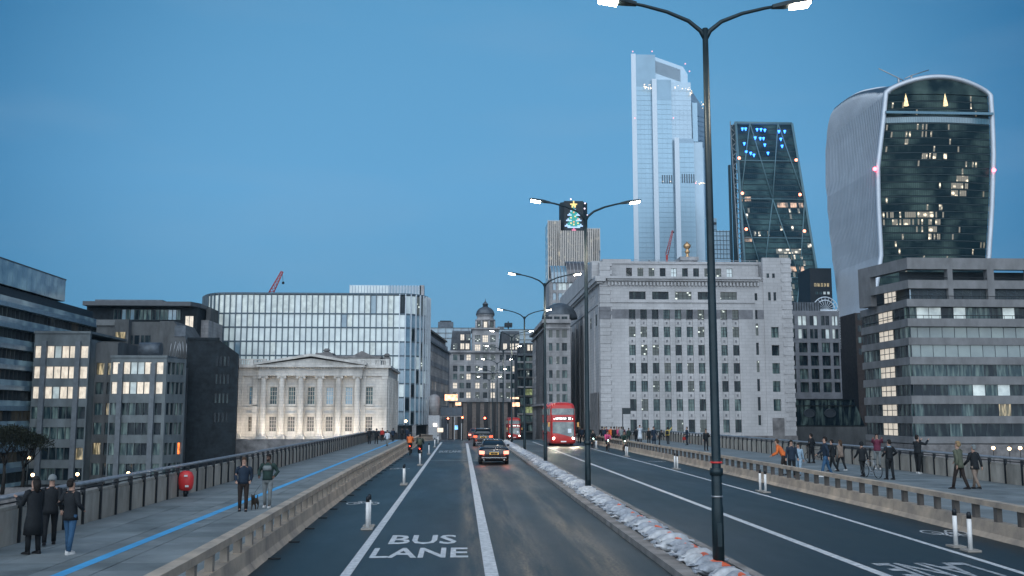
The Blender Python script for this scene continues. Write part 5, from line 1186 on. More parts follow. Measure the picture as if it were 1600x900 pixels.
# ---------------- lamp posts ----------------
polem = mat('post_green_black', (.018, .035, .042), .45, .3, var=.2, vs=3); headglow = emi('street_lamp_glow', (1, .90, .76), 30)
def lamp_post():
    T = thing('street_lamp', 'lamp', 'street lamp', group='twin-arm street lamps along the central reservation')
    b = MB(); b.tube([(0, 0, .0), (0, 0, 1.25), (0, 0, 1.3), (0, 0, 1.9), (0, 0, 1.95), (0, 0, 7), (0, 0, 11.2)], [.118, .118, .108, .105, .094, .078, .06], polem, 14); b.build('pole', T, loc=(0, 0, 0))
    b = MB(); b.tube([(0, 0, 0), (0, 0, .06)], .2, polem, 14); b.build('base_plate', T, loc=(0, 0, 0))
    b = MB(); b.tube([(0, 0, 1.88), (0, 0, 2.02)], .132, polem, 14); b.build('collar', T, loc=(0, 0, 0))
    b = MB(); b.box(-.045, .045, -.142, -.125, .5, .95, polem); b.build('access_door', T, loc=(0, 0, 0))
    for s in (-1, 1):
        b = MB(); b.tube([(0, 0, 10.95), (s * .10, 0, 11.15), (s * .35, 0, 11.36), (s * .8, 0, 11.55), (s * 1.3, 0, 11.68), (s * 1.62, 0, 11.74)], [.05, .05, .045, .04, .036, .034], polem, 8); b.build('arm', T, loc=(0, 0, 0))
        b = MB(); e = .10
        P = lambda x, y, z: (s * x, y, 11.72 + z + (x - 1.5) * .16)
        b.loft([[P(1.45, -.05, -.035), P(1.45, .05, -.035), P(1.45, .04, .04), P(1.45, -.04, .04)], [P(1.75, -.13, -.04), P(1.75, .13, -.04), P(1.75, .1, .06), P(1.75, -.1, .06)], [P(2.2, -.15, -.03), P(2.2, .15, -.03), P(2.2, .12, .045), P(2.2, -.12, .045)], [P(2.3, -.1, -.02), P(2.3, .1, -.02), P(2.3, .08, .02), P(2.3, -.08, .02)]][::s], polem, True, False); h = b.build('lamp_head', T, loc=(0, 0, 0))
        b = MB(); c = [P(1.86, -.125, -.085), P(2.25, -.125, -.085), P(2.25, .125, -.085), P(1.86, .125, -.085), P(1.86, -.13, -.032), P(2.25, -.13, -.022), P(2.25, .13, -.022), P(1.86, .13, -.032)]; b.hexa(c, headglow); b.build('lens', h, loc=(0, 0, 0))
    return T
lp = lamp_post(); ordn = ['nearest', 'second nearest', 'third nearest', 'fourth nearest', 'fifth nearest', 'sixth nearest', 'seventh nearest', 'eighth nearest', 'ninth nearest']
for i in range(9):
    o = lp if i == 0 else copy_tree(lp); yl = 18.7 + 21.3 * i + (1.2 if i == 0 else 0); o.location = ((5.08, 5.04, 5.13)[i] if i < 3 else 5.2, yl, .085 + S(yl)); o.scale = (1, 1, .995 if i == 0 else 1); o['label'] = 'tall dark twin-arm street lamp on the central reservation, ' + ordn[i] + ' to the camera'
    if i < 6:
        for s in (-1, 1):
            ld = bpy.data.lights.new('street_light', 'SPOT'); ld.energy = 450; ld.color = (1, .86, .68); ld.spot_size = R(150); ld.spot_blend = .8; ld.shadow_soft_size = .2
            lo = bpy.data.objects.new('lamp', ld); COL.objects.link(lo); lo.parent = o; lo.location = (s * 2.05, 0, 11.5)
for z, m in ((2.12, emi('red_band', (.7, .05, .05), .25)), (1.45, steel)): b = MB(); b.tube([(0, 0, z), (0, 0, z + .03)], .12, m, 14); b.build('band', lp, loc=(0, 0, 0))
# ---------------- sandbags along the reservation ----------------
sack = [mat('white_sack', (.52, .54, .56), .85, var=.22, vs=7, bump=.25, bs=9, space='obj'), mat('grey_sack', (.36, .39, .43), .85, var=.25, vs=7, bump=.5, bs=18, space='obj')]
sm_ = []
for k in range(6):
    b = MB(); r = random.Random(k); rings = []
    for t, w_, h in ((-.34, .09, .02), (-.27, .025, .02), (-.2, .11, .075), (-.1, .145, .10), (.02, .15, .11), (.14, .13, .095), (.22, .10, .07), (.29, .03, .02), (.37, .085, .02)):
        w_ *= r.uniform(.85, 1.05); h *= r.uniform(1.0, 1.35); sx = r.uniform(-.02, .02)
        rings.append([(t, sx + w_ * math.cos(q), .10 + h * math.sin(q) * (1 if math.sin(q) > 0 else .8) + r.uniform(-.008, .008)) for q in [math.tau * j / 10 for j in range(10)]])
    b.loft(rings, sack[k % 2]); sm_.append(b.mesh('sandbag'))
y = 17.2; n = 0; far = MB()
ORD = lambda k: ['first', 'second', 'third', 'fourth', 'fifth', 'sixth', 'seventh', 'eighth', 'ninth', 'tenth'][k - 1] if k <= 10 else '%d%s' % (k, {1: 'st', 2: 'nd', 3: 'rd'}.get(k % 10 if k % 100 not in (11, 12, 13) else 0, 'th'))
cnt = {}
def bag_label(yy, n):
    k = int((yy - 19.9) // 21.3); k = -1 if yy < 19.9 else (0 if yy < 40 else 1 if yy < 61.3 else 2); cnt[k] = cnt.get(k, 0) + 1
    if k < 0: return 'pale woven sandbag, %s in the row before the nearest street lamp' % ORD(cnt[k])
    return 'pale woven sandbag, %s in the row beyond the %s street lamp' % (ORD(cnt[k]), ('nearest', 'second nearest', 'third nearest')[k])
while y < 112:
    st = .56
    for s in (-1, 1):
        ang = (0 if rnd.random() < .5 else math.pi) + rnd.uniform(.15, .55) * (1 if rnd.random() < .8 else -1)
        x = 4.88 + rnd.uniform(-.07, .07); yy = y + rnd.uniform(-.03, .03) + (.28 if s > 0 else 0); z = .07 + (.07 if n % 3 == 1 else 0) + S(yy)
        rx = rnd.uniform(-.2, .2); scx = rnd.uniform(1.05, 1.3)
        if n < 300:
            link('sandbag', sm_[rnd.randrange(6)], None, (x, yy, z), (rx, rnd.uniform(-.12, .12), ang), bag_label(yy, n), 'sandbag', 'sandbags heaped along the central reservation').scale = (scx, scx, scx)
        else:
            me = sm_[rnd.randrange(6)]; M_ = Matrix.Translation((x, yy, z)) @ Matrix.Rotation(ang, 4, 'Z') @ Matrix.Scale(scx, 4); i0 = len(far.v); far.v += [M_ @ v.co for v in me.vertices]
            for p in me.polygons: far.f.append(tuple(i0 + q for q in p.vertices)); far.m.append(far.mi(sack[0])); far.sm.add(len(far.f) - 1)
        n += 1
    y += st
o = far.build('sandbags', label='far end of the white sandbag row dwindling towards the junction', cat='sandbags'); o['kind'] = 'stuff'
orange = mat('orange_hose', (.80, .12, .03), .5, var=.15, vs=3, emis=(.8, .1, .02), es=.0); b = MB(); b.tube([(4.98 + .03 * math.sin(y * 2.1), y, .285 + .03 * math.sin(y * 5)) for y in [16 + .3 * k for k in range(60)]], .07, orange, 8); b.build('orange_hose', label='orange ribbed hose threaded between the near sandbags', cat='hose')
# ---------------- lane wands ----------------
def wand():
    T = thing('lane_wand', 'w', 'bollard'); b = MB(); b.tube([(0, 0, .03), (0, 0, .74)], .052, whitep, 10); b.build('post', T, loc=(0, 0, 0))
    b = MB(); b.tube([(0, 0, .741), (0, 0, .86), (0, 0, .9)], [.055, .052, .03], darkmetal, 10); b.build('cap', T, loc=(0, 0, 0)); b = MB(); b.box(-.16, .16, -.2, .2, 0, .045, mat('wand_foot', (.32, .30, .27), .8)); b.build('foot', T, loc=(0, 0, 0)); return T
w0 = wand(); first = True; nm = ['nearest', 'second', 'third', 'fourth', 'fifth', 'sixth', 'seventh']
for side, X0, ys in (('left', None, [28.3, 45.8, 63.3, 80.8, 98.3, 112]), ('right', 1, [23.1, 40.6, 58.1, 75.9, 93.5, 111])):
    for i, yy in enumerate(ys):
        for k in (0, 1):
            o = w0 if first else copy_tree(w0); first = False; y_ = yy + k * .75; x = -2.58 - .02 * k if side == 'left' else ip(XL_R, y_) + .42
            o.location = (x, y_, .008); o['label'] = 'white lane wand with black cap on the %s line, %s pair, %s one' % (side, nm[i], ('near', 'far')[k]); o['group'] = 'wands along the %s cycle lane' % side
            if side == 'left':
                for c in o.children:
                    if c.name.startswith('post'): c.scale = (1, 1, 1.0)
# ---------------- people ----------------
vl = bpy.context.view_layer
def skin(verts, edges, rad, m, name, sub=1):
    me = bpy.data.meshes.new(name); me.from_pydata([tuple(v) for v in verts], edges, []); o = bpy.data.objects.new(name, me); COL.objects.link(o)
    o.modifiers.new('s', 'SKIN'); me.skin_vertices[0].data[0].use_root = True
    for i, r in enumerate(rad): me.skin_vertices[0].data[i].radius = (r, r) if not isinstance(r, tuple) else r
    if sub: s = o.modifiers.new('u', 'SUBSURF'); s.levels = s.render_levels = sub
    dg = bpy.context.evaluated_depsgraph_get(); vl.update(); out = bpy.data.meshes.new_from_object(o.evaluated_get(bpy.context.evaluated_depsgraph_get())); bpy.data.objects.remove(o)
    out.materials.clear(); out.materials.append(m); out.name = name
    for p in out.polygons: p.use_smooth = True
    return out
def cloth(n, c, r=.85): return mat('cloth_' + n, c, r, var=.2, vs=5, bump=.3, bs=22, space='obj')
skinm = mat('skin', (.42, .25, .18), .55, var=.08, space='obj'); skind = mat('skin_dark', (.12, .065, .045), .55, var=.08, space='obj')
black = cloth('black', (.010, .013, .016)); navy = cloth('navy', (.012, .025, .045)); dgreen = cloth('dark_green', (.02, .045, .038)); greyj = cloth('grey', (.20, .22, .22)); jeans = cloth('denim', (.035, .10, .19)); whitec = cloth('white', (.62, .66, .70)); red = cloth('red', (.45, .035, .03)); orangec = cloth('orange', (.75, .17, .04)); yellow = cloth('yellow', (.65, .48, .12)); pink = cloth('pink', (.62, .08, .20)); olive = cloth('olive', (.10, .11, .075)); maroon = cloth('maroon', (.16, .03, .06)); tan = cloth('tan', (.24, .18, .14)); lblue = cloth('light_blue', (.30, .42, .52)); brown = cloth('brown', (.028, .02, .017)); hairm = cloth('hair_dark', (.015, .011, .009)); hairb = cloth('hair_brown', (.07, .04, .022)); hairl = cloth('hair_blond', (.30, .20, .10)); shoeb = cloth('shoe_dark', (.012, .012, .014)); shoew = cloth('shoe_white', (.62, .62, .60))
POSES = { # legs: (angle, bend) L, R ; arms: (swing, out, elbow bend) L, R ; lean
 'stand': ((2, 2), (-2, 3), (5, 10, 25), (-3, 10, 30), 0), 'pockets': ((5, 6), (-5, 4), (-8, 16, 62), (-8, 16, 62), 0), 'walk': ((17, 5), (-13, 10), (-22, 8, 20), (24, 8, 28), 3),
 'walk2': ((-12, 16), (15, 4), (20, 8, 25), (-24, 8, 18), 3), 'hips': ((7, 3), (-6, 3), (-18, 30, 75), (-18, 30, 75), -1), 'lean': ((8, 4), (-6, 2), (38, 12, 55), (38, 12, 55), 16),
 'photo': ((4, 2), (-4, 2), (78, 10, 55), (78, 10, 55), 2), 'point': ((5, 2), (-4, 3), (0, 10, 15), (128, 16, 8), -4), 'phone': ((3, 2), (-3, 3), (22, 8, 100), (5, 10, 20), 4), 'bend': ((14, 14), (-8, 6), (8, 10, 50), (14, 14, 45), 34), 'ride': ((78, 80), (42, 52), (46, 8, 14), (46, 8, 14), 26)}
PM = {}
def joints(pose):
    L, Rr, aL, aR, lean = POSES[pose]; lean = R(lean); J = {}; pel = Vector((0, 0, .94)); J['pel'] = pel
    for n, s, (a, b_) in (('L', -1, L), ('R', 1, Rr)):
        a, b_ = R(a), R(b_); h = pel + Vector((s * .095, 0, -.03)); k = h + Vector((s * .01, math.sin(a) * .43, -math.cos(a) * .43)); f = k + Vector((0, math.sin(a - b_) * .42, -math.cos(a - b_) * .42)); J['h' + n], J['k' + n], J['f' + n] = h, k, f
    sp = Vector((0, math.sin(lean), math.cos(lean))); J['sp'] = sp; J['ch'] = pel + sp * .32; J['nk'] = pel + sp * .52; hd = (sp * .4 + Vector((0, 0, .6))).normalized(); J['hd'] = J['nk'] + hd * .20; J['hv'] = hd
    for n, s, (sw, out, bd) in (('L', -1, aL), ('R', 1, aR)):
        sw, out, bd = R(sw), R(out), R(bd); sh = pel + sp * .475 + Vector((s * .185, 0, 0)); d = Vector((s * math.sin(out), math.sin(sw) * math.cos(out), -math.cos(sw) * math.cos(out))); e = sh + d * .285
        d2 = Vector((s * math.sin(out) * (.9 if bd < R(50) else -.55), math.sin(sw + bd), -math.cos(sw + bd))).normalized(); w_ = e + d2 * .25; J['s' + n], J['e' + n], J['w' + n], J['d' + n] = sh, e, w_, d2
    dz = min(J['fL'].z, J['fR'].z) - .075 if pose != 'ride' else 0
    for k in J:
        if k not in ('sp', 'hv', 'dL', 'dR'): J[k] = J[k] - Vector((0, 0, dz))
    return J
def body_mesh(pose):
    J = joints(pose); V = []; E = []; Rd = []
    def v(p, r, par=None): V.append(Vector(p)); Rd.append(r); (E.append((par, len(V) - 1)) if par is not None else None); return len(V) - 1
    sp = J['sp']; hv = J['hv']; p = v(J['pel'], .11); c = v(J['ch'], (.125, .105), p); u = v(J['pel'] + sp * .44, (.11, .10), c); nk = v(J['nk'], .055, u); jw = v(J['nk'] + hv * .09 + Vector((0, .012, 0)), .066, nk); hd = v(J['hd'] + Vector((0, .0, -.03)), (.078, .088), jw); v(J['hd'] + hv * .06, (.066, .078), hd)
    for n, s in (('L', -1), ('R', 1)):
        h = v(J['h' + n], .085, p); k = v(J['k' + n], .055, h); f = v(J['f' + n], .038, k); v(J['f' + n] + Vector((0, .12, -.045)), .03, f)
        a = v(J['s' + n], .052, u); e = v(J['e' + n], .038, a); w_ = v(J['w' + n], .027, e); d = J['d' + n]; pm = v(J['w' + n] + d * .06, (.034, .02), w_)
        sd = d.cross(Vector((0, 1, .01))).normalized() if abs(d.y) < .9 else d.cross(Vector((0, 0, 1))).normalized()
        curl = Vector((0, .35, 0)) if abs(d.y) < .9 else Vector((0, 0, -.35))
        for q in range(4): off = (q - 1.5) * .018; L = (.062, .074, .07, .055)[q]; b0 = J['w' + n] + d * .085 + sd * off; m = v(b0 + d * L * .5, .0085, pm); v(b0 + (d + curl).normalized() * L, .007, m)
        t = v(J['w' + n] + d * .04 + sd * .042, .010, pm); v(J['w' + n] + d * .085 + sd * .05 + curl * .03, .0085, t)
    return skin(V, E, Rd, skinm, 'body')
def ellip(c, rx, ry, sp, n=14):
    f = Vector((1, 0, 0)); g = sp.cross(f).normalized(); return [c + f * (rx * math.cos(math.tau * k / n)) + g * (ry * math.sin(math.tau * k / n)) for k in range(n)]
def coat_mesh(pose, style):
    J = joints(pose); sp = J['sp']; up = Vector((0, 0, 1)); P = J['pel']; b = MB(); m = black; rings = []
    if style == 'long': rings += [ellip(P + Vector((0, 0, -.50)), .235, .20, up), ellip(P + Vector((0, .01, -.25)), .215, .175, up)]
    if style in ('long', 'coat'): rings += [ellip(P + Vector((0, 0, -.14)), .20, .165, up)]
    rings += [ellip(P + sp * -.03, .185, .145, up * .6 + sp * .4), ellip(P + sp * .05, .178, .14, sp), ellip(P + sp * .18, .17, .13, sp), ellip(P + sp * .32, .195, .14, sp), ellip(P + sp * .42, .205, .13, sp), ellip(P + sp * .485, .16, .105, sp), ellip(P + sp * .525, .085, .08, sp), ellip(P + sp * .565, .075, .075, sp)]
    b.loft(rings, m)
    for n, s in (('L', -1), ('R', 1)):
        sh, e, w_ = J['s' + n], J['e' + n], J['w' + n]; b.tube([sh + Vector((-s * .06, 0, .01)), sh + Vector((s * .0, 0, .0)), sh.lerp(e, .5), e, e.lerp(w_, .5), w_ + (w_ - e) * .02], [.07, .078, .066, .058, .052, .047], m, 10)
    return b.mesh('coat')
def trouser_mesh(pose):
    J = joints(pose); b = MB(); P = J['pel']; b.loft([ellip(P + Vector((0, 0, -.14)), .13, .12, Vector((0, 0, 1))), ellip(P + Vector((0, 0, -.04)), .172, .13, Vector((0, 0, 1))), ellip(P + Vector((0, 0, .06)), .165, .125, Vector((0, 0, 1)))], black)
    for n in 'LR': h, k, f = J['h' + n], J['k' + n], J['f' + n]; b.tube([h + Vector((0, 0, .02)), h.lerp(k, .35), k, k.lerp(f, .45), f + Vector((0, 0, .0))], [.095, .092, .066, .062, .055], black, 10)
    return b.mesh('trousers')
def shoe_mesh(pose, side):
    J = joints(pose); b = MB()
    for n in side:
        f = J['f' + n] + Vector((0, 0, -.03)); rings = []
        for y, w_, h in ((-.075, .03, .05), (-.05, .045, .085), (.04, .046, .075), (.13, .05, .05), (.19, .035, .03), (.21, .015, .015)): rings.append([f + Vector((w_ * q, y, -.042)) if z == 0 else f + Vector((w_ * q * .7, y, -.042 + h)) for q, z in ((-1, 0), (1, 0), (1, 1), (-1, 1))])
        b.loft([r[::-1] for r in rings], black, True, False)
    return b.mesh('shoe')
def hair_mesh(pose, style):
    J = joints(pose); b = MB(); c = J['hd'] + Vector((0, -.012, .018)); 
    if style == 'hood' or style == 'beanie': b.ball(c + Vector((0, 0, .015)), .118, black, 12, 6, (.92, 1.05, 1.12), -.25 if style == 'beanie' else -.8, 1)
    else:
        b.ball(c + Vector((0, -.014, .02)), .102, black, 12, 6, (.92, 1.05, 1.0), .18, 1); b.ball(c + Vector((0, -.05, -.015)), .09, black, 12, 6, (.98, .85, 1.1), -.8, .6)
    if style == 'long': b.tube([c + Vector((0, -.05, 0)), c + Vector((0, -.075, -.13)), c + Vector((0, -.07, -.27))], [.09, .085, .05], black, 8)
    return b.mesh('hair')
def face_mesh(pose):
    J = joints(pose); b = MB(); c = J['hd'] + Vector((0, 0, -.03)); f = Vector((0, 1, 0)); ey = mat('eye_dark', (.02, .015, .012), .4, var=0); lip = mat('lip', (.30, .12, .10), .5, var=0)
    for s in (-1, 1): b.ball(c + Vector((s * .03, .078, .012)), .010, ey, 6, 4); b.tube([c + Vector((s * .045, .074, .034)), c + Vector((s * .016, .084, .036))], .005, ey, 4)
    b.tube([c + Vector((0, .082, .02)), c + Vector((0, .103, -.018)), c + Vector((0, .088, -.024))], [.008, .014, .008], skinm, 6); b.tube([c + Vector((-.022, .076, -.05)), c + Vector((0, .084, -.05)), c + Vector((.022, .076, -.05))], .006, lip, 4)
    return b.mesh('face')
def beard_mesh(pose): J = joints(pose); b = MB(); b.ball(J['hd'] + Vector((0, .055, -.085)), .058, black, 8, 5, (.95, .7, .9)); return b.mesh('beard')
def pack_mesh(pose):
    J = joints(pose); b = MB(); c = J['pel'] + J['sp'] * .28 + Vector((0, -.2, 0)); b.loft([[c + Vector((sx * w_, sy * .09, z)) for sx, sy in ((-1, -1), (1, -1), (1, 1), (-1, 1))] for z, w_ in ((-.22, .11), (-.18, .15), (.12, .15), (.2, .09))], black); return b.mesh('backpack')
def bag_mesh(pose): J = joints(pose); b = MB(); w_ = J['wR'] + Vector((.02, .02, -.1)); b.tube([w_, w_ + Vector((0, 0, -.14))], .012, black, 5); b.loft([[w_ + Vector((sx * .05, sy * q, z)) for sx, sy in ((-1, -1), (1, -1), (1, 1), (-1, 1))] for z, q in ((-.12, .15), (-.42, .17))], black, True, False); return b.mesh('shopping_bag')
def scarf_mesh(pose): J = joints(pose); b = MB(); c = J['nk'] + Vector((0, .01, .0)); n = 10; b.tube([c + Vector((.085 * math.cos(t), .085 * math.sin(t), .01 * math.sin(3 * t))) for t in [math.tau * k / n for k in range(n + 1)]], .035, black, 6, False); return b.mesh('scarf')
def panel_mesh(pose): J = joints(pose); b = MB(); P = J['pel'] + J['sp'] * .33; b.loft([[P + Vector((x * w_, yy + .0, z)) for x, yy in ((-1, .10), (1, .10), (.8, .155), (-.8, .155))] for z, w_ in ((-.03, .155), (.05, .165), (.13, .12))], black); return b.mesh('chest_panel')
def get(kind, pose, *a):
    k = (kind, pose) + a
    if k not in PM: PM[k] = {'face': face_mesh, 'body': body_mesh, 'coat': coat_mesh, 'trousers': trouser_mesh, 'shoes': shoe_mesh, 'hair': hair_mesh, 'backpack': pack_mesh, 'shopping_bag': bag_mesh, 'scarf': scarf_mesh, 'beard': beard_mesh, 'chest_panel': panel_mesh}[kind](pose, *a)
    return PM[k]
def person(pos, rot, h, pose, top, leg, label, style='jacket', hair=hairm, hs='short', shoe=None, sk=None, extra=(), group=None):
    T = thing('person', label, 'person', pos, rot, group); s = h / 1.76
    def add(nm, me, m):
        o = link(nm, me, T)
        if m: o.material_slots[0].link = 'OBJECT'; o.material_slots[0].material = m
        return o
    bd = add('body', get('body', pose), sk or skinm); add('coat' if style != 'jacket' else 'jacket', get('coat', pose, style), top); add('trousers', get('trousers', pose), leg); add('shoe', get('shoes', pose, 'L'), shoe or shoeb); add('shoe', get('shoes', pose, 'R'), shoe or shoeb)
    add('face', get('face', pose), None)
    add('hair' if hs in ('short', 'long') else hs, get('hair', pose, hs), hair)
    for e, m in extra: add(e, get(e, pose), m)
    T.scale = (s, s, s); return T
def P2(px, py, z=.15): return gd(px, py, z)
def fh(px, py, top, z=.15):
    p = gd(px, py, z); return at(px, top, p.y).z - z
def put(px, py, top, rot, pose, tp, lg, label, **k):
    z = k.pop('z', .15); p = gd(px, py, z); h = k.pop('h', None) or min(1.92, max(1.5, at(px, top, p.y).z - p.z)); return person((p.x, p.y, p.z), R(rot), h, pose, tp, lg, label, **k)
gl_ = 'pedestrians on the left footway'; gr_ = 'pedestrians on the right footway'
put(50, 866, 747, 60, 'phone', black, black, 'woman in a long black coat nearest the left edge', style='long', hs='long', shoe=shoeb, group=gl_)
put(76, 852, 744, 20, 'walk2', black, black, 'person in dark coat and pale grey beanie beside the woman in long black coat', style='coat', hs='beanie', hair=greyj, group=gl_)
put(107, 866, 750, -25, 'hips', black, jeans, 'man in black jacket, blue jeans and white trainers seen from behind', style='coat', shoe=shoew, group=gl_)
put(379, 799, 716, 190, 'pockets', navy, brown, 'man in dark jacket with hands in pockets walking beside the dog', hair=hairb, group=gl_)
put(417, 793, 711, 176, 'hips', dgreen, greyj, 'bearded man in dark green jacket with grey chest panel and grey joggers', sk=skind, shoe=shoew, extra=(('chest_panel', greyj), ('beard', hairm)), group=gl_)
put(577, 694, 669, 5, 'walk', black, black, 'distant walker in dark coat, left one of the dark pair on the footway', style='coat', group=gl_)
put(588, 694, 670, -5, 'walk2', black, black, 'distant walker in dark coat, right one of the dark pair on the footway', style='coat', hs='hood', hair=black, group=gl_)
put(605, 697, 674, 170, 'walk', whitec, greyj, 'distant walker in bulky white jacket facing the camera', style='coat', group=gl_)
put(597, 690, 674, 180, 'walk2', red, black, 'distant walker in red top behind the one in white', group=gl_)
put(614, 690, 672, 0, 'walk', navy, black, 'distant walker in dark coat just right of the one in white', style='coat', group=gl_)
put(628, 688, 671, 0, 'stand', black, black, 'distant dark figure near the hall corner', style='coat', group=gl_)
put(636, 688, 670, 0, 'walk2', navy, navy, 'distant figure in navy just behind the orange cyclist', style='coat', group=gl_)
# right footway, far crowd behind the barrier
yy = 692
far = [(905, black, 'short', 'stand'), (910, navy, 'short', 'walk'), (916, black, 'hood', 'stand'), (921, dgreen, 'short', 'walk2'), (941, black, 'hood', 'stand'), (944.5, navy, 'short', 'walk'), (948, maroon, 'short', 'stand'), (955, orangec, 'short', 'stand'), (960, black, 'hood', 'walk2'), (964, tan, 'long', 'stand'), (967.5, pink, 'long', 'walk'), (971, greyj, 'short', 'stand'), (974, maroon, 'long', 'phone')]
desc = ['black coat at the far left of the crowd', 'navy coat beside the bus front', 'black hood just left of the second lamp post', 'dark green jacket close to the second lamp post', 'black hood leading the far crowd', 'navy coat second in the far crowd', 'maroon coat standing behind the pink cyclist', 'bright orange coat in the middle of the far crowd', 'black hood beside the orange coat', 'tan coat and long hair in the far crowd', 'pink coat and long hair in the far crowd', 'grey coat in the far crowd', 'maroon coat looking at a phone in the far crowd']
for k, ((px, m, hs, ps), d) in enumerate(zip(far, desc)):
    q = gd(px, yy + (k % 3), .15); put(px, yy + (k % 3), 667, rnd.choice([0, 160, 180, 200, 20]), ps, m, black, 'distant pedestrian in ' + d, style='coat', hs=hs, hair=m if hs == 'hood' else rnd.choice([hairm, hairb, hairl]), group=gr_)
put(982.5, 692, 669, 10, 'stand', dgreen, black, 'pedestrian in dark green coat left of the tall white coat', style='coat', group=gr_)
put(994.5, 693, 668, 0, 'stand', black, black, 'pedestrian in black hood touching the tall white coat', style='coat', hs='hood', hair=black, group=gr_)
put(1000, 693.5, 668, 170, 'photo', whitec, black, 'tall person in long white coat above the barrier', style='long', hair=hairm, h=1.9, group=gr_)
put(1014, 695, 669, 190, 'phone', black, black, 'blond woman in black coat right of the white coat', style='coat', hs='long', hair=hairl, group=gr_)
put(1022, 696, 667, 200, 'stand', navy, navy, 'person in long navy coat right of the blond woman', style='long', group=gr_)
put(1030.5, 696, 676, -60, 'bend', black, black, 'crouching figure in black beside the long navy coat', h=1.6, group=gr_)
put(1044, 693.8, 668, -30, 'point', yellow, black, 'person in yellow jacket raising an arm to take a picture', extra=(('backpack', black),), group=gr_)
put(1073.5, 695.5, 667.5, 100, 'pockets', navy, navy, 'person in navy coat carrying a red bag', style='coat', extra=(('shopping_bag', red),), group=gr_)
put(1103.5, 704, 671, 185, 'phone', black, black, 'lone woman in black standing left of the nearest lamp post', hs='long', hair=hairb, extra=(('scarf', tan),), group=gr_)
put(1226, 743, 684, 70, 'bend', orangec, brown, 'person in bright orange jacket bending forward', group=gr_, hair=hairb)
put(1238, 746, 684, 170, 'stand', navy, black, 'person in dark navy coat standing against the orange jacket', style='coat', group=gr_, h=1.74)
put(1248.5, 743, 693, 150, 'walk', lblue, lblue, 'person in pale blue clothes behind the navy coat', group=gr_)
put(1268, 724, 678, 40, 'hips', black, black, 'slim figure in black at the parapet beside the bicycle', group=gr_)
put(1291.5, 745, 680.5, 75, 'walk', navy, jeans, 'man in navy jacket and blue jeans with white shoes by the bicycle', shoe=shoew, group=gr_)
put(1301.5, 737, 687, 60, 'walk2', black, black, 'person in black coat between the blue jeans and the grey coat', style='coat', group=gr_)
put(1314.5, 735.5, 687.5, 30, 'walk', tan, black, 'woman in patterned grey coat with white shoes', style='coat', hs='long', hair=hairb, shoe=shoew, group=gr_)
put(1348.5, 745, 691, 10, 'walk2', black, black, 'person in black coat left of the maroon top', style='coat', hs='hood', hair=black, group=gr_)
put(1372, 733, 677, 160, 'photo', maroon, greyj, 'woman in maroon top and wide grey trousers by the parapet', shoe=shoew, hs='long', group=gr_)
put(1391, 749.5, 688, 15, 'hips', black, black, 'person in black jacket with pale blue scarf seen from behind', extra=(('scarf', lblue),), shoe=shoeb, group=gr_)
put(1435.5, 740, 681, -65, 'photo', black, black, 'person in black photographing over the parapet, white shoes', shoe=shoew, group=gr_)
put(1500.5, 764.5, 689, 30, 'walk', olive, brown, 'older man in olive coat, one of the pair strolling at right', style='coat', hair=hairl, group=gr_)
put(1525, 764.5, 695.5, 20, 'walk2', black, tan, 'person in dark coat and light trousers beside the olive coat', style='coat', hair=greyj, group=gr_)
# dog
def dog(p):
    T = thing('dog', 'small dark brown and tan dog trotting between the two men', 'dog', p, R(175)); V = []; E = []; Rd = []
    def v(q, r, par=None): V.append(Vector(q)); Rd.append(r); (E.append((par, len(V) - 1)) if par is not None else None); return len(V) - 1
    hp = v((0, -.19, .30), .075); md = v((0, -.04, .29), .078, hp); ch = v((0, .13, .29), .095, md); nk = v((0, .21, .37), .06, ch); hd = v((0, .27, .44), .058, nk); mz = v((0, .34, .42), .034, hd); v((0, .385, .41), .022, mz)
    t = v((0, -.27, .36), .02, hp); v((0, -.30, .46), .015, t)
    for s in (-1, 1):
        a = v((s * .05, .15, .19), .033, ch); b_ = v((s * .05, .13 + s * .04, .09), .02, a); c = v((s * .05, .14 + s * .07, .022), .019, b_); v((s * .05, .175 + s * .07, .015), .017, c)
        a = v((s * .055, -.17, .19), .042, hp); b_ = v((s * .055, -.235 - s * .03, .11), .02, a); c = v((s * .055, -.20 - s * .06, .022), .018, b_); v((s * .055, -.165 - s * .06, .015), .016, c)
        e = v((s * .045, .245, .485), .016, hd); v((s * .055, .235, .525), .009, e)
    m = mat('dog_fur', (.05, .035, .022), .9, var=.5, vs=6, space='obj', col2=(.012, .01, .008), bump=.4, bs=40); me = skin(V, E, Rd, m, 'body', 2); link('body', me, T)
    b = MB(); b.ball((0, .40, .412), .012, black, 6, 4); b.build('nose', T, loc=(0, 0, 0))
    b = MB(); b.tube([(0.0, .2, .40), (-.12, .4, .62), (-.35, .62, .85)], .006, black, 4); b.build('lead', T, loc=(0, 0, 0)); T.scale = (.95,) * 3
dog(gd(398, 796, .15))
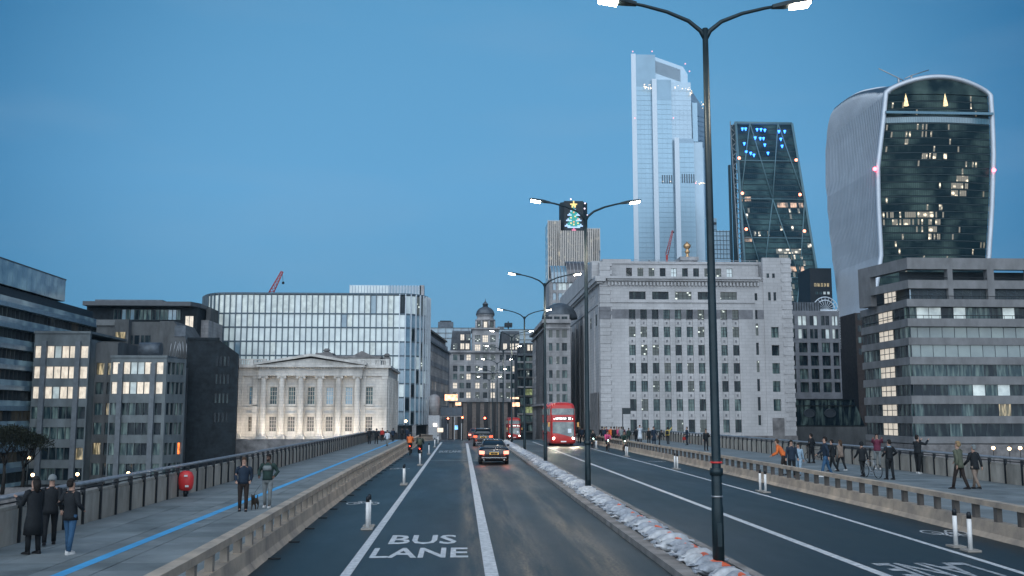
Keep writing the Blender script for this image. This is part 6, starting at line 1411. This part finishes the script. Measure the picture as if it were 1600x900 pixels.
# ---------------- bicycles ----------------
def bicycle(loc, rot, label, fm, lights=None):
    T = thing('bicycle', label, 'bicycle', loc, rot, 'bicycles on the bridge'); tyre = mat('tyre', (.012, .012, .013), .85)
    for y, nm_ in ((-.52, 'wheel'), (.52, 'wheel')):
        b = MB(); b.tube([(0, y + .33 * math.cos(t), .345 + .33 * math.sin(t)) for t in [math.tau * k / 20 for k in range(21)]], .018, tyre, 6, False)
        for k in range(8): t = math.tau * k / 8; b.tube([(0, y, .345), (0, y + .31 * math.cos(t), .345 + .31 * math.sin(t))], .003, steel, 3, False)
        b.build(nm_, T, loc=(0, 0, 0))
    b = MB(); bb_, st, hd_, rr, fr_ = (0, -.06, .30), (0, -.22, .80), (0, .36, .82), (0, -.52, .345), (0, .52, .345)
    for a, c in ((bb_, st), (st, hd_), (bb_, (0, .38, .70)), (bb_, rr), (st, rr), (hd_, fr_)): b.tube([a, c], .019, fm, 6)
    b.tube([(0, .33, .82), (0, .30, .98)], .015, darkmetal, 6); b.build('frame', T, loc=(0, 0, 0))
    b = MB(); b.tube([(-.24, .26, 1.0), (-.1, .31, .99), (.1, .31, .99), (.24, .26, 1.0)], .014, darkmetal, 6); b.build('handlebar', T, loc=(0, 0, 0)); b = MB(); b.loft([[(-.07, -.34, .88), (.07, -.34, .88), (.07, -.34, .92), (-.07, -.34, .92)], [(-.02, -.08, .89), (.02, -.08, .89), (.02, -.08, .92), (-.02, -.08, .92)]], darkmetal); b.tube([(0, -.22, .78), (0, -.24, .9)], .014, steel, 5); b.build('saddle', T, loc=(0, 0, 0))
    b = MB(); b.tube([(-.12, -.06, .30), (.12, -.06, .30)], .012, darkmetal, 6)
    for s in (-1, 1): b.box(s * .12 - .05, s * .12 + .05, -.06 + s * .13 - .04, -.06 + s * .13 + .04, .30 + s * .1 - .01, .30 + s * .1 + .01, darkmetal); b.tube([(s * .09, -.06, .3), (s * .09, -.06 + s * .13, .3 + s * .1)], .01, steel, 5)
    b.build('pedals', T, loc=(0, 0, 0))
    if lights: b = MB(); b.ball((0, .36 if lights[1] > 0 else -.36, .93 if lights[1] > 0 else .7), .045, lights[0], 8, 5); b.build('lamp', T, loc=(0, 0, 0))
    return T
wl_ = emi('cycle_lamp_green_white', (.55, 1, .85), 18); rl_ = emi('cycle_lamp_red', (1, .05, .02), 6)
def cyclist(px, py, toward, top, leg, label, bl, hs='short', extra=(), **k):
    p = gd(px, py, 0); rot = math.pi if toward else 0; bicycle((p.x, p.y, .0), rot, 'bicycle ridden by ' + bl, darkmetal, (wl_, 1) if toward else (rl_, -1))
    d = -1 if toward else 1; person((p.x, p.y - .22 * d, .02), rot, 1.76, 'ride', top, leg, label, hs=hs, extra=extra, group='cyclists riding over the bridge', **k)
cyclist(640.5, 711, False, orangec, black, 'cyclist in orange jacket riding away in the left cycle lane', 'the orange-jacketed cyclist', hs='beanie', hair=navy)
cyclist(656, 716, False, dgreen, black, 'cyclist in dark clothes with backpack just right of the orange one', 'the dark cyclist with backpack', extra=(('backpack', olive),))
cyclist(926.5, 701, True, black, black, 'dark cyclist just right of the second lamp post', 'the dark cyclist near the bus')
cyclist(949.5, 705, True, pink, black, 'cyclist in pink top with green-white lamp riding towards camera', 'the pink cyclist')
cyclist(975.5, 706, True, dgreen, tan, 'cyclist in dark top with bright lamp, nearer of the two lamp-lit riders', 'the dark rider behind the pink cyclist')
for px, py in ((949.5, 706), (975.5, 707)):
    p = gd(px, py, 0); ld = bpy.data.lights.new('cycle_beam', 'SPOT'); ld.energy = 25; ld.color = (.2, 1, .65); ld.spot_size = R(40); lo = bpy.data.objects.new('cycle_beam', ld); COL.objects.link(lo); lo.location = (p.x, p.y - .7, .95); lo.rotation_euler = (R(-42), 0, 0)
bicycle((*gd(1279, 723, .15)[:2], .15), R(60), 'dark bicycle standing beside the black-clad figure at the parapet', darkmetal)
bicycle((*gd(1362, 747, .15)[:2], .15), R(12), 'bicycle wheeled between the black coat and the maroon top', steel)
# ---------------- vehicles ----------------
def rr_(y0, y1, hw, r, z, n=5, x0=0):
    pts = []
    for cx, cy, a0 in ((hw - r, y1 - r, 0), (-hw + r, y1 - r, 90), (-hw + r, y0 + r, 180), (hw - r, y0 + r, 270)):
        for k in range(n + 1): t = R(a0 + 90 * k / n); pts.append((x0 + cx + r * math.cos(t), cy + r * math.sin(t), z))
    return pts
redp = mat('bus_red', (.50, .035, .03), .3, var=.06, ior=1.5); carglass = mat('car_glass', (.012, .02, .025), .06, var=0, ior=1.6); tyre = mat('tyre', (0, 0, 0)); chrome = mat('chrome', (.6, .6, .6), .15, 1, var=0); hlamp = emi('headlamp', (1, .88, .7), 45); tlamp = emi('tail_lamp', (1, .12, .05), 2.2); tl2 = emi('tail_lamp_pink', (1, .42, .30), 1.6); plate_y = mat('plate_yellow', (.75, .50, .08), .5, var=0, emis=(1, .6, .15), es=.25); plate_w = mat('plate_white', (.7, .7, .68), .5, var=0, emis=(1, .95, .9), es=.2); ink = mat('plate_ink', (.01, .01, .01), .6, var=0)
def wheel(T, x, y, r, w_):
    b = MB(); b.tube([(x - w_ / 2, y, r), (x + w_ / 2, y, r)], r, tyre, 18); o = b.build('wheel', T, loc=(0, 0, 0)); b = MB(); s = 1 if x > 0 else -1; b.tube([(x + s * w_ * .4, y, r), (x + s * (w_ / 2 + .012), y, r)], [r * .62, r * .55], steel, 14); b.build('rim', o, loc=(0, 0, 0))
def bus(loc, label, number_mesh=True, small=False):
    T = thing('double_decker_bus', label, 'bus', loc, 0, 'red double-decker buses'); fr0 = lambda z: -5.5 + .04 * z + .012 * z * z
    def ring(z, ins=0, r=.42): return rr_(fr0(z) + ins - .0, 5.5 - ins, 1.26 - ins, r, z)
    b = MB(); b.loft([ring(.28, .06), ring(.5), ring(1.2), ring(2.2), ring(3.0), ring(3.8, .03), ring(4.1, .09), ring(4.27, .22), ring(4.36, .45), ring(4.4, .8, .3)], redp); b.build('body', T, loc=(0, 0, 0))
    def front(x, z, o=.015):
        hw = 1.26; r = .42; ax = abs(x); y = fr0(z)
        if ax > hw - r: y += r - math.sqrt(max(0, r * r - (ax - hw + r) ** 2))
        return Vector((x, y - o, z))
    def patch(xs, zlo, zhi, m, o=.015, nz_=4):
        b = MB()
        for a, c in zip(xs, xs[1:]):
            for k in range(nz_):
                f = lambda x, t: front(x, zlo(x) + (zhi(x) - zlo(x)) * t, o); b.face([f(a, k / nz_), f(c, k / nz_), f(c, (k + 1) / nz_), f(a, (k + 1) / nz_)], m)
        return b
    xs = [-1.15 + 2.3 * k / 16 for k in range(17)]; xs2 = [-1.08 + 2.16 * k / 16 for k in range(17)]
    inside = winmat('bus_glass', (.05, .075, .085), (.8, .95, .9), .22, .4, .75, 1.3, .12, .12, 1.7)
    patch(xs, lambda x: 3.14, lambda x: 3.78, inside).build('upper_windscreen', T, loc=(0, 0, 0)); 
    patch(xs2, lambda x: 1.30 if x < -.7 else 1.30 - .45 * ((x + .7) / 1.78) ** 1.2, lambda x: 2.42, inside, .02).build('windscreen', T, loc=(0, 0, 0))
    patch([-.9 + 1.9 * k / 10 for k in range(11)], lambda x: .98 - .42 * max(0, (x + .6) / 1.6) ** 1.0 if x > -.6 else 1.0, lambda x: 1.29 - .43 * ((max(x, -.7) + .7) / 1.78) ** 1.2, mat('bus_black', (.012, .013, .015), .2, var=0), .018).build('lower_swoop', T, loc=(0, 0, 0)) if False else None
    o = patch([-.8 + 1.7 * k / 10 for k in range(11)], lambda x: 2.60, lambda x: 2.93, mat('bus_black', (.012, .013, .015), .2, var=0), .02); o = o.build('destination_display', T, loc=(0, 0, 0))
    wt = emi('display_white', (1, 1, .95), 2.2)
    for s, x, sz in (('LEWISHAM', -.25, .22), ('21', .66, .30)): me = txt(s, sz, wt); link('lettering', me, o, (x, front(0, 2.76, .04).y, 2.765), (R(90), 0, 0))
    for s in (-1, 1):
        h = MB(); p = front(s * .98, .80, .03); h.ball(p, .09, hlamp, 10, 6, (1, .5, 1)); h.build('headlight', T, loc=(0, 0, 0))
        h = MB(); p = front(s * .93, 2.72, .03); h.ball(p, .035, emi('marker_white', (1, .9, .85), 8), 6, 4); h.build('marker_lamp', T, loc=(0, 0, 0))
        h = MB(); h.tube([(s * 1.2, -5.2, 2.45), (s * 1.42, -5.45, 2.4)], .02, darkmetal, 5); h.box(s * 1.47 - .09, s * 1.47 + .09, -5.52, -5.44, 1.95, 2.4, mat('mirror_amber', (.35, .2, .06), .4, emis=(1, .5, .12), es=.25)); h.build('mirror', T, loc=(0, 0, 0))
        for z0, z1, nn in ((3.14, 3.78, 'upper_side_window'), (1.45, 2.3, 'side_window')):
            for k in range(6):
                h = MB(); a = -4.6 + k * 1.62; h.box(min(s * 1.262, s * 1.275), max(s * 1.262, s * 1.275), a, a + 1.5, z0, z1, inside); h.build(nn, T, loc=(0, 0, 0))
        for y in (-2.6, 3.3): wheel(T, s * 1.1, y, .48, .3)
    b = MB(); b.box(-.28, .28, fr0(.5) - .03, fr0(.5) - .01, .42, .54, plate_w); b.build('number_plate', T, loc=(0, 0, 0))
    b = MB(); b.box(.45, .8, fr0(1.5) - .04, fr0(1.5) - .022, 1.35, 1.75, emi('paper', (.8, .9, 1), .35)); b.build('notice', T, loc=(0, 0, 0))
    return T
bf = gd(880.5, 697.5, 0)
bt = bus((bf.x, bf.y + 5.4, 0), 'large red double-decker bus coming towards the camera with lit headlights')
b2p = Vector((at(804, 670, 200).x, 200, S(200))); b2 = copy_tree(bt); b2.location = (b2p.x, b2p.y + 5.4, b2p.z); b2['label'] = 'distant small red double-decker bus behind the lamp posts'
for p in (bf,):
    for s in (-1, 1):
        ld = bpy.data.lights.new('beam', 'SPOT'); ld.energy = 800; ld.color = (1, .82, .6); ld.spot_size = R(50); ld.spot_blend = 1; lo = bpy.data.objects.new('beam', ld); COL.objects.link(lo); lo.parent = bt; lo.location = (s * .98, -5.75, .8); lo.rotation_euler = (R(-78), 0, 0)
def car(loc, label, kind, paint, name='car', glow=True):
    T = thing(name, label, 'car', loc, 0)
    if kind == 'sedan': low = [(.2, -2.3, 2.25, .80, .25), (.34, -2.44, 2.42, .90, .3), (.62, -2.47, 2.46, .93, .35), (.84, -2.45, 2.3, .925, .38), (.95, -2.38, 2.1, .88, .4), (1.0, -2.2, 1.7, .80, .4)]; gh = [(.97, -1.85, 1.3, .80, .3), (1.2, -1.38, .78, .71, .28), (1.38, -1.02, .42, .63, .25)]; rf = [(1.381, -1.03, .42, .635, .25), (1.44, -.85, .2, .58, .25), (1.465, -.5, 0, .4, .2)]
    else: low = [(.28, -2.25, 2.25, .85, .25), (.4, -2.36, 2.36, .93, .3), (.75, -2.38, 2.36, .95, .35), (1.0, -2.34, 2.2, .94, .35), (1.12, -2.28, 1.6, .90, .35)]; gh = [(1.1, -2.2, 1.3, .88, .3), (1.4, -2.02, .85, .80, .28), (1.6, -1.88, .5, .73, .25)]; rf = [(1.601, -1.98, .55, .75, .25), (1.68, -1.85, .3, .69, .25), (1.72, -1.3, 0, .5, .2)]
    ring = lambda q: rr_(q[1], q[2], q[3], q[4], q[0])
    b = MB(); b.loft([ring(q) for q in low], paint); b.build('body', T, loc=(0, 0, 0)); b = MB(); b.loft([ring(q) for q in gh], carglass); b.build('windows', T, loc=(0, 0, 0)); b = MB(); b.loft([ring(q) for q in rf], paint)
    for s in (-1, 1):
        for e, (A, B_) in enumerate(((gh[0], gh[2]),)):
            b.tube([(s * (A[3] - .08), A[1] + .09, A[0]), (s * (B_[3] - .08), B_[1] + .07, B_[0])], .05, paint, 6); b.tube([(s * (A[3] - .02), (A[1] + A[2]) / 2, A[0]), (s * (B_[3] + .0), (B_[1] + B_[2]) / 2, B_[0])], .035, paint, 6)
            b.tube([(s * (A[3] - .08), A[2] - .09, A[0]), (s * (B_[3] - .08), B_[2] - .07, B_[0])], .04, paint, 6)
    b.build('roof', T, loc=(0, 0, 0)); yr = low[2][1]; zt = low[3][0] - (.12 if kind == 'sedan' else .05)
    for s in (-1, 1):
        b = MB(); b.loft([[(s * .90, yr + .22, zt - .1), (s * .90, yr + .22, zt + .1), (s * .91, yr + .2, zt + .1), (s * .91, yr + .2, zt - .1)][::1], [(s * .62, yr - .012, zt - .1), (s * .62, yr - .012, zt + .09), (s * .88, yr + .06, zt + .11), (s * .88, yr + .06, zt - .1)]], tl2 if kind == 'sedan' else tlamp); b.box(min(s * .58, s * .86), max(s * .58, s * .86), yr - .02, yr + .1, zt - .085, zt + .085, tl2 if kind == 'sedan' else tlamp); b.build('tail_light', T, loc=(0, 0, 0))
        b = MB(); b.box(s * 1.0 - .09, s * 1.0 + .09, .75, .88, .98, 1.12, paint); b.build('mirror', T, loc=(0, 0, 0))
        for y in (-1.45, 1.45): wheel(T, s * (.80 if kind == 'sedan' else .83), y, .34 if kind == 'sedan' else .37, .22)
        b = MB(); b.tube([(s * .62, yr - .03, .3), (s * .62, yr + .2, .3)], .045, chrome, 8); b.build('exhaust', T, loc=(0, 0, 0))
    b = MB(); b.box(-.27, .27, yr - .03, yr, zt - .12, zt + .0, plate_y); o = b.build('number_plate', T, loc=(0, 0, 0)); me = txt('EX16 RWN', .085, ink); link('lettering', me, o, (0, yr - .033, zt - .065), (R(90), 0, 0))
    b = MB(); b.box(-.75, .75, yr - .022, yr + .03, .40, .44, chrome); b.build('chrome_strip', T, loc=(0, 0, 0)); b = MB(); b.box(-.3, .3, yr - .03, yr + .02, zt + .03, zt + .055, chrome); b.build('boot_trim', T, loc=(0, 0, 0))
    b = MB(); b.tube([(0, yr + .0, zt + .14), (0, yr - .0, zt + .14)], .05, chrome, 10) if False else b.ball((0, yr + .0, zt + .12), .045, chrome, 8, 5, (1, .4, 1)); b.build('badge', T, loc=(0, 0, 0))
    if glow:
        for s in (-1, 1): ld = bpy.data.lights.new('tail_glow', 'POINT'); ld.energy = 8; ld.color = (1, .12, .05); ld.shadow_soft_size = .1; lo = bpy.data.objects.new('tail_glow', ld); COL.objects.link(lo); lo.parent = T; lo.location = (s * .75, yr - .25, .55)
    return T
pb = mat('car_black_paint', (.010, .012, .016), .18, var=.0, ior=1.6); pd = mat('car_dark_grey', (.02, .022, .025), .2, var=0, ior=1.6)
cp = gd(772, 726.5, 0); c1 = car((cp.x, cp.y + 2.45, 0), 'black saloon car with glowing tail lights and yellow plate, nearest vehicle', 'sedan', pb); c1.scale = (1.04, 1, 1.08)
cp = gd(755, 698, 0); car((cp.x, cp.y + 2.4, 0), 'dark off-roader just ahead of the black saloon', 'suv', pd).scale = (1.05, 1, 1.05)
cp = gd(743.5, 689.5, 0); car((cp.x, cp.y + 2.4, 0), 'far red-lit car ahead of the dark off-roader', 'sedan', mat('car_maroon', (.10, .02, .02), .3, var=0))
# ---------------- signs, lights and street clutter ----------------
def sign_board(px, py_foot, z0, z1, w_, label):
    p = gd(px, py_foot, .15); T = thing('sign_board', label, 'sign', (p.x, p.y, .15)); b = MB(); b.tube([(0, 0, 0), (0, 0, z0 - .1)], .05, darkmetal, 8); b.build('pole', T, loc=(0, 0, 0)); b = MB(); b.box(-.05, w_, -.04, .04, z0 - .15, z1 - .15, darkmetal); b.box(-.02, w_ - .03, -.045, -.038, z0 - .12, z1 - .18, mat('board_face', (.02, .03, .035), .5)); b.build('board', T, loc=(0, 0, 0))
sign_board(973.5, 692.5, at(0, 647, 105).z, at(0, 637, 105).z, .85, 'dark blank-backed board on a thin pole above the far crowd')
def signal(px, Y, zl, label):
    x = at(px, 660, Y).x; T = thing('traffic_light', label, 'traffic light', (x, Y, S(Y)), 0, 'traffic lights at the junction'); b = MB(); b.tube([(0, 0, 0), (0, 0, zl - .6)], .06, darkmetal, 8); b.build('pole', T, loc=(0, 0, 0)); b = MB(); b.box(-.17, .17, -.1, .1, zl - .75, zl + .3, darkmetal); b.build('housing', T, loc=(0, 0, 0))
    for k, m in enumerate((emi('signal_red', (1, .10, .04), 28), ink, ink)): b = MB(); b.ball((0, -.12, zl + .12 - k * .32), .13, m, 10, 5, (1, .4, 1)); b.build('lens', T, loc=(0, 0, 0)); b = MB(); b.tube([(0, -.1, zl + .12 - k * .32), (0, -.26, zl + .12 - k * .32)], .135, darkmetal, 10, False) if False else None
signal(722.5, 150, at(722, 653.5, 150).z - S(150), 'red traffic light left of the distant cars'); signal(757.5, 150, at(757, 654.5, 150).z - S(150), 'red traffic light right above the dark off-roader'); signal(700, 172, at(700, 655, 172).z - S(172), 'small distant red traffic light by the site gantry')
def lantern(px, py, Y, zb, label, h=None):
    p = at(px, py, Y); T = thing('lantern_post', label, 'lamp', (p.x, Y, zb), 0); b = MB(); b.tube([(0, 0, 0), (0, 0, p.z - zb - .25)], [.09, .045], darkmetal, 8); b.build('post', T, loc=(0, 0, 0)); b = MB(); b.ball((0, 0, p.z - zb), .24, emi('lantern_glow', (1, .66, .36), 7), 10, 6); b.build('globe', T, loc=(0, 0, 0)); b = MB(); b.ball((0, 0, p.z - zb + .25), .12, darkmetal, 8, 4, (1, 1, .5)); b.build('finial', T, loc=(0, 0, 0))
for px, py, Y, l in ((121, 741, 139, 'glowing globe lamp on the riverside walk under the concrete block, middle of three'), (200.5, 739.5, 139, 'glowing globe lamp on the riverside walk, rightmost of three under the concrete block'), (51, 742, 139, 'glowing globe lamp on the riverside walk nearest the left edge'), (45, 715, 150, 'higher warm globe lamp before the dark glass office')): lantern(px, py, Y, -7, l)
lantern(634, 658, 172, -1.1, 'small warm globe lantern beside the stone hall corner')
for px, py, l in ((1552, 700, 'left'), (1577, 701, 'middle'), (1594, 700, 'right')): lantern(px, py, 134, -7, 'warm riverside globe lamp under the banded office, the %s of three' % l)
# life-ring cabinet on the left parapet
p = gd(273, 776, .15); T = thing('lifebuoy_cabinet', 'rounded red lifebuoy cabinet with white marks standing at the left parapet', 'lifebuoy cabinet', (PL + .28, p.y, .15)); b = MB()
b.loft([[(w_ * math.cos(t), .26 * w_ / .3 * math.sin(t) * .8, z) for t in [math.tau * k / 16 for k in range(16)]] for z, w_ in ((.22, .17), (.3, .25), (.5, .29), (.72, .29), (.88, .22), (.94, .1))], mat('lifebuoy_red', (.60, .04, .04), .45, var=.1)); b.build('case', T, loc=(0, 0, 0)); b = MB(); b.tube([(0, 0, 0), (0, 0, .25)], .08, darkmetal, 8); b.build('foot', T, loc=(0, 0, 0)); b = MB(); b.box(.0, .12, -.27, -.235, .74, .80, whitep); b.box(.05, .17, -.27, -.22, .36, .43, whitep); b.build('white_mark', T, loc=(0, 0, 0))
# road-works at the end of the left footway
def works():
    Y = 205; x0, x1 = at(688, 650, Y).x, at(722, 650, Y).x; z0, z1 = at(700, 650, Y).z, at(700, 636.5, Y).z
    T = thing('site_gantry', 'grey panelled site cabin raised on posts at the street corner', 'gantry', (x0, Y, 0)); b = MB(); b.box(x0, x1, Y, Y + 2.4, z0, z1, lead); b.build('cabin', T)
    n = 4
    for k in range(n): b = MB(); a = x0 + (x1 - x0) * k / n; b.box(a + .06, a + (x1 - x0) / n - .06, Y - .06, Y - .002, z0 + .12, z1 - .1, mat('cabin_panel', (.09, .12, .15), .5)); b.build('panel', T)
    b = MB(); b.box(x0, x1, Y - .12, Y + 2.5, z0 - .12, z0, citystone); b.build('edge', T)
    for k in range(4): b = MB(); x = x0 + .1 + (x1 - x0 - .2) * k / 3; b.box(x - .08, x + .08, Y, Y + .16, -2.2, z0 - .12, steel); b.build('post', T)
    p = at(678.5, 650, 200); T = thing('site_silo', 'pale upright silo drum beside the site cabin', 'silo', (p.x, 200, 0)); b = MB(); z1 = at(678, 620, 200).z; z0 = at(678, 649, 200).z; b.tube([(p.x, 200, z0), (p.x, 200, z1), (p.x, 200, z1 + .5)], [1.05, 1.05, .4], citystone, 16); b.build('drum', T); b = MB(); b.box(p.x - 1.1, p.x + 1.1, 199, 201, -2.2, z0, steel); b.build('frame', T)
    for px, w_, m, l in ((706, 5.5, red, 'red plastic road barrier by the junction'), (716, 3, whitep, 'white plastic road barrier by the junction')):
        q = gd(px, 684, 0); T = thing('road_works_barrier', l, 'barrier', (q.x, q.y, q.z)); b = MB(); b.box(-.9, .9, -.15, .15, .1, .85, m); b.build('panel', T, loc=(0, 0, 0)); b = MB(); b.box(-.9, -.7, -.3, .3, 0, .1, m); b.box(.7, .9, -.3, .3, 0, .1, m); b.build('foot', T, loc=(0, 0, 0))
    sh = [(705, 621, 5, 2.4, (1, .42, .22), 3.5, 'large orange floodlit sign above the site cabin'), (716, 631, 2.2, 1.2, (1, .55, .3), 2.5, 'small orange lit sign right of the floodlit one'), (806, 632, 3, 1.6, (1, .5, .28), 2.5, 'orange lit upper shop sign right of the street lamps'), (804, 622, 3.4, .7, (1, .6, .35), 1.6, 'thin orange fascia above the shop sign'), (680, 664, 1.6, 1.2, (1, .9, .8), 3, 'bright white shopfront light at the glass office corner'), (713, 668, 1.2, 1.6, (.25, .6, 1), 1.2, 'small blue screen at the street corner'), (688, 672, 2.2, 1.6, (1, .8, .6), 1.2, 'warm lit shop window beside the site cabin')]
    for px, py, w_, h, c, s, l in sh:
        q = at(px, py, 198); b = MB(); b.box(-w_ / 4, w_ / 4, -.1, .1, -h / 4, h / 4, winmat('sign_%d' % px, c, c, s, .35, .6, 1.5, .2)); o = b.build('lit_sign', loc=q, label=l, cat='lit sign')
    # white kiosk and parked van near the distant bus
    q = gd(829, 686, 0); T = thing('delivery_van', 'small white van parked right of the distant bus', 'van', (q.x, q.y + 2.5, q.z)); b = MB(); b.loft([rr_(-2.4, 2.4, .95, .25, .35), rr_(-2.45, 2.45, 1.0, .3, .8), rr_(-2.3, 2.45, 1.0, .3, 1.3), rr_(-1.7, 2.42, .92, .3, 2.1), rr_(-1.5, 2.3, .8, .3, 2.25)], whitep); b.build('body', T, loc=(0, 0, 0)); b = MB(); b.loft([rr_(-2.2, 1, .965, .3, 1.32), rr_(-1.75, 1, .935, .3, 1.95)], carglass, False); b.build('windscreen', T, loc=(0, 0, 0))
    for s in (-1, 1):
        wheel(T, s * .88, -1.5, .35, .2); wheel(T, s * .88, 1.5, .35, .2); b = MB(); b.ball((s * .75, -2.43, .8), .1, hlamp, 8, 5); b.build('headlight', T, loc=(0, 0, 0))
    # strolling figures at the junction
    k = 0
    for px, m, l in ((686, black, 'black coat left of the site cabin'), (692, navy, 'navy coat under the site cabin'), (710, tan, 'tan coat by the red barrier'), (845, black, 'black coat right of the distant van'), (850, navy, 'navy coat beside the bus')):
        q = gd(px, 685, .0); person((q.x, q.y, q.z), 0, 1.72, ('walk', 'stand')[k % 2], m, black, 'tiny distant pedestrian in ' + l, style='coat', group='pedestrians at the junction'); k += 1
works()
# winter trees on the left quay
def bare_tree(px, Y, h, label, sd_):
    r = random.Random(sd_); x = at(px, 700, Y).x; T = thing('bare_tree', label, 'tree', (x, Y, -7), 0, 'bare winter trees on the left quay'); bark = mat('bark', (.03, .026, .022), .95, var=.3); tr = MB(); tw = MB(); lf = MB(); leaf = mat('brown_leaf', (.035, .04, .022), .9, var=.4, vs=2)
    tr.tube([(0, 0, 0), (.1, 0, h * .25), (0, .1, h * .45)], [.28, .22, .16], bark, 8)
    def br(p, d, L, rd, dep):
        q = p + d * L; (tr if dep < 2 else tw).tube([p, p + d * L * .5 + Vector((r.uniform(-.1, .1), 0, .05)), q], [rd, rd * .8, rd * .6], bark, 5 if dep < 3 else 3)
        if dep < 4:
            for _ in range(3): br(q, (d + Vector((r.uniform(-.8, .8), r.uniform(-.8, .8), r.uniform(-.2, .6)))).normalized(), L * .72, rd * .58, dep + 1)
        else:
            for _ in range(9): c = q + Vector((r.uniform(-.5, .5), r.uniform(-.5, .5), r.uniform(-.5, .4))); a = Vector((r.uniform(-1, 1), r.uniform(-1, 1), r.uniform(-1, 1))).normalized() * .11; e = a.cross(Vector((r.uniform(-1, 1), .3, .5))).normalized() * .09; lf.face([c - a, c - e, c + a, c + e], leaf)
    for _ in range(5): br(Vector((0, .1, h * .42)), Vector((r.uniform(-.8, .8), r.uniform(-.8, .8), 1)).normalized(), h * .22, .12, 0)
    tr.build('trunk', T, loc=(0, 0, 0)); tw.build('twigs', T, loc=(0, 0, 0)); o = lf.build('leaves', T, loc=(0, 0, 0)); o['kind'] = 'stuff'
bare_tree(8, 134, 8.5, 'dark twiggy tree at the far left edge of the quay', 1); bare_tree(38, 136, 7.5, 'dark twiggy tree on the quay left of the concrete block', 2); bare_tree(1440, 60 + 75, 3.5, 'small dark shrub-like tree before the banded office', 5) if False else None
b = MB(); b.box(-140, -14, 134, 134.6, -11, -6.2, grimy); b.build('quay_wall', label='dark stone quay wall along the left bank', cat='wall')
# ---------------- air ----------------
b = MB(); b.box(-1650, 1650, -550, 1550, -13.2, 300, portland); hz = b.build('haze', kind='stuff'); hm = bpy.data.materials.new('haze_air'); hm.use_nodes = True; t = hm.node_tree
for n in list(t.nodes):
    if n.type == 'BSDF_PRINCIPLED': t.nodes.remove(n)
v = t.nodes.new('ShaderNodeVolumePrincipled'); v.inputs['Density'].default_value = .00008; v.inputs['Color'].default_value = (.60, .86, 1, 1); v.inputs['Anisotropy'].default_value = 0
t.links.new(v.outputs[0], t.nodes['Material Output'].inputs['Volume']); hz.data.materials.clear(); hz.data.materials.append(hm)
